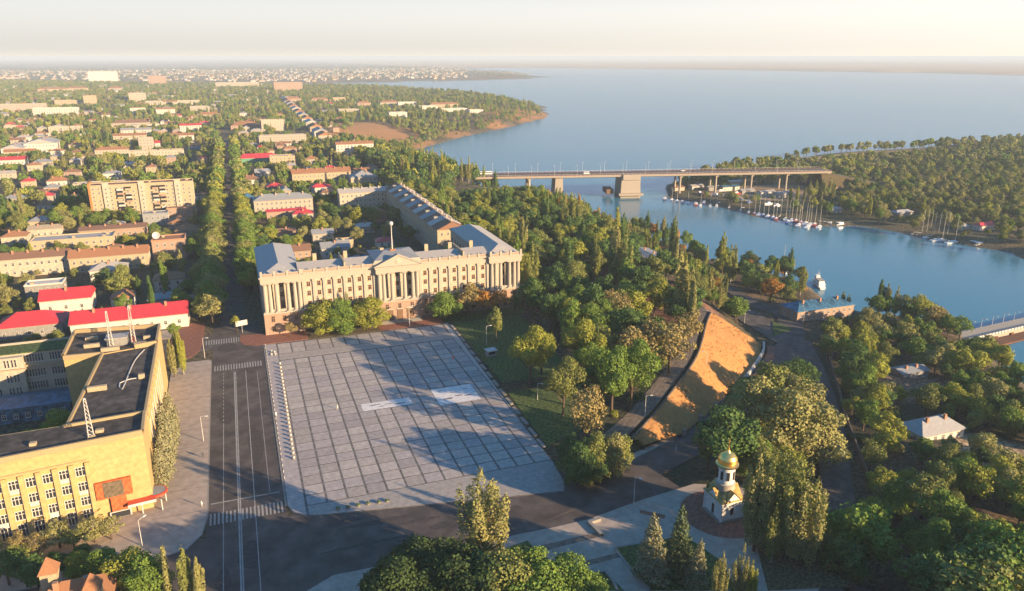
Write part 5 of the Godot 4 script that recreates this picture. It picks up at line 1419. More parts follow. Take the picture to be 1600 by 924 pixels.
func waterfront() -> void:
	var r := RandomNumberGenerator.new()
	r.seed = 9
	var g1 := "sailing boats moored at the middle jetty"
	var tones := ["hull_white", "hull_white", "hull_white", "hull_blue", "hull_red"]
	var said := {"hull_white": "white", "hull_blue": "dark blue", "hull_red": "dark red"}
	for p in [Vector2(416.3, -531.9), Vector2(418.2, -528.3), Vector2(420.0, -524.7), Vector2(420.2, -518.9), Vector2(426.3, -511.0), Vector2(427.4, -505.1), Vector2(428.5, -499.2), Vector2(430.2, -495.9), Vector2(429.0, -488.3), Vector2(430.8, -485.0), Vector2(430.8, -479.8), Vector2(434.2, -478.6), Vector2(420.8, -513.1), Vector2(419.9, -507.8), Vector2(420.9, -493.9), Vector2(420.4, -481.0), Vector2(422.3, -472.8), Vector2(430.9, -469.6)]:
		var t: String = tones[r.randi() % 5]
		sailboat(p, 0.75 + r.randf_range(-0.15, 0.15), r.randf_range(11.0, 14.0), t, "%s hulled sailing boat moored in the marina row by the poplars" % said[t], g1)
	for p in [Vector2(380.4, -619.7), Vector2(386.9, -599.8), Vector2(393.3, -587.3), Vector2(404.1, -590.1), Vector2(414.3, -579.7), Vector2(445.9, -479.5), Vector2(447.6, -476.3), Vector2(444.8, -482.6), Vector2(423.5, -566.4), Vector2(421.4, -551.3)]:
		var t: String = tones[r.randi() % 5]
		motorboat(p, 0.7 + r.randf_range(-0.4, 0.4), r.randf_range(8.5, 13.0), t, "%s motor boat with a cabin at the marina jetty near the bridge" % said[t], "motor boats of the marina")
	for p in [Vector2(384.9, -614.5), Vector2(390.2, -595.2), Vector2(402.4, -577.4), Vector2(385.9, -607.1), Vector2(394.2, -580.4), Vector2(407.9, -575.4), Vector2(413.4, -563.7), Vector2(415.8, -550.2), Vector2(415.1, -538.3)]:
		sailboat(p, 0.9, 8.0, "hull_white", "small white sailing boat moored close to the bridge", "small sailing boats near the bridge")
	for p in [Vector2(487.3, -420.4), Vector2(485.2, -412.1), Vector2(491.1, -405.5), Vector2(496.0, -424.2), Vector2(490.6, -412.4), Vector2(482.8, -402.0), Vector2(485.9, -423.2), Vector2(486.5, -394.3)]:
		sailboat(p, -0.2 + r.randf_range(-0.2, 0.2), r.randf_range(12, 15), "hull_white", "large white sailing boat moored by the red roofed hut", "sailing boats by the red roofed hut")
	for p in [Vector2(496.4, -440.8), Vector2(499.2, -385.5), Vector2(493.4, -457.0), Vector2(498.3, -381.7), Vector2(454.6, -471.2)]:
		motorboat(p, r.randf_range(-0.4, 0.2), r.randf_range(9, 12), "hull_white", "broad white motor boat moored below the wood", "motor boats below the wood")
	for p in [Vector2(419.2, -620.9), Vector2(421.5, -612.5), Vector2(427.6, -606.6), Vector2(431.5, -597.8), Vector2(433.4, -586.4), Vector2(433.3, -572.6), Vector2(434.0, -562.3), Vector2(441.3, -546.5), Vector2(442.4, -536.6), Vector2(451.4, -579.9), Vector2(450.2, -605.8), Vector2(444.8, -623.1)]:
		var shed := thing("beached_boat", "%s boat hauled out on the marina yard" % ["white", "blue", "white", "red"][r.randi() % 4], "boat", Vector3(p.x, height(p.x, p.y) + 0.5, p.y), r.randf() * TAU, "boats hauled out on the marina yard")
		put(shed, "hull", hull(9.0, 3.0, 1.5).done(mats[{"white": "hull_white", "blue": "hull_blue", "red": "hull_red"}[str(shed.get_meta("label")).split(" ")[0]]]))
		put(shed, "cabin", bx(-2.0, 1.2, 1.5, 2.6, -0.9, 0.9).done(mats["hull_white"]))
		put(shed, "cradle", bx(-2.5, 2.5, -1.2, 0.0, -0.7, 0.7).done(mats["wood"]))
	jetty(Vector2(388.1, -631.4), Vector2(408.7, -591.9), 3.0, "wooden jetty nearest the bridge with motor boats")
	jetty(Vector2(413.4, -593.6), Vector2(419.5, -539.7), 3.0, "wooden jetty in the middle of the marina")
	jetty(Vector2(423.6, -544.3), Vector2(444.3, -488.0), 3.0, "long wooden jetty behind the row of sailing boats")
	jetty(Vector2(496.0, -431.3), Vector2(505.6, -413.7), 3.0, "wooden jetty below the red roofed hut")
	# sheds of the marina
	for a in [[426.4, 439.8, -644.7, -14.0, "white_wall", "roof_pale"], [406.2, 417.2, -644.2, -14.0, "cream", "roof_brown"], [437.5, 450.9, -632.4, -14.0, "grey_wall", "roof_slate"], [450.4, 470.0, -627.4, -13.5, "white_wall", "roof_blue"], [456.8, 471.6, -605.2, -14.0, "grey_wall", "roof_grey"], [469.4, 485.7, -592.6, -14.0, "white_wall", "roof_pale"], [478.0, 493.7, -655.6, -14.0, "cream", "roof_pale"], [475.7, 493.3, -576.5, -13.0, "roof_slate", "roof_slate"]]:
		low_house("boat_shed", "%s shed of the marina behind the jetties" % {"white_wall": "white", "cream": "cream", "grey_wall": "grey", "roof_slate": "blue grey"}[a[4]], "shed", a[0], a[1], a[2], a[3], {"depth": 7.0, "wall": a[4], "roof_mat": a[5], "roof": "gable", "rise": 1.4, "floors": 1, "win_h": 1.1, "group": "sheds of the marina", "chimneys": 0})
	for a in [[546.7, 564.1, -585.5, -13.0, "sand", "roof_brown", "sandy boat house with open terrace under the poplars"], [524.8, 543.4, -405.5, -12.5, "white_wall", "roof_red", "white hut with a bright red roof on the far bank"], [469.5, 480.3, -499.6, -13.5, "white_wall", "roof_pale", "small white hut at the end of the sailing boat jetty"], [509.3, 527.3, -469.1, -13.5, "grey_wall", "roof_grey", "grey hut between trees on the far bank"], [515.3, 524.5, -413.1, -14.0, "white_wall", "roof_pale", "tiny white hut beside the red roofed hut"]]:
		low_house("bank_hut", a[6], "hut", a[0], a[1], a[2], a[3], {"depth": 7.0, "wall": a[4], "roof_mat": a[5], "roof": "hip", "rise": 1.8, "floors": 1, "win_h": 1.1, "chimneys": 0})
	# passenger ship behind the trees on the near quay
	var f := Vector2(318.3, -342.1)
	var ship := thing("passenger_ship", "white two deck passenger ship moored behind the quay trees", "ship", Vector3(f.x, WATER, f.y), 1.15)
	ship.scale = Vector3.ONE * 0.7
	put(ship, "hull", hull(26.0, 6.0, 1.8).done(mats["hull_white"]))
	var d1 := put(ship, "lower_deck", bx(-10.5, 6.5, 1.8, 4.2, -2.6, 2.6).done(mats["hull_white"]))
	for k in 9:
		put(d1, "port", bx(-0.6, 0.6, 2.6, 3.5, -2.63, 2.63).done(mats["glass"]), Vector3(-9.3 + k * 1.85, 0, 0))
	var d2 := put(ship, "upper_deck", bx(-9.0, 4.0, 4.35, 6.4, -2.2, 2.2).done(mats["hull_white"]))
	put(ship, "deck_roof", bx(-10.8, 6.8, 4.2, 4.35, -2.9, 2.9).done(mats["hull_white"]))
	for k in 7:
		put(d2, "port", bx(-0.6, 0.6, 5.0, 5.9, -2.23, 2.23).done(mats["glass"]), Vector3(-8.0 + k * 1.8, 0, 0))
	put(ship, "wheelhouse", bx(1.0, 4.5, 6.5, 8.4, -1.6, 1.6).done(mats["hull_white"]))
	put(ship, "sun_deck", bx(-9.4, 4.4, 6.4, 6.5, -2.5, 2.5).done(mats["cream_light"]))
	put(ship, "mast", Shape.new().tube(Vector3(1.0, 8.4, 0), Vector3(1.0, 13.0, 0), 0.16, 0.1, 6).done(mats["white_metal"]))
	put(ship, "radar_bar", bx(0.6, 1.4, 10.2, 10.5, -1.2, 1.2).done(mats["white_metal"]))
	f = Vector2(319.5, -374.5)
	sailboat(f, 1.2, 12.0, "hull_white", "white sailing boat whose mast rises over the quay trees", "")
	# station building at the quay
	low_house("quay_station", "long pink quay building with blue hipped roofs", "building", 248.2, 282.6, -277.5, -8.0, {"depth": 13.0, "wall": "pinkish", "roof": "hip", "rise": 3.0, "roof_mat": "roof_blue", "floors": 2, "along": true})
	# long stone pier at the frame's edge
	var a := Vector2(318.0, -243.6)
	var b := Vector2(384.9, -249.8)
	var pd := b - a
	var pier := thing("stone_pier", "long pale stone pier with white railings and lamps", "pier", Vector3(a.x, WATER, a.y), -atan2(pd.y, pd.x))
	var l := pd.length() + 40.0
	put(pier, "deck", bx(-6, l, 1.6, 2.4, -5.0, 5.0).done(mats["cream_light"]))
	put(pier, "wall", bx(-6, l, -4, 1.6, -4.4, 4.4).done(mats["bridge_stone"]))
	var rail := bx(-0.9, 0.9, 2.4, 3.5, 4.5, 4.75).done(mats["white_wall"])
	for k in int(l / 2.4):
		put(pier, "railing_panel", rail, Vector3(-4 + k * 2.4, 0, 0))
		if k % 5 == 4:
			put(pier, "buttress", Shape.new().hexa(Vector2(-1, 4.4), Vector2(1, 7.5), -4, Vector2(-1, 4.4), Vector2(1, 4.9), 1.4).done(mats["rust"]), Vector3(-4 + k * 2.4, 0, 0))
	put(pier, "rubble", ribbon(PackedVector3Array([Vector3(0, 0.4, 8), Vector3(14, 0.9, 9), Vector3(28, 0.5, 8.5), Vector3(l, 0.4, 8)]), 3.2, 0.0, mats["rust"], 3.0))
	for k in 6:
		lamp_post(pier.transform * Vector3(2 + k * 8.5, 2.4, -4.2), 5.0, "white lamp post along the stone pier", "lamp posts on the stone pier", -atan2(pd.y, pd.x))
	# huts on the wooded bank below the embankment
	low_house("white_hut", "white hut with a pale pyramid roof among dark trees", "hut", 202.5, 221.1, -162.5, -9.0, {"depth": 10.0, "wall": "white_wall", "roof": "hip", "rise": 3.4, "roof_mat": "roof_grey", "floors": 1})
	low_house("grey_hut", "long grey hut with shutters in a sandy clearing", "hut", 242.6, 256.1, -208.2, -11.5, {"depth": 7.0, "wall": "grey_wall", "roof": "gable", "rise": 1.2, "roof_mat": "roof_slate", "floors": 1})
	low_house("pavilion", "flat roofed grey pavilion under the round trees by the lower road", "pavilion", 142.1, 151.1, -166.7, -5.0, {"depth": 6.0, "wall": "grey_wall", "roof_mat": "roof_slate", "floors": 1})
	low_house("terrace_pavilion", "white and turquoise pavilion roof on the slope between poplars", "pavilion", 216.2, 231.4, -369.3, -4.0, {"depth": 24.0, "wall": "white_wall", "roof_mat": "roof_slate", "roof": "gable", "rise": 1.5, "floors": 1, "along": false})


# ---------------------------------------------------------------- chapel

# part of the chapel's body, drawn in to its narrow plan
func slimmed(parent: Node, called: String, mesh: Mesh, at := Vector3.ZERO, turn := 0.0) -> MeshInstance3D:
	var o := put(parent, called, mesh, Vector3(at.x * 0.76, at.y, at.z * 0.76), turn)
	o.scale = Vector3(0.76, 1.0, 0.76)
	return o


func chapel() -> void:
	var root := thing("chapel", "small white chapel with gilded roofs and a golden dome", "chapel", Vector3(106.3, 0.13, -136.8))
	rects.append([99, 114, -145, -128, 14, true, "chapel"])
	var white: Material = mat("chapel_white", lin(0.74, 0.73, 0.71), 0.8, "soft", 5.0)
	var gold: Material = mats["gold"]
	var tin: Material = mats["gold_roof"]
	slimmed(root, "plinth", bx(-4.6, 4.6, 0, 0.6, -5.2, 5.2).done(mats["kerb"]))
	slimmed(root, "wall", bx(-4.0, 4.0, 0.6, 5.2, -4.6, 4.6).done(white))
	for s in [[-1, -1], [1, -1], [1, 1], [-1, 1]]:
		slimmed(root, "corner_column", Shape.new().lathe(Vector3(s[0] * 4.05, 0, s[1] * 4.65), [Vector2(0.5, 0.6), Vector2(0.42, 1.0), Vector2(0.36, 4.6), Vector2(0.5, 5.2)], 12).done(white))
	slimmed(root, "cornice", bx(-4.6, 4.6, 5.2, 5.6, -5.2, 5.2).done(white))
	# four gables
	for k in 4:
		var turn := k * PI / 2
		var d := 5.0 if k % 2 == 0 else 4.4
		var g := Shape.new()
		g.tri(Vector3(-2.9, 5.6, d), Vector3(2.9, 5.6, d), Vector3(0, 7.9, d), Vector3(0, 0, 1))
		slimmed(root, "gable", g.done(white), Vector3.ZERO, turn)
		var rf := Shape.new()
		rf.quad(Vector3(-3.3, 5.5, d + 0.35), Vector3(0, 8.1, d + 0.35), Vector3(0, 8.1, 0), Vector3(-3.3, 5.5, 0), Vector3(-1, 1, 0))
		rf.quad(Vector3(3.3, 5.5, d + 0.35), Vector3(0, 8.1, d + 0.35), Vector3(0, 8.1, 0), Vector3(3.3, 5.5, 0), Vector3(1, 1, 0))
		slimmed(root, "gable_roof", rf.done(tin), Vector3.ZERO, turn)
		var arch := Shape.new().box(Vector3(-0.55, 1.6, d - 0.42), Vector3(0.55, 3.6, d - 0.36))
		var o := slimmed(root, "door" if k == 3 else "window", bx(-0.6, 0.6, 0.9 if k == 3 else 1.8, 3.7, -0.05, 0.1).done(mats["glass"]), Vector3(sin(turn), 0, cos(turn)) * (d - 0.4), turn)
		put(o, "surround", bx(-0.85, 0.85, 3.7, 4.1, -0.02, 0.22).done(white))
	slimmed(root, "main_roof", Shape.new().roof(Vector2(-4.8, -5.4), Vector2(4.8, 5.4), 5.6, 3.0, 4.0, false).done(tin))
	put(root, "drum_base", Shape.new().lathe(Vector3.ZERO, [Vector2(2.3, 7.0), Vector2(2.3, 8.9), Vector2(2.45, 9.1), Vector2(2.1, 9.3)], 24).done(mats["cream_light"]))
	var drum := put(root, "drum", Shape.new().lathe(Vector3.ZERO, [Vector2(2.05, 9.2), Vector2(2.05, 13.6), Vector2(2.3, 13.8)], 24).done(white))
	for k in 8:
		var t := k * PI / 4 + PI / 8
		var o := put(drum, "drum_window", bx(-0.36, 0.36, 10.4, 12.7, -0.12, 0.06).done(mats["glass"]), Vector3(sin(t), 0, cos(t)) * 2.03, t)
	put(root, "dome_ring", Shape.new().lathe(Vector3.ZERO, [Vector2(2.1, 13.7), Vector2(2.75, 13.9), Vector2(2.8, 14.3), Vector2(2.3, 14.6)], 28).done(gold))
	var dome := put(root, "dome", Shape.new().lathe(Vector3.ZERO, [Vector2(2.2, 14.5), Vector2(2.42, 15.1), Vector2(2.3, 15.8), Vector2(1.85, 16.5), Vector2(1.2, 17.0), Vector2(0.6, 17.35), Vector2(0.28, 17.9), Vector2(0.16, 18.7), Vector2(0.0, 18.75)], 28).done(gold))
	var cr := Shape.new().box(Vector3(-0.07, 18.6, -0.07), Vector3(0.07, 21.0, 0.07))
	cr.box(Vector3(-0.62, 20.0, -0.06), Vector3(0.62, 20.14, 0.06))
	cr.box(Vector3(-0.3, 20.5, -0.06), Vector3(0.3, 20.62, 0.06))
	put(dome, "cross", cr.done(gold), Vector3.ZERO, 0.3)
	for s in [[-2.8, -3.3], [2.8, -3.3]]:
		put(root, "corner_finial", Shape.new().lathe(Vector3(s[0], 6.0, s[1]), [Vector2(0.3, 0), Vector2(0.28, 1.2), Vector2(0.42, 1.5), Vector2(0.3, 1.9), Vector2(0, 2.3)], 12).done(tin))


# ---------------------------------------------------------------- people, lamps, bollards, signs

# one continuous skin over tapered bones, meshed as surface nets
func figure(bones: Array, cell: float) -> Shape:
	var lo := Vector3(9, 9, 9)
	var hi := -lo
	for b in bones:
		for k in 2:
			lo = lo.min(b[k] - Vector3.ONE * (b[2 + k] + 2 * cell))
			hi = hi.max(b[k] + Vector3.ONE * (b[2 + k] + 2 * cell))
	var n := Vector3i(((hi - lo) / cell).ceil())
	var f := PackedFloat32Array()
	f.resize(n.x * n.y * n.z)
	var at := func(i: int, j: int, k: int) -> int: return (k * n.y + j) * n.x + i
	for k in n.z:
		for j in n.y:
			for i in n.x:
				var p := lo + Vector3(i, j, k) * cell
				var d := 0.0
				for b in bones:
					var a: Vector3 = b[0]
					var e: Vector3 = b[1] - a
					var t := clampf((p - a).dot(e) / e.length_squared(), 0, 1)
					d += exp(-24.0 * (p.distance_to(a + e * t) - lerpf(b[2], b[3], t)))
				f[at.call(i, j, k)] = -log(maxf(d, 1e-12)) / 24.0
	var verts := {}
	var s := Shape.new()
	for k in n.z - 1:
		for j in n.y - 1:
			for i in n.x - 1:
				var sum := Vector3.ZERO
				var hits := 0
				for e in [[0, 0, 0, 1, 0, 0], [0, 1, 0, 1, 1, 0], [0, 0, 1, 1, 0, 1], [0, 1, 1, 1, 1, 1], [0, 0, 0, 0, 1, 0], [1, 0, 0, 1, 1, 0], [0, 0, 1, 0, 1, 1], [1, 0, 1, 1, 1, 1], [0, 0, 0, 0, 0, 1], [1, 0, 0, 1, 0, 1], [0, 1, 0, 0, 1, 1], [1, 1, 0, 1, 1, 1]]:
					var u := f[at.call(i + e[0], j + e[1], k + e[2])]
					var v := f[at.call(i + e[3], j + e[4], k + e[5])]
					if (u < 0) != (v < 0):
						sum += Vector3(e[0], e[1], e[2]).lerp(Vector3(e[3], e[4], e[5]), u / (u - v))
						hits += 1
				if hits:
					verts[Vector3i(i, j, k)] = lo + (Vector3(i, j, k) + sum / hits) * cell
	for k in range(1, n.z - 1):
		for j in range(1, n.y - 1):
			for i in range(1, n.x - 1):
				var u := f[at.call(i, j, k)]
				for ax in 3:
					var d: Vector3i = [Vector3i(1, 0, 0), Vector3i(0, 1, 0), Vector3i(0, 0, 1)][ax]
					var v := f[at.call(i + d.x, j + d.y, k + d.z)]
					if (u < 0) == (v < 0):
						continue
					var e1: Vector3i = [Vector3i(0, 1, 0), Vector3i(0, 0, 1), Vector3i(1, 0, 0)][ax]
					var e2: Vector3i = [Vector3i(0, 0, 1), Vector3i(1, 0, 0), Vector3i(0, 1, 0)][ax]
					var c := Vector3i(i, j, k)
					s.quad(verts[c], verts[c - e1], verts[c - e1 - e2], verts[c - e2], Vector3(d) * (1.0 if u < 0 else -1.0))
	return s


func person_meshes() -> Array:
	var out := []
	for stride in [0.22, 0.05]:
		var hip := Vector3(0, 0.92, 0)
		var neck := Vector3(0, 1.46, 0.02)
		var b := [[hip, Vector3(0, 1.2, 0), 0.15, 0.13], [Vector3(0, 1.2, 0), Vector3(0, 1.38, 0), 0.13, 0.15], [Vector3(-0.17, 1.4, 0), Vector3(0.17, 1.4, 0), 0.07, 0.07], [neck, Vector3(0, 1.56, 0.02), 0.055, 0.05], [Vector3(0, 1.62, 0.03), Vector3(0, 1.68, 0.02), 0.09, 0.1], [Vector3(0, 1.61, 0.11), Vector3(0, 1.63, 0.125), 0.018, 0.018]]
		for s in [-1.0, 1.0]:
			var knee := Vector3(0.1 * s, 0.5, stride * s * 0.7 + 0.05)
			var foot := Vector3(0.1 * s, 0.08, stride * s * (1.2 if s > 0 else 1.5))
			b.append_array([[Vector3(0.09 * s, 0.9, 0), knee, 0.09, 0.062], [knee, foot, 0.06, 0.042], [foot, foot + Vector3(0, -0.03, 0.15), 0.045, 0.035]])
			var elbow := Vector3(0.25 * s, 1.12, -stride * s * 0.5)
			var hand := Vector3(0.25 * s, 0.86, -stride * s * 0.6 + 0.1)
			b.append_array([[Vector3(0.19 * s, 1.4, 0), elbow, 0.055, 0.045], [elbow, hand, 0.042, 0.033], [hand, hand + Vector3(0, -0.1, 0.02), 0.035, 0.02]])
		out.append(figure(b, 0.055))
	return out


func street_things() -> void:
	var shapes := person_meshes()
	var skins := ["cloth_dark", "cloth_light", "cloth_red"]
	var bodies := []
	for s in shapes:
		for c in skins:
			bodies.append(s.done(mats[c]))
	var hair := Shape.new().lathe(Vector3(0, 1.68, 0), [Vector2(0.105, 0.0), Vector2(0.11, 0.05), Vector2(0.07, 0.1), Vector2(0, 0.12)], 10).done(mats["bark"])
	for a in [[Vector2(23.0, -229.9), 1, 2.0, "person in pale clothes standing alone on the square"], [Vector2(-17.5, -211.3), 0, 0.4, "person in dark clothes walking on the pavement edge"], [Vector2(-17.2, -184.8), 4, 2.5, "person in pale clothes waiting near the crossing"], [Vector2(75.6, -266.5), 0, 1.2, "person in dark clothes at the lawn edge of the square"], [Vector2(3.8, -231.0), 1, 0.3, "person in pale clothes walking beside the street kerb"], [Vector2(69.8, -306.4), 3, 1.5, "person in dark clothes before the city hall steps"], [Vector2(68.4, -308.8), 4, 0.2, "person in pale clothes before the city hall steps"], [Vector2(69.9, -257.5), 5, 0.2, "person in red walking over the slabs near the lawn"], [Vector2(115.7, -173.5), 1, 0.9, "person in pale clothes at the foot of the dry bank"]]:
		var p: Vector2 = a[0]
		var o := thing("person", a[3], "person", Vector3(p.x, maxf(0.135, 0.0) if a[0].x < 90 else height(p.x, p.y) + 0.45, p.y), a[2])
		put(o, "body", bodies[a[1]])
		put(o, "hair", hair)
	# row of white stone bollards inside the square
	var ball := Shape.new().lathe(Vector3.ZERO, [Vector2(0.32, 0), Vector2(0.32, 0.25), Vector2(0.24, 0.3), Vector2(0.42, 0.6), Vector2(0.42, 0.8), Vector2(0.28, 1.1), Vector2(0, 1.2)], 14).done(mats["white_wall"])
	var step := Shape.new().lathe(Vector3.ZERO, [Vector2(0.7, 0), Vector2(0.7, 0.12), Vector2(0.0, 0.13)], 14).done(mats["kerb"])
	for k in 25:
		var o := thing("bollard", "white round bollard in the row inside the square's street side", "bollard", Vector3(7.85 - 0.9 * k / 24.0, 0.14, -275.4 + 73.7 * pow(k / 24.0, 0.92)), 0.0, "white bollards in a row on the square")
		put(o, "base", step)
		put(o, "head", ball, Vector3(0, 0.12, 0)).scale.y = 0.6
	for p in [[5.6, -289.0], [6.6, -288.0], [5.4, -286.0], [6.8, -285.6]]:
		var o := thing("bollard", "white round bollard in the loose cluster at the red paving", "bollard", Vector3(p[0], 0.14, p[1]), 0.0, "white bollards by the red paving")
		put(o, "base", step)
		put(o, "head", ball, Vector3(0, 0.12, 0)).scale.y = 0.6
	var post := Shape.new().tube(Vector3.ZERO, Vector3(0, 0.55, 0), 0.09, 0.09, 8).done(mats["white_metal"])
	var cap := Shape.new().lathe(Vector3(0, 0.55, 0), [Vector2(0.12, 0), Vector2(0.1, 0.1), Vector2(0, 0.14)], 8).done(mats["white_metal"])
	for k in 34:
		var o := thing("kerb_post", "short white post in the line along the square's kerb", "bollard", Vector3(3.62, 0.12, -297.0 + k * 3.4), 0.0, "white posts along the kerb of the square")
		put(o, "shaft", post)
		put(o, "cap", cap)
	for a in [[Vector2(15.4, -171.7), 3], [Vector2(17.8, -171.4), 1], [Vector2(20.5, -171.4), 2], [Vector2(23.0, -171.4), 1], [Vector2(25.7, -171.0), 2], [Vector2(27.8, -170.9), 1]]:
		var p: Vector2 = a[0]
		var o := thing("planter", "low concrete flower tub on the front edge of the square", "planter", Vector3(p.x, 0.14, p.y), 0.0, "flower tubs along the front of the square")
		put(o, "tub", Shape.new().lathe(Vector3.ZERO, [Vector2(0.45, 0), Vector2(0.7, 0.5), Vector2(0.6, 0.5), Vector2(0.5, 0.35), Vector2(0, 0.35)], 12).done(mats["kerb"]))
		put(o, "soil_mound", Shape.new().lathe(Vector3.ZERO, [Vector2(0.5, 0.36), Vector2(0.35, 0.6), Vector2(0, 0.7)], 9).done(mats["leaf_dark"]))
	# signs, kiosk and litter bins
	var bill := thing("billboard", "small white billboard on a post beside the city hall corner", "billboard", Vector3(-4.6, 0.1, -316.5), 0.3)
	put(bill, "post", Shape.new().tube(Vector3.ZERO, Vector3(0, 3.2, 0), 0.16, 0.16, 8).done(mats["steel"]))
	put(bill, "panel", bx(-2.4, 2.4, 3.2, 5.2, -0.15, 0.15).done(mats["white_wall"]))
	put(bill, "panel_rim", bx(-2.55, 2.55, 3.05, 3.2, -0.2, 0.2).done(mats["steel"]))
	bill = thing("billboard", "white billboard in the shade of the avenue trees", "billboard", Vector3(-25.0, 0.0, -365.8), 0.2)
	put(bill, "post", Shape.new().tube(Vector3.ZERO, Vector3(0, 2.6, 0), 0.16, 0.16, 8).done(mats["steel"]))
	put(bill, "panel", bx(-1.6, 1.6, 2.6, 4.4, -0.12, 0.12).done(mats["white_wall"]))
	var kiosk := thing("kiosk", "pale blue kiosk under the park trees", "kiosk", Vector3(84.8, 0.0, -256.8), 0.1)
	put(kiosk, "body", bx(-1.8, 1.8, 0, 2.4, -1.3, 1.3).done(mats["roof_slate"]))
	put(kiosk, "roof", bx(-2.1, 2.1, 2.4, 2.7, -1.6, 1.9).done(mats["white_wall"]))
	put(kiosk, "counter_window", bx(-1.3, 1.3, 1.0, 2.0, 1.3, 1.36).done(mats["glass"]))
	for a in [[Vector2(86.6, -147.0), 9.0, 0.4], [Vector2(86.6, -267.7), 8.0, 1.5], [Vector2(-29.9, -172.0), 7.0, 2.4], [Vector2(222.9, -284.4), 7.0, 0.5], [Vector2(250.0, -275.1), 8.0, 3.0], [Vector2(115.1, -191.5), 7.0, 1.2], [Vector2(161.6, -226.1), 7.0, 4.2], [Vector2(62.4, -298.7), 9.0, 2.0], [Vector2(-18.7, -291.7), 8.0, 1.2], [Vector2(-17.6, -221.8), 8.0, 1.3], [Vector2(229.7, -233.5), 8.0, 3.0], [Vector2(87.1, -214.3), 6.0, 0.6]]:
		var p: Vector2 = a[0]
		lamp_post(Vector3(p.x, height(p.x, p.y) + 0.1, p.y), a[1], "white street lamp on a tall pole beside %s" % ("the chapel terrace" if p.x > 85 and p.x < 90 else "the road"), "street lamps round the square", a[2])
	# parked cars under the trees below the chapel
	vehicle("car", Vector3(146.0, -7.0, -169.0), 0.5, "white car parked below the chapel trees", false)
	# old house with red tiled turrets at the corner
	var old := house("turreted_house", "old brick house with red tiled turrets among garden trees", "house", -46.0, -32.5, -143.5, 6.6, {"depth": 10.5, "wall": "pinkish", "roof": "hip", "rise": 4.0, "roof_mat": "roof_orange", "floors": 1, "trim": "sand", "chimneys": 2})
	for p in [[-4.5, -3.5, 5.5], [4.0, 3.0, 4.2], [-3.0, 4.5, 3.4]]:
		var tw := put(old, "turret", bx(-1.5, 1.5, 4, 6.0 + p[2], -1.5, 1.5).done(mats["sand"]), Vector3(p[0], 0, p[1]))
		var cone := Shape.new().hexa(Vector2(-1.8, -1.8), Vector2(1.8, 1.8), 6.0 + p[2], Vector2(-0.05, -0.05), Vector2(0.05, 0.05), 6.0 + p[2] + 3.0)
		put(tw, "turret_roof", cone.done(mats["roof_orange"]))
	var fence := PackedVector3Array([Vector3(227.2, -11.6, -232.3), Vector3(207.2, -11.2, -204.6), Vector3(193.0, -10.8, -186.0), Vector3(169.4, -10.0, -152.2), Vector3(153.9, -9.0, -128.5)])
	var fw := thing("retaining_wall", "weathered concrete garden wall beside the lower road", "wall", Vector3.ZERO)
	put(fw, "panel", ribbon(fence, 0.2, 0.9, mats["path"], 3.0))


# ---------------------------------------------------------------- trees

func leaf_mesh(lobes: Array, count: int, size: float, r: RandomNumberGenerator, lift := 0.25, inner := 0.72) -> ArrayMesh:
	var v := PackedVector3Array()
	var n := PackedVector3Array()
	var c := PackedColorArray()
	var total := 0.0
	var weights := []
	for l in lobes:
		total += pow(l[1].x * l[1].y * l[1].z, 0.6667)
		weights.append(total)
	var done := 0
	var guard := 0
	while done < count and guard < count * 5:
		guard += 1
		var pick := r.randf() * total
		var k := 0
		while weights[k] < pick:
			k += 1
		var u := Vector3(r.randfn(), r.randfn() + lift, r.randfn()).normalized()
		var rad: Vector3 = lobes[k][1]
		var p: Vector3 = lobes[k][0] + u * rad * (inner + (1.06 - inner) * sqrt(r.randf())) * (r.randf_range(1.0, 1.35) if r.randf() < 0.16 else 1.0)
		var hidden := false
		for j in lobes.size():
			if j != k and ((p - lobes[j][0]) / lobes[j][1]).length() < 0.68:
				hidden = true
				break
		if hidden:
			continue
		var d := (u / rad).normalized()
		d = (d + Vector3(r.randfn(), r.randfn(), r.randfn()) * 0.45).normalized()
		var a := d.cross(Vector3(r.randfn(), r.randfn(), r.randfn())).normalized()
		var b := d.cross(a)
		var s := size * r.randf_range(0.6, 1.25)
		a *= s * 0.5
		b *= s * r.randf_range(0.32, 0.55)
		var q := r.randf_range(0.72, 1.25)
		var col := Color(q * r.randf_range(0.9, 1.12), q, q * r.randf_range(0.8, 1.15))
		# a leaf spray: two triangles with uneven corners, folded a little along the middle
		var e := d * s * 0.12
		var p0 := p - a
		var p1 := p + b * 1.1 + e
		var p2 := p + a * r.randf_range(0.8, 1.2)
		var p3 := p - b * r.randf_range(0.7, 1.1) + e
		v.append_array(PackedVector3Array([p0, p1, p2, p0, p2, p3]))
		var n1 := (p1 - p0).cross(p2 - p0).normalized()
		var n2 := (p2 - p0).cross(p3 - p0).normalized()
		if n1.dot(d) < 0:
			n1 = -n1
		if n2.dot(d) < 0:
			n2 = -n2
		n.append_array(PackedVector3Array([n1, n1, n1, n2, n2, n2]))
		for i in 6:
			c.append(col)
		done += 1
	var arrays := []
	arrays.resize(Mesh.ARRAY_MAX)
	arrays[Mesh.ARRAY_VERTEX] = v
	arrays[Mesh.ARRAY_NORMAL] = n
	arrays[Mesh.ARRAY_COLOR] = c
	var m := ArrayMesh.new()
	m.add_surface_from_arrays(Mesh.PRIMITIVE_TRIANGLES, arrays)
	return m


# each proto: [crown mesh, trunk mesh, nominal height]
var protos := {}


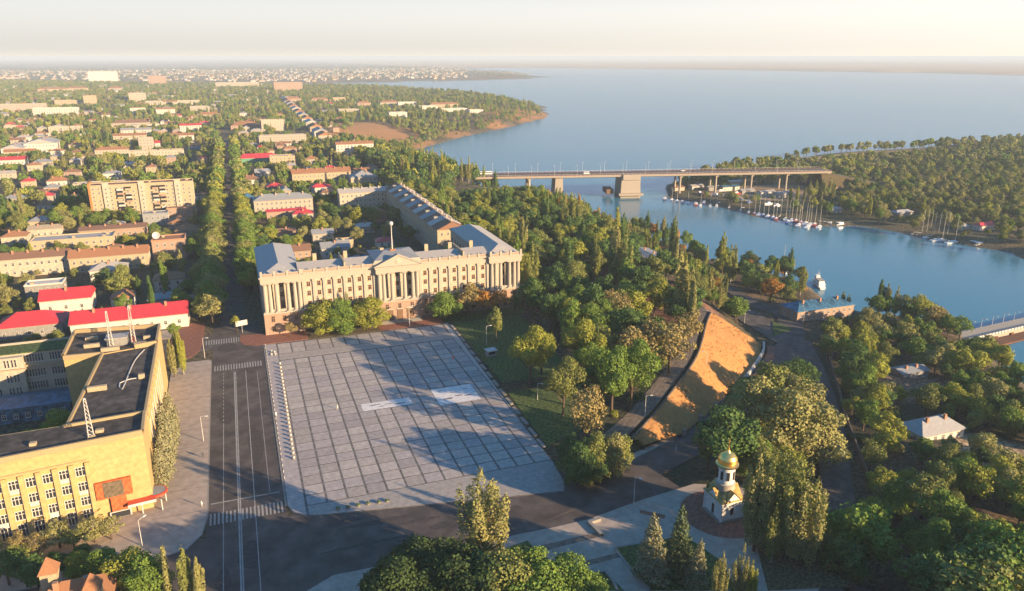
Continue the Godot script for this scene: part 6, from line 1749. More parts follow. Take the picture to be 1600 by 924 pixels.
func make_protos() -> void:
	var r := RandomNumberGenerator.new()
	r.seed = 4242
	for kind in ["round", "fine", "full", "airy", "poplar", "fan", "spruce", "thuja", "bush", "far", "farpop"]:
		protos[kind] = []
		var many: int = {"round": 6, "fine": 3, "full": 4, "airy": 3, "poplar": 5, "fan": 4, "spruce": 2, "thuja": 2, "bush": 3, "far": 4, "farpop": 2}[kind]
		for i in many:
			var lobes := []
			var h := 12.0
			var trunk := Shape.new()
			var count := 1000
			var size := 0.6
			var inner := 0.72
			match kind:
				"round", "fine", "full", "airy", "far":
					var rr := r.randf_range(3.9, 4.9)
					var low := r.randf_range(3.6, 4.6) if kind != "full" else 1.0
					lobes.append([Vector3(0, 7.4 if kind != "full" else 6.0, 0), Vector3(rr * 0.68, 3.1 if kind != "full" else 4.2, rr * 0.68)])
					for k in {"far": 9, "full": 26}.get(kind, 20):
						var a := r.randf() * TAU
						var y := r.randf()
						var out := rr * sin(clampf(0.55 + y * 2.3, 0, PI)) * r.randf_range(0.5, 0.98) * (1.0 + 0.18 * sin(a * 2.0 + i))
						var q := r.randf_range(0.75, 1.95) * (0.85 if kind == "airy" else 1.0)
						lobes.append([Vector3(cos(a) * out, lerpf(low + 0.4, 10.6, y), sin(a) * out), Vector3(q, q * r.randf_range(0.7, 0.95), q)])
					count = {"round": 3000, "fine": 6500, "full": 7000, "airy": 1900, "far": 420}[kind]
					size = {"round": 0.54, "fine": 0.36, "full": 0.4, "airy": 0.5, "far": 1.35}[kind]
					inner = 0.4 if kind == "airy" else 0.6
					trunk.tube(Vector3(0, -0.6, 0), Vector3(r.randf_range(-0.2, 0.2), 5.0, 0.1), 0.34, 0.2, 7)
					if kind != "far":
						for k in 6:
							var l: Array = lobes[1 + k * 2]
							trunk.tube(Vector3(0, 2.6 + 0.4 * k, 0), l[0], 0.15, 0.04, 5, false)
				"poplar", "farpop", "fan":
					h = 20.0
					var spires := r.randi_range(5, 9) if kind != "fan" else 13
					for k in spires:
						var a := r.randf() * TAU
						var out := 0.0 if k == 0 else r.randf_range(0.7, 2.1) if kind != "fan" else r.randf_range(0.8, 3.3)
						var top := 20.0 - (0.0 if k == 0 else r.randf_range(0.6, 3.0) + out * (1.6 if kind != "fan" else 1.0))
						var base := r.randf_range(2.2, 4.0)
						var parts := 4
						for j in parts:
							var f := (j + 0.5) / parts
							var q: float = [0.95, 1.15, 0.95, 0.6][j] * r.randf_range(0.85, 1.15)
							lobes.append([Vector3(cos(a) * out * (0.5 + 0.75 * f), lerpf(base, top - 0.8, f), sin(a) * out * (0.5 + 0.75 * f)), Vector3(q, (top - base) / parts * 0.72, q)])
						trunk.tube(Vector3(0, 1.0, 0), Vector3(cos(a) * out, top * 0.8, sin(a) * out), 0.14, 0.03, 5, false)
					count = {"poplar": 4200, "fan": 8000}.get(kind, 420)
					size = {"poplar": 0.5, "fan": 0.38}.get(kind, 1.3)
					trunk.tube(Vector3(0, -0.6, 0), Vector3(0, 8, 0), 0.36, 0.16, 7)
				"spruce":
					h = 14.0
					for k in 42:
						var y := 1.2 + 12.0 * k / 42.0
						var a := k * 2.4 + r.randf() * 0.6
						var out := (13.6 - y) * 0.27
						lobes.append([Vector3(cos(a) * out * 0.6, y - out * 0.12, sin(a) * out * 0.6), Vector3(0.45 + out * 0.32, 0.4 + out * 0.1, 0.45 + out * 0.32)])
					lobes.append([Vector3(0, 13.2, 0), Vector3(0.25, 0.9, 0.25)])
					count = 3600
					size = 0.42
					trunk.tube(Vector3(0, -0.6, 0), Vector3(0, 12.5, 0), 0.26, 0.05, 7)
				"thuja":
					h = 10.0
					for k in 9:
						var y := 0.8 + k * 1.0
						var q := 1.45 * sin(clampf((y + 1.6) / 11.6 * PI, 0, PI)) + 0.15
						lobes.append([Vector3(r.randf_range(-0.3, 0.3), y, r.randf_range(-0.3, 0.3)), Vector3(q, 1.0, q)])
					count = 2200
					size = 0.36
					trunk.tube(Vector3(0, -0.5, 0), Vector3(0, 6, 0), 0.16, 0.06, 6)
				"bush":
					h = 2.6
					for k in 6:
						var a := r.randf() * TAU
						lobes.append([Vector3(cos(a) * 0.8, r.randf_range(0.7, 1.7), sin(a) * 0.8), Vector3.ONE * r.randf_range(0.6, 0.95)])
					count = 420
					size = 0.42
					trunk.tube(Vector3(0, -0.3, 0), Vector3(0, 1.2, 0), 0.08, 0.05, 5)
			var lift := 0.6 if kind == "poplar" else 0.25
			var crown := leaf_mesh(lobes, count, size, r, lift, inner)
			var bark: Material = mats["white_bark" if kind == "poplar" and i % 2 == 0 else "bark"]
			protos[kind].append([crown, trunk.done(bark), h])
	for kind in ["far", "farpop", "round", "poplar", "bush"]:
		for p in protos[kind]:
			var m := ArrayMesh.new()
			m.add_surface_from_arrays(Mesh.PRIMITIVE_TRIANGLES, p[0].surface_get_arrays(0))
			m.surface_set_material(0, mats["leaf_mass"])
			m.add_surface_from_arrays(Mesh.PRIMITIVE_TRIANGLES, p[1].surface_get_arrays(0))
			m.surface_set_material(1, mats["bark"])
			p.append(m)


const TONE_WORDS := {"green": "fresh green", "dark": "dark green", "olive": "olive green", "yellow": "yellow green", "pale": "pale olive", "dry": "brownish dry", "autumn": "rusty autumn coloured", "painted_shade": "very dark green", "fir": "blue green", "silver": "silvery green"}
const KIND_WORDS := {"round": ["broadleaf_tree", "round crowned tree"], "full": ["broadleaf_tree", "dense low crowned tree"], "fine": ["broadleaf_tree", "big leafy tree"], "airy": ["airy_tree", "thinly leaved tree"], "poplar": ["poplar_tree", "slender poplar"], "fan": ["poplar_tree", "many tipped poplar"], "spruce": ["spruce_tree", "pointed spruce"], "thuja": ["thuja_tree", "columnar thuja"], "bush": ["bush", "low bush"]}
var tree_groups := {}


func plant(at: Vector2, kind: String, tone: String, h: float, place: String, wide := 1.0) -> void:
	var list: Array = protos[kind]
	var p: Array = list[rng.randi() % list.size()]
	var s: float = h / p[2]
	var size_word: String = "small " if h < 0.62 * p[2] else "tall " if h > 1.08 * p[2] and kind != "poplar" else "very tall " if h > 1.05 * p[2] else ""
	var by := ""
	var nearest := 26.0 if place.contains("town") else 15.0
	if rects.size() > 0 and not (place.begins_with("before") or place.begins_with("below the") or place.contains("chapel") or place.contains("corner") or place.contains("lining")):
		for q in rects:
			var gap := Vector2(maxf(maxf(q[0] - at.x, at.x - q[1]), 0.0), maxf(maxf(q[2] - at.y, at.y - q[3]), 0.0)).length()
			if gap < nearest:
				nearest = gap
				by = " beside the " + q[6] if q[5] else " beside a " + q[6]
	var label := "%s%s %s %s" % [size_word, TONE_WORDS[tone], KIND_WORDS[kind][1], place]
	if by:
		label = "%s%s %s%s" % [size_word, TONE_WORDS[tone], KIND_WORDS[kind][1], by]
	var root := thing(KIND_WORDS[kind][0], label, KIND_WORDS[kind][0].replace("_", " "), Vector3(at.x, height(at.x, at.y), at.y), rng.randf() * TAU, KIND_WORDS[kind][0].replace("_", " ") + "s" + (by if by else " " + place))
	root.scale = Vector3(s * wide, s, s * wide * rng.randf_range(0.85, 1.15))
	root.rotation.x = rng.randf_range(-0.05, 0.05)
	root.rotation.z = rng.randf_range(-0.05, 0.05)
	put(root, "trunk", p[1])
	var c := put(root, "crown", p[0])
	c.material_override = mats["leaf_" + tone]


func seen(p: Vector3, margin: float) -> bool:
	var cam: Camera3D = get_node("camera")
	var q := cam.transform.affine_inverse() * p
	if q.z > -20.0:
		return false
	var ty := tan(deg_to_rad(42.763 / 2))
	var m := margin / -q.z
	return absf(q.x / -q.z) < ty * 1.7316 + m and absf(q.y / -q.z) < ty + m + 12.0 / -q.z


# what stays in view over the trees before it: x from, to, z, height, how far before it
var view_caps := [[182.0, 420.0, -668.0, -7.0, 230.0], [60.0, 240.0, -1230.0, -8.0, 120.0]]
var spots := []


func scatter(poly: PackedVector2Array, gap: float, rules: Dictionary) -> void:
	var lo := Vector2(1e9, 1e9)
	var hi := -lo
	for p in poly:
		lo = lo.min(p)
		hi = hi.max(p)
	var r := RandomNumberGenerator.new()
	r.seed = rules.get("seed", 1)
	var keep: float = rules.get("keep", 1.0)
	var z := hi.y
	var row := 0
	while z > lo.y:
		var x := lo.x + (gap * 0.5 if row % 2 else 0.0)
		while x < hi.x:
			var p := Vector2(x + r.randf_range(-0.42, 0.42) * gap, z + r.randf_range(-0.42, 0.42) * gap)
			x += gap
			if r.randf() > keep or not seen(Vector3(p.x, 0, p.y), 30.0) or not Geometry2D.is_point_in_polygon(p, poly):
				continue
			var kind: String = rules.kinds[r.randi() % rules.kinds.size()]
			var tone: String = rules.tones[r.randi() % rules.tones.size()]
			var h: float = r.randf_range(rules.low, rules.high)
			if kind == "poplar":
				h *= rules.get("tall", 1.5)
				if r.randf() < 0.5:
					tone = ["pale", "olive", "yellow"][r.randi() % 3]
			if kind == "bush":
				h = r.randf_range(1.8, 3.6)
			if p.y > -1300.0 and absf(p.x + 8.0) < 9.0 and p.y < -330.0:
				continue
			var bad := false
			var cap := 99.0
			for q in rects:
				if p.x > q[0] - 3.0 and p.x < q[1] + 3.0 and p.y > q[2] - 3.0 and p.y < q[3] + 3.0:
					bad = true
					break
				var d: float = p.y - q[3]
				if q[5] and d > 0.0 and d < 70.0:
					var xi: float = p.x * q[3] / p.y
					if xi > q[0] - 4.0 and xi < q[1] + 4.0:
						cap = minf(cap, maxf(2.4, 0.42 * q[4] + d * 105.0 / -p.y))
			for q in rules.get("clear", []):
				if ((p - q[0]) / Vector2(q[1], q[2])).length() < 1.0:
					bad = true
			if bad:
				continue
			for q in view_caps:
				var d: float = p.y - q[2]
				var xi: float = p.x * q[2] / p.y
				if d > 0.0 and d < q[4] and xi > q[0] and xi < q[1]:
					cap = minf(cap, maxf(2.0, q[3] + d * (110.0 - q[3]) / -q[2] - height(p.x, p.y)))
			if h > cap:
				h = cap * r.randf_range(0.8, 1.0)
				if h < 4.0:
					kind = "bush"
			var l := land(p)
			if l[1] < rules.get("shore", 5.0):
				continue
			for q in low_roads:
				var line := PackedVector2Array()
				if p.y > -430.0:
					for t in q[0]:
						line.append(Vector2(t.x, t.z))
					if seg_distance(p, line, false) < q[1] + 2.2:
						bad = true
			if bad:
				continue
			spots.append({"at": Vector3(p.x, l[0], p.y), "kind": kind, "tone": tone, "h": h, "place": rules.place, "mass": rules.mass})
		z -= gap * 0.87
		row += 1


func trees() -> void:
	mat("leaf_mass", Color.WHITE, 0.75, "", 1.0, {"vertex_color_use_as_albedo": true, "backlight_enabled": true, "backlight": Color(0.5, 0.55, 0.2), "metallic_specular": 0.3})
	make_protos()
	# --- trees one can name, each where it stands
	var hall := "before the city hall"
	for a in [[Vector2(27.0, -303.5), "full", "yellow", 15.0, 1.35], [Vector2(34.5, -302.5), "full", "green", 14.5, 1.35], [Vector2(46.5, -303.0), "full", "yellow", 14.5, 1.4], [Vector2(79.0, -304.0), "full", "green", 14.5, 1.35], [Vector2(90.0, -304.0), "airy", "dry", 13.0, 1.1], [Vector2(97.0, -303.0), "airy", "autumn", 13.0, 1.1], [Vector2(104.0, -303.0), "airy", "autumn", 12.0, 1.0], [Vector2(110.5, -301.0), "airy", "dark", 9.0, 1.0], [Vector2(28.5, -308.0), "spruce", "silver", 15.0, 0.8], [Vector2(38.5, -308.0), "spruce", "silver", 16.5, 0.8], [Vector2(42.5, -307.5), "spruce", "silver", 13.0, 0.8], [Vector2(86.0, -307.5), "spruce", "fir", 13.5, 0.7], [Vector2(93.0, -307.5), "airy", "dry", 15.0, 0.8]]:
		plant(a[0], a[1], a[2], a[3], hall, a[4])
	plant(Vector2(-6.5, -318.0), "round", "yellow", 7.5, "beside the small billboard", 0.8)
	plant(Vector2(14.0, -304.5), "airy", "dry", 7.0, "on the red paving by the hall corner", 1.0)
	for a in [[-33.0, -285.5, 17.0, "olive"], [-37.0, -287.5, 15.5, "autumn"], [-41.5, -286.0, 14.5, "autumn"], [-46.5, -286.0, 12.0, "autumn"], [-56.0, -285.0, 13.0, "pale"], [-61.0, -286.0, 13.5, "pale"], [-66.0, -285.0, 12.5, "olive"], [-27.8, -281.0, 17.5, "olive"], [-25.5, -277.5, 16.0, "yellow"], [-28.5, -276.0, 15.0, "pale"]]:
		plant(Vector2(a[0], a[1]), "poplar", a[3], a[2], "behind the corner of the yellow building", 0.75)
	plant(Vector2(-53.0, -226.0), "fine", "yellow", 15.0, "in the yard of the yellow building", 1.15)
	plant(Vector2(-60.0, -222.0), "fine", "yellow", 12.0, "in the yard of the yellow building", 1.1)
	plant(Vector2(-50.5, -257.0), "round", "dark", 17.5, "against the white wing of the yellow building", 0.75)
	for k in 7:
		plant(Vector2(-26.9 + (k % 2) * 0.9, -197.0 - k * 5.6), "thuja", "silver", 12.5 + (k * 37 % 5) * 0.7, "along the street side of the yellow building", 1.05)
	for a in [[Vector2(-61, -178), 5.5, "pale"], [Vector2(-56, -177), 6.5, "dry"], [Vector2(-52, -176), 6.0, "dry"], [Vector2(-48, -178), 7.5, "pale"], [Vector2(-44.5, -176), 6.0, "olive"], [Vector2(-40.5, -177.5), 7.0, "pale"], [Vector2(-37.0, -177.5), 6.5, "pale"], [Vector2(-42, -171), 4.5, "dark"], [Vector2(-48, -171), 4.0, "green"], [Vector2(-54, -171), 4.5, "dark"]]:
		plant(a[0], "airy", a[2], a[1], "below the windows of the yellow building", 1.35)
	for a in [["poplar", Vector2(-22.2, -147.3), 14.5, "pale", 0.9], ["poplar", Vector2(-18.6, -145.0), 15.0, "olive", 0.9], ["poplar", Vector2(-16.6, -143.3), 13.5, "pale", 0.8], ["full", Vector2(-30.5, -154.5), 12.0, "yellow", 1.2], ["full", Vector2(-26.0, -149.7), 11.5, "green", 1.2], ["full", Vector2(-36.0, -159.1), 10.0, "green", 1.1], ["full", Vector2(-41.1, -163.9), 8.0, "yellow", 1.1], ["round", Vector2(-49.6, -163.7), 8.5, "dark", 1.2], ["round", Vector2(-55.8, -167.0), 9.0, "dark", 1.2], ["bush", Vector2(-33.6, -165.9), 3.4, "green", 1.3], ["bush", Vector2(-37.5, -166.1), 3.2, "dark", 1.3], ["bush", Vector2(-43.3, -170.6), 3.4, "olive", 1.3], ["round", Vector2(-45.2, -166.6), 6.0, "dark", 1.1], ["round", Vector2(-55.1, -172.5), 6.5, "olive", 1.1]]:
		plant(a[1], a[0], a[3], a[2], "in the garden round the turreted house", a[4])
	plant(Vector2(43.0, -136.3), "fan", "pale", 25.0, "rising above the dark trees of the junction corner", 1.3)
	for a in [[Vector2(22.9, -131.9), "painted_shade", 10.0], [Vector2(27.8, -129.1), "painted_shade", 13.0], [Vector2(32.9, -127.7), "painted_shade", 13.5], [Vector2(29.2, -121.7), "painted_shade", 14.0], [Vector2(37.5, -124.6), "painted_shade", 11.0], [Vector2(46.6, -120.3), "green", 13.5], [Vector2(52.8, -116.4), "green", 13.0], [Vector2(56.8, -113.6), "green", 10.0], [Vector2(41.3, -117.3), "olive", 15.0], [Vector2(18.4, -125.7), "painted_shade", 12.0], [Vector2(22.2, -119.7), "painted_shade", 15.0], [Vector2(34.0, -115.4), "painted_shade", 16.0], [Vector2(46.9, -110.7), "green", 15.0]]:  # darkest trees carry their shade in the leaf colour
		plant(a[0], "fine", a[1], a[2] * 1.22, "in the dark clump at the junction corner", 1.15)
	# tall trees behind the camera's foot, whose shade lies over the junction
	for k in 52:
		var f := rng.randf_range(66.0, 94.0)
		var q := -8.0 + 3.4 * k + rng.randf_range(-2, 2)
		plant(Vector2(0.342 * f + 0.94 * q, -0.94 * f + 0.342 * q), "poplar" if k % 3 == 0 else "round", ["olive", "dark", "green"][k % 3], minf(108.0 - f * 0.84, (31.0 if k % 3 == 0 else 23.0) + rng.randf_range(-2, 2)), "in the boulevard south of the junction", 1.2)
	for k in 34:
		var at := Vector2(rng.randf_range(112, 172), rng.randf_range(-92, -40))
		plant(at, "round", ["olive", "dark", "green"][k % 3], 19.0 + rng.randf_range(-3, 3), "on the bank south of the chapel", 1.2)
	var near := "beside the chapel"
	for a in [["spruce", Vector2(76.8, -121.0), 12.5, "silver", 1.15], ["spruce", Vector2(82.7, -120.0), 13.5, "fir", 0.95], ["spruce", Vector2(84.6, -115.9), 9.0, "silver", 1.0], ["fan", Vector2(104.2, -121.4), 21.0, "pale", 1.0], ["fan", Vector2(108.0, -123.1), 18.0, "olive", 1.0], ["fan", Vector2(110.0, -116.7), 21.0, "olive", 1.0], ["fan", Vector2(110.8, -113.6), 22.0, "pale", 1.0], ["poplar", Vector2(105.2, -116.5), 15.0, "olive", 0.8], ["fan", Vector2(83.1, -106.0), 13.0, "pale", 0.65], ["fan", Vector2(87.6, -105.3), 14.0, "pale", 0.65], ["fan", Vector2(89.8, -103.5), 11.5, "yellow", 0.65], ["round", Vector2(127.0, -114.4), 14.0, "green", 1.15], ["round", Vector2(118.4, -111.3), 11.0, "dark", 1.1], ["round", Vector2(119.1, -155.1), 13.5, "dark", 1.1], ["round", Vector2(117.8, -160.3), 9.0, "olive", 1.0], ["full", Vector2(142.3, -172.7), 15.0, "pale", 1.15], ["full", Vector2(146.0, -164.3), 15.5, "pale", 1.2], ["full", Vector2(156.3, -164.0), 15.5, "pale", 1.2], ["full", Vector2(170.7, -183.3), 14.0, "pale", 1.15], ["full", Vector2(164.4, -192.1), 14.0, "olive", 1.15], ["fine", Vector2(154.8, -193.5), 11.0, "dark", 1.1], ["fine", Vector2(184.7, -203.3), 12.0, "dark", 1.1], ["round", Vector2(125.7, -157.4), 10.0, "olive", 1.1]]:
		plant(a[1], a[0], a[3], a[2] * {"poplar": 1.2, "fan": 1.2, "spruce": 1.33}.get(a[0], 1.5), near if a[0] != "fine" and a[0] != "full" else "below the chapel along the lower road", a[4])
	var park := "in the park above the dry bank"
	for a in [["poplar", Vector2(170.3, -259.4), 27.0, "pale", 1.0], ["poplar", Vector2(170.9, -252.5), 22.0, "pale", 0.9], ["poplar", Vector2(169.8, -321.0), 26.0, "pale", 1.0], ["poplar", Vector2(172.9, -314.2), 24.0, "olive", 1.0], ["poplar", Vector2(166.9, -334.0), 20.0, "olive", 0.9], ["poplar", Vector2(225.8, -354.3), 20.0, "pale", 0.8], ["airy", Vector2(88.6, -181.1), 14.0, "dry", 1.0], ["airy", Vector2(139.8, -217.9), 15.0, "dry", 1.15], ["airy", Vector2(135.1, -225.8), 14.0, "dry", 1.0], ["airy", Vector2(125.4, -220.1), 14.0, "dry", 1.0], ["airy", Vector2(158.4, -234.3), 13.0, "dry", 1.0], ["fine", Vector2(89.4, -227.2), 15.0, "yellow", 0.95], ["fine", Vector2(96.4, -233.7), 13.0, "yellow", 0.9], ["fine", Vector2(109.3, -229.0), 15.0, "yellow", 0.85], ["fine", Vector2(114.6, -224.0), 13.0, "yellow", 0.8], ["fine", Vector2(104.9, -195.2), 17.0, "green", 0.9], ["fine", Vector2(112.9, -197.2), 17.0, "green", 0.85], ["fine", Vector2(90.4, -200.5), 14.0, "olive", 0.85], ["full", Vector2(78.0, -161.4), 10.5, "dark", 1.2], ["full", Vector2(82.9, -161.7), 10.5, "olive", 1.1], ["full", Vector2(88.0, -162.2), 10.0, "pale", 1.0], ["round", Vector2(92.1, -164.3), 8.5, "olive", 1.0], ["round", Vector2(78.7, -169.2), 8.0, "dark", 1.0], ["round", Vector2(91.3, -269.7), 11.0, "olive", 0.7], ["round", Vector2(117.8, -256.3), 14.0, "green", 0.8], ["round", Vector2(132.5, -266.5), 15.0, "dark", 0.9], ["airy", Vector2(141.3, -263.3), 14.0, "dry", 1.0], ["round", Vector2(116.2, -272.5), 13.0, "dark", 1.0], ["round", Vector2(114.5, -290.2), 14.0, "dark", 1.0]]:
		plant(a[1], a[0], a[3], a[2] * (1.25 if a[0] == "poplar" else 1.42), park, a[4] * 0.9)
	# --- the avenue
	var r := RandomNumberGenerator.new()
	r.seed = 11
	for k in 76:
		for s in [-1, 1]:
			var z := -334.0 - k * 9.3 + r.randf_range(-2, 2)
			var x: float = -8.0 + s * r.randf_range(7.8, 9.4)
			if clear_of(x - 2, x + 2, z - 2, z + 2):
				spots.append({"at": Vector3(x, 0, z), "kind": "round", "tone": ["green", "yellow", "olive", "pale", "green"][r.randi() % 5], "h": r.randf_range(13, 17.5), "place": "lining the long avenue behind the square", "mass": "avenue_trees"})
	# --- groves
	scatter(PackedVector2Array([Vector2(104, -190), Vector2(112, -196), Vector2(134, -215), Vector2(155, -236), Vector2(178, -266), Vector2(188, -280), Vector2(196, -302), Vector2(116, -302), Vector2(110, -232), Vector2(106, -206)]), 8.6, {"kinds": ["round", "round", "round", "airy", "fine", "bush"], "tones": ["dark", "olive", "green", "green", "dark", "yellow"], "low": 11.0, "high": 19.0, "place": "in the park grove beside the square", "mass": "park_wood", "seed": 3, "keep": 0.85, "clear": [[Vector2(155.7, -304.1), 14.0, 12.0]]})
	scatter(PackedVector2Array([Vector2(120, -302), Vector2(204, -302), Vector2(222, -420), Vector2(222, -560), Vector2(212, -700), Vector2(200, -900), Vector2(130, -900), Vector2(120, -560)]), 9.4, {"kinds": ["round", "round", "round", "poplar", "fine", "airy"], "tones": ["dark", "olive", "green", "dark", "yellow"], "low": 10.5, "high": 18.0, "place": "in the bluff wood behind the city hall", "mass": "bluff_wood", "seed": 4, "keep": 0.93, "clear": [[Vector2(156.4, -312.4), 10.0, 14.0], [Vector2(142.3, -343.0), 16.0, 8.0], [Vector2(172.5, -387.3), 10.0, 20.0]]})
	scatter(PackedVector2Array([Vector2(196, -286), Vector2(215, -276), Vector2(238, -296), Vector2(262, -300), Vector2(300, -330), Vector2(310, -390), Vector2(292, -470), Vector2(275, -580), Vector2(250, -700), Vector2(232, -800), Vector2(215, -930), Vector2(195, -900), Vector2(212, -640), Vector2(218, -400), Vector2(205, -320)]), 8.6, {"kinds": ["round", "round", "fine", "poplar", "bush"], "tones": ["dark", "olive", "green", "autumn", "yellow", "dark"], "low": 8.5, "high": 14.0, "tall": 1.6, "shore": 3.0, "place": "on the river slope below the park", "mass": "slope_wood", "seed": 5, "keep": 0.92})
	scatter(PackedVector2Array([Vector2(120, -60), Vector2(128, -118), Vector2(118, -150), Vector2(140, -172), Vector2(170, -198), Vector2(196, -212), Vector2(240, -256), Vector2(268, -275), Vector2(330, -275), Vector2(335, -240), Vector2(310, -205), Vector2(296, -160), Vector2(305, -60)]), 7.4, {"kinds": ["round", "round", "full", "full", "airy", "bush", "bush"], "tones": ["olive", "green", "green", "yellow", "dark", "pale", "yellow"], "low": 7.0, "high": 14.0, "shore": 4.0, "place": "on the wild bank below the lower road", "mass": "bank_thicket", "seed": 6, "keep": 0.95, "clear": [[Vector2(222.8, -144.3), 11.0, 15.0], [Vector2(243.3, -204.3), 16.0, 10.0], [Vector2(211.6, -161.9), 9.0, 7.0]]})
	for a in [[Vector2(307.1, -279.8), 17.0, "pale"], [Vector2(304.7, -282.8), 19.0, "dark"], [Vector2(309.6, -276.8), 16.0, "pale"], [Vector2(283.2, -285.4), 12.0, "pale"], [Vector2(284.6, -283.8), 11.0, "pale"]]:
		plant(a[0], "poplar", a[2], a[1], "at the water beside the quay building", 0.95)
	plant(Vector2(308.1, -251.3), "airy", "dry", 13.0, "standing over the near shore", 1.5)
	# --- far bank
	var ramp := []
	for k in 14:
		ramp.append([Vector2(520.0, -611.0).lerp(Vector2(600.0, -592.0), k / 13.0), 13.0, 13.0])
	scatter(PackedVector2Array([Vector2(395, -610), Vector2(440, -500), Vector2(470, -470), Vector2(500, -370), Vector2(520, -280), Vector2(1600, -300), Vector2(1600, -850), Vector2(1180, -850), Vector2(700, -822), Vector2(560, -770), Vector2(440, -690)]), 11.5, {"kinds": ["round", "round", "round", "airy"], "tones": ["olive", "olive", "yellow", "pale", "green", "pale"], "low": 7.5, "high": 13.5, "shore": 5.0, "place": "in the wood on the far bank", "mass": "far_bank_wood", "seed": 7, "keep": 0.9, "clear": ramp + [[Vector2(488.5, -607.2), 60.0, 40.0], [Vector2(435.4, -626.5), 62.0, 26.0], [Vector2(765.0, -781.1), 200.0, 30.0], [Vector2(462.7, -538.8), 40.0, 26.0], [Vector2(502.8, -414.7), 26.0, 9.0]]})  # paler leaf tones here paint in haze over the far wood
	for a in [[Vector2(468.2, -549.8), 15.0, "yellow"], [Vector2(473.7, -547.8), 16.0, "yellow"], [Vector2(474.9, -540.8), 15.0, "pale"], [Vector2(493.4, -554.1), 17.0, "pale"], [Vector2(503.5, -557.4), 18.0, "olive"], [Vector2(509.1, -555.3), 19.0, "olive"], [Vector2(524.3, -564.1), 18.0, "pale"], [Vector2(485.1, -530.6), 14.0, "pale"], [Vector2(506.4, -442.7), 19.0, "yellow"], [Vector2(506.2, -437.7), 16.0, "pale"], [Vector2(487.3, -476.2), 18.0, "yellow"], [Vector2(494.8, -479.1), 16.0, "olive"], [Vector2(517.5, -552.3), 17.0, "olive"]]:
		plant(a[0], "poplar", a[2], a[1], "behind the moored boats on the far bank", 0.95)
	scatter(PackedVector2Array([Vector2(385, -640), Vector2(430, -680), Vector2(560, -745), Vector2(600, -690), Vector2(520, -640)]), 10.0, {"kinds": ["round", "bush"], "tones": ["dark", "olive"], "low": 5.0, "high": 9.0, "shore": 3.0, "place": "by the bridge end on the far bank", "mass": "far_bank_wood", "seed": 17, "keep": 0.5, "clear": [[Vector2(488.5, -607.2), 60.0, 30.0]]})
	# --- the town
	var tones := ["dark", "olive", "green", "green", "olive", "yellow", "pale"]
	scatter(PackedVector2Array([Vector2(-40, -284), Vector2(-20, -335), Vector2(2, -340), Vector2(24, -334), Vector2(97, -334), Vector2(120, -345), Vector2(130, -700), Vector2(-270, -700), Vector2(-200, -420), Vector2(-120, -330), Vector2(-100, -284)]), 10.4, {"kinds": ["round", "round", "full", "fine", "poplar", "bush"], "tones": tones, "low": 8.0, "high": 14.0, "tall": 1.35, "place": "among the town houses behind the square", "mass": "town_trees", "seed": 21, "keep": 0.86})
	scatter(PackedVector2Array([Vector2(200, -700), Vector2(205, -1000), Vector2(330, -1240), Vector2(600, -1560), Vector2(-560, -1560), Vector2(-270, -700)]), 12.6, {"kinds": ["round", "round", "round", "poplar"], "tones": tones, "low": 8.0, "high": 13.5, "tall": 1.35, "place": "in the outer streets of the town", "mass": "town_trees", "seed": 22, "keep": 0.8, "shore": 10.0, "clear": [[Vector2(224.3, -1203.1), 60.0, 90.0], [Vector2(216.6, -1304.7), 40.0, 40.0], [Vector2(245.7, -1184.9), 34.0, 60.0]]})
	scatter(PackedVector2Array([Vector2(190, -900), Vector2(235, -905), Vector2(235, -1060), Vector2(360, -1235), Vector2(660, -1600), Vector2(600, -1600), Vector2(340, -1260), Vector2(200, -1100)]), 10.0, {"kinds": ["round", "bush", "round"], "tones": tones, "low": 5.0, "high": 9.0, "shore": 12.0, "place": "on the bluff of the wooded point", "mass": "point_wood", "seed": 23, "keep": 0.55})
	scatter(PackedVector2Array([Vector2(640, -1560), Vector2(760, -1900), Vector2(760, -2320), Vector2(640, -2800), Vector2(480, -3150), Vector2(200, -3250), Vector2(-1050, -4280), Vector2(-1050, -3400), Vector2(-560, -1560)]), 20.0, {"kinds": ["round", "round", "poplar"], "tones": tones, "low": 9.0, "high": 14.0, "tall": 1.2, "place": "beyond the town", "mass": "far_town_trees", "seed": 24, "keep": 0.95, "shore": 10.0})
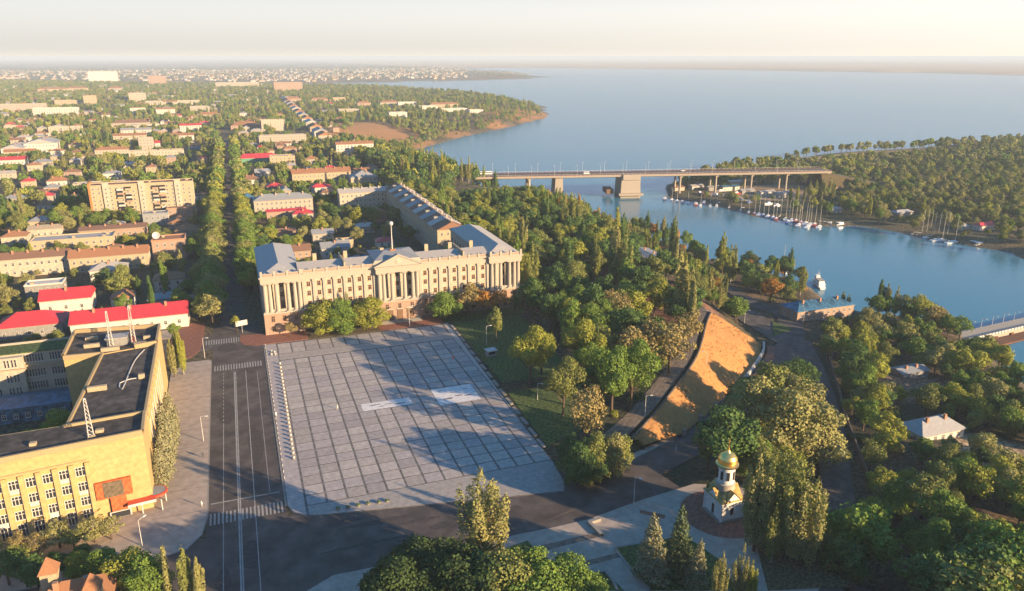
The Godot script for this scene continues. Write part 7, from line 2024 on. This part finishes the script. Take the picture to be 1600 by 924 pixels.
	scatter(PackedVector2Array([Vector2(-1500, -5600), Vector2(-200, -4400), Vector2(500, -4060), Vector2(1800, -4590), Vector2(2200, -6000), Vector2(2100, -7600), Vector2(2200, -8600), Vector2(-2500, -8600)]), 62.0, {"kinds": ["round"], "tones": ["dark", "olive", "dark"], "low": 8.0, "high": 14.0, "place": "on the low shore across the water", "mass": "far_shore_trees", "seed": 25, "keep": 0.6, "shore": 15.0})
	# --- the largest in view become trees of their own, the rest stay masses
	for s in spots:
		s.d = s.at.distance_to(Vector3(0, 110, 0)) / s.h
	spots.sort_custom(func(a, b): return a.d < b.d)
	var counts := {}
	var masses := {}
	var tint := {}
	for t in TONE_WORDS:
		tint[t] = mats["leaf_" + t].albedo_color.srgb_to_linear()
	for s in spots:
		var called: String = KIND_WORDS[s.kind][0]
		var n: int = names.get(called, 0)
		if n < 295 and s.kind != "bush" or n < 120:
			plant(Vector2(s.at.x, s.at.z), s.kind, s.tone, s.h, s.place, r.randf_range(0.9, 1.15))
			continue
		var far: bool = s.at.z < -620.0
		var pool := "bush" if s.kind == "bush" else ("farpop" if far else "poplar") if s.kind == "poplar" else ("far" if far else "round")
		var i: int = r.randi() % mini(2, protos[pool].size())
		var key: String = "%s/%s/%d" % [s.mass, pool, i]
		if not masses.has(key):
			masses[key] = [[], []]
		var p: Array = protos[pool][i]
		var k: float = s.h / p[2]
		var w := k * r.randf_range(0.9, 1.25)
		masses[key][0].append(Transform3D(Basis(Vector3.UP, r.randf() * TAU) * Basis.from_scale(Vector3(w, k, w)), s.at))
		masses[key][1].append(tint[s.tone] * r.randf_range(0.8, 1.15))
	var words := {"park_wood": "further trees standing thick in the park grove", "bluff_wood": "further trees of the wood by the bluff", "slope_wood": "further trees covering the river slope", "bank_thicket": "thicket covering the wild bank by the lower road", "far_bank_wood": "wood covering the far bank behind the marina", "town_trees": "mass of town trees between the houses", "point_wood": "scrub on the bluff of the wooded point", "far_town_trees": "distant trees beyond the town", "far_shore_trees": "dark trees on the low shore across the water", "avenue_trees": "further trees along the long avenue"}
	for key in masses:
		var part: PackedStringArray = key.split("/")
		mass(part[0], words[part[0]], protos[part[1]][int(part[2])][3], masses[key][0], masses[key][1])
	print("trees: ", spots.size(), " ", names.get("broadleaf_tree"), " ", names.get("poplar_tree"), " ", names.get("airy_tree"), " ", names.get("bush"))
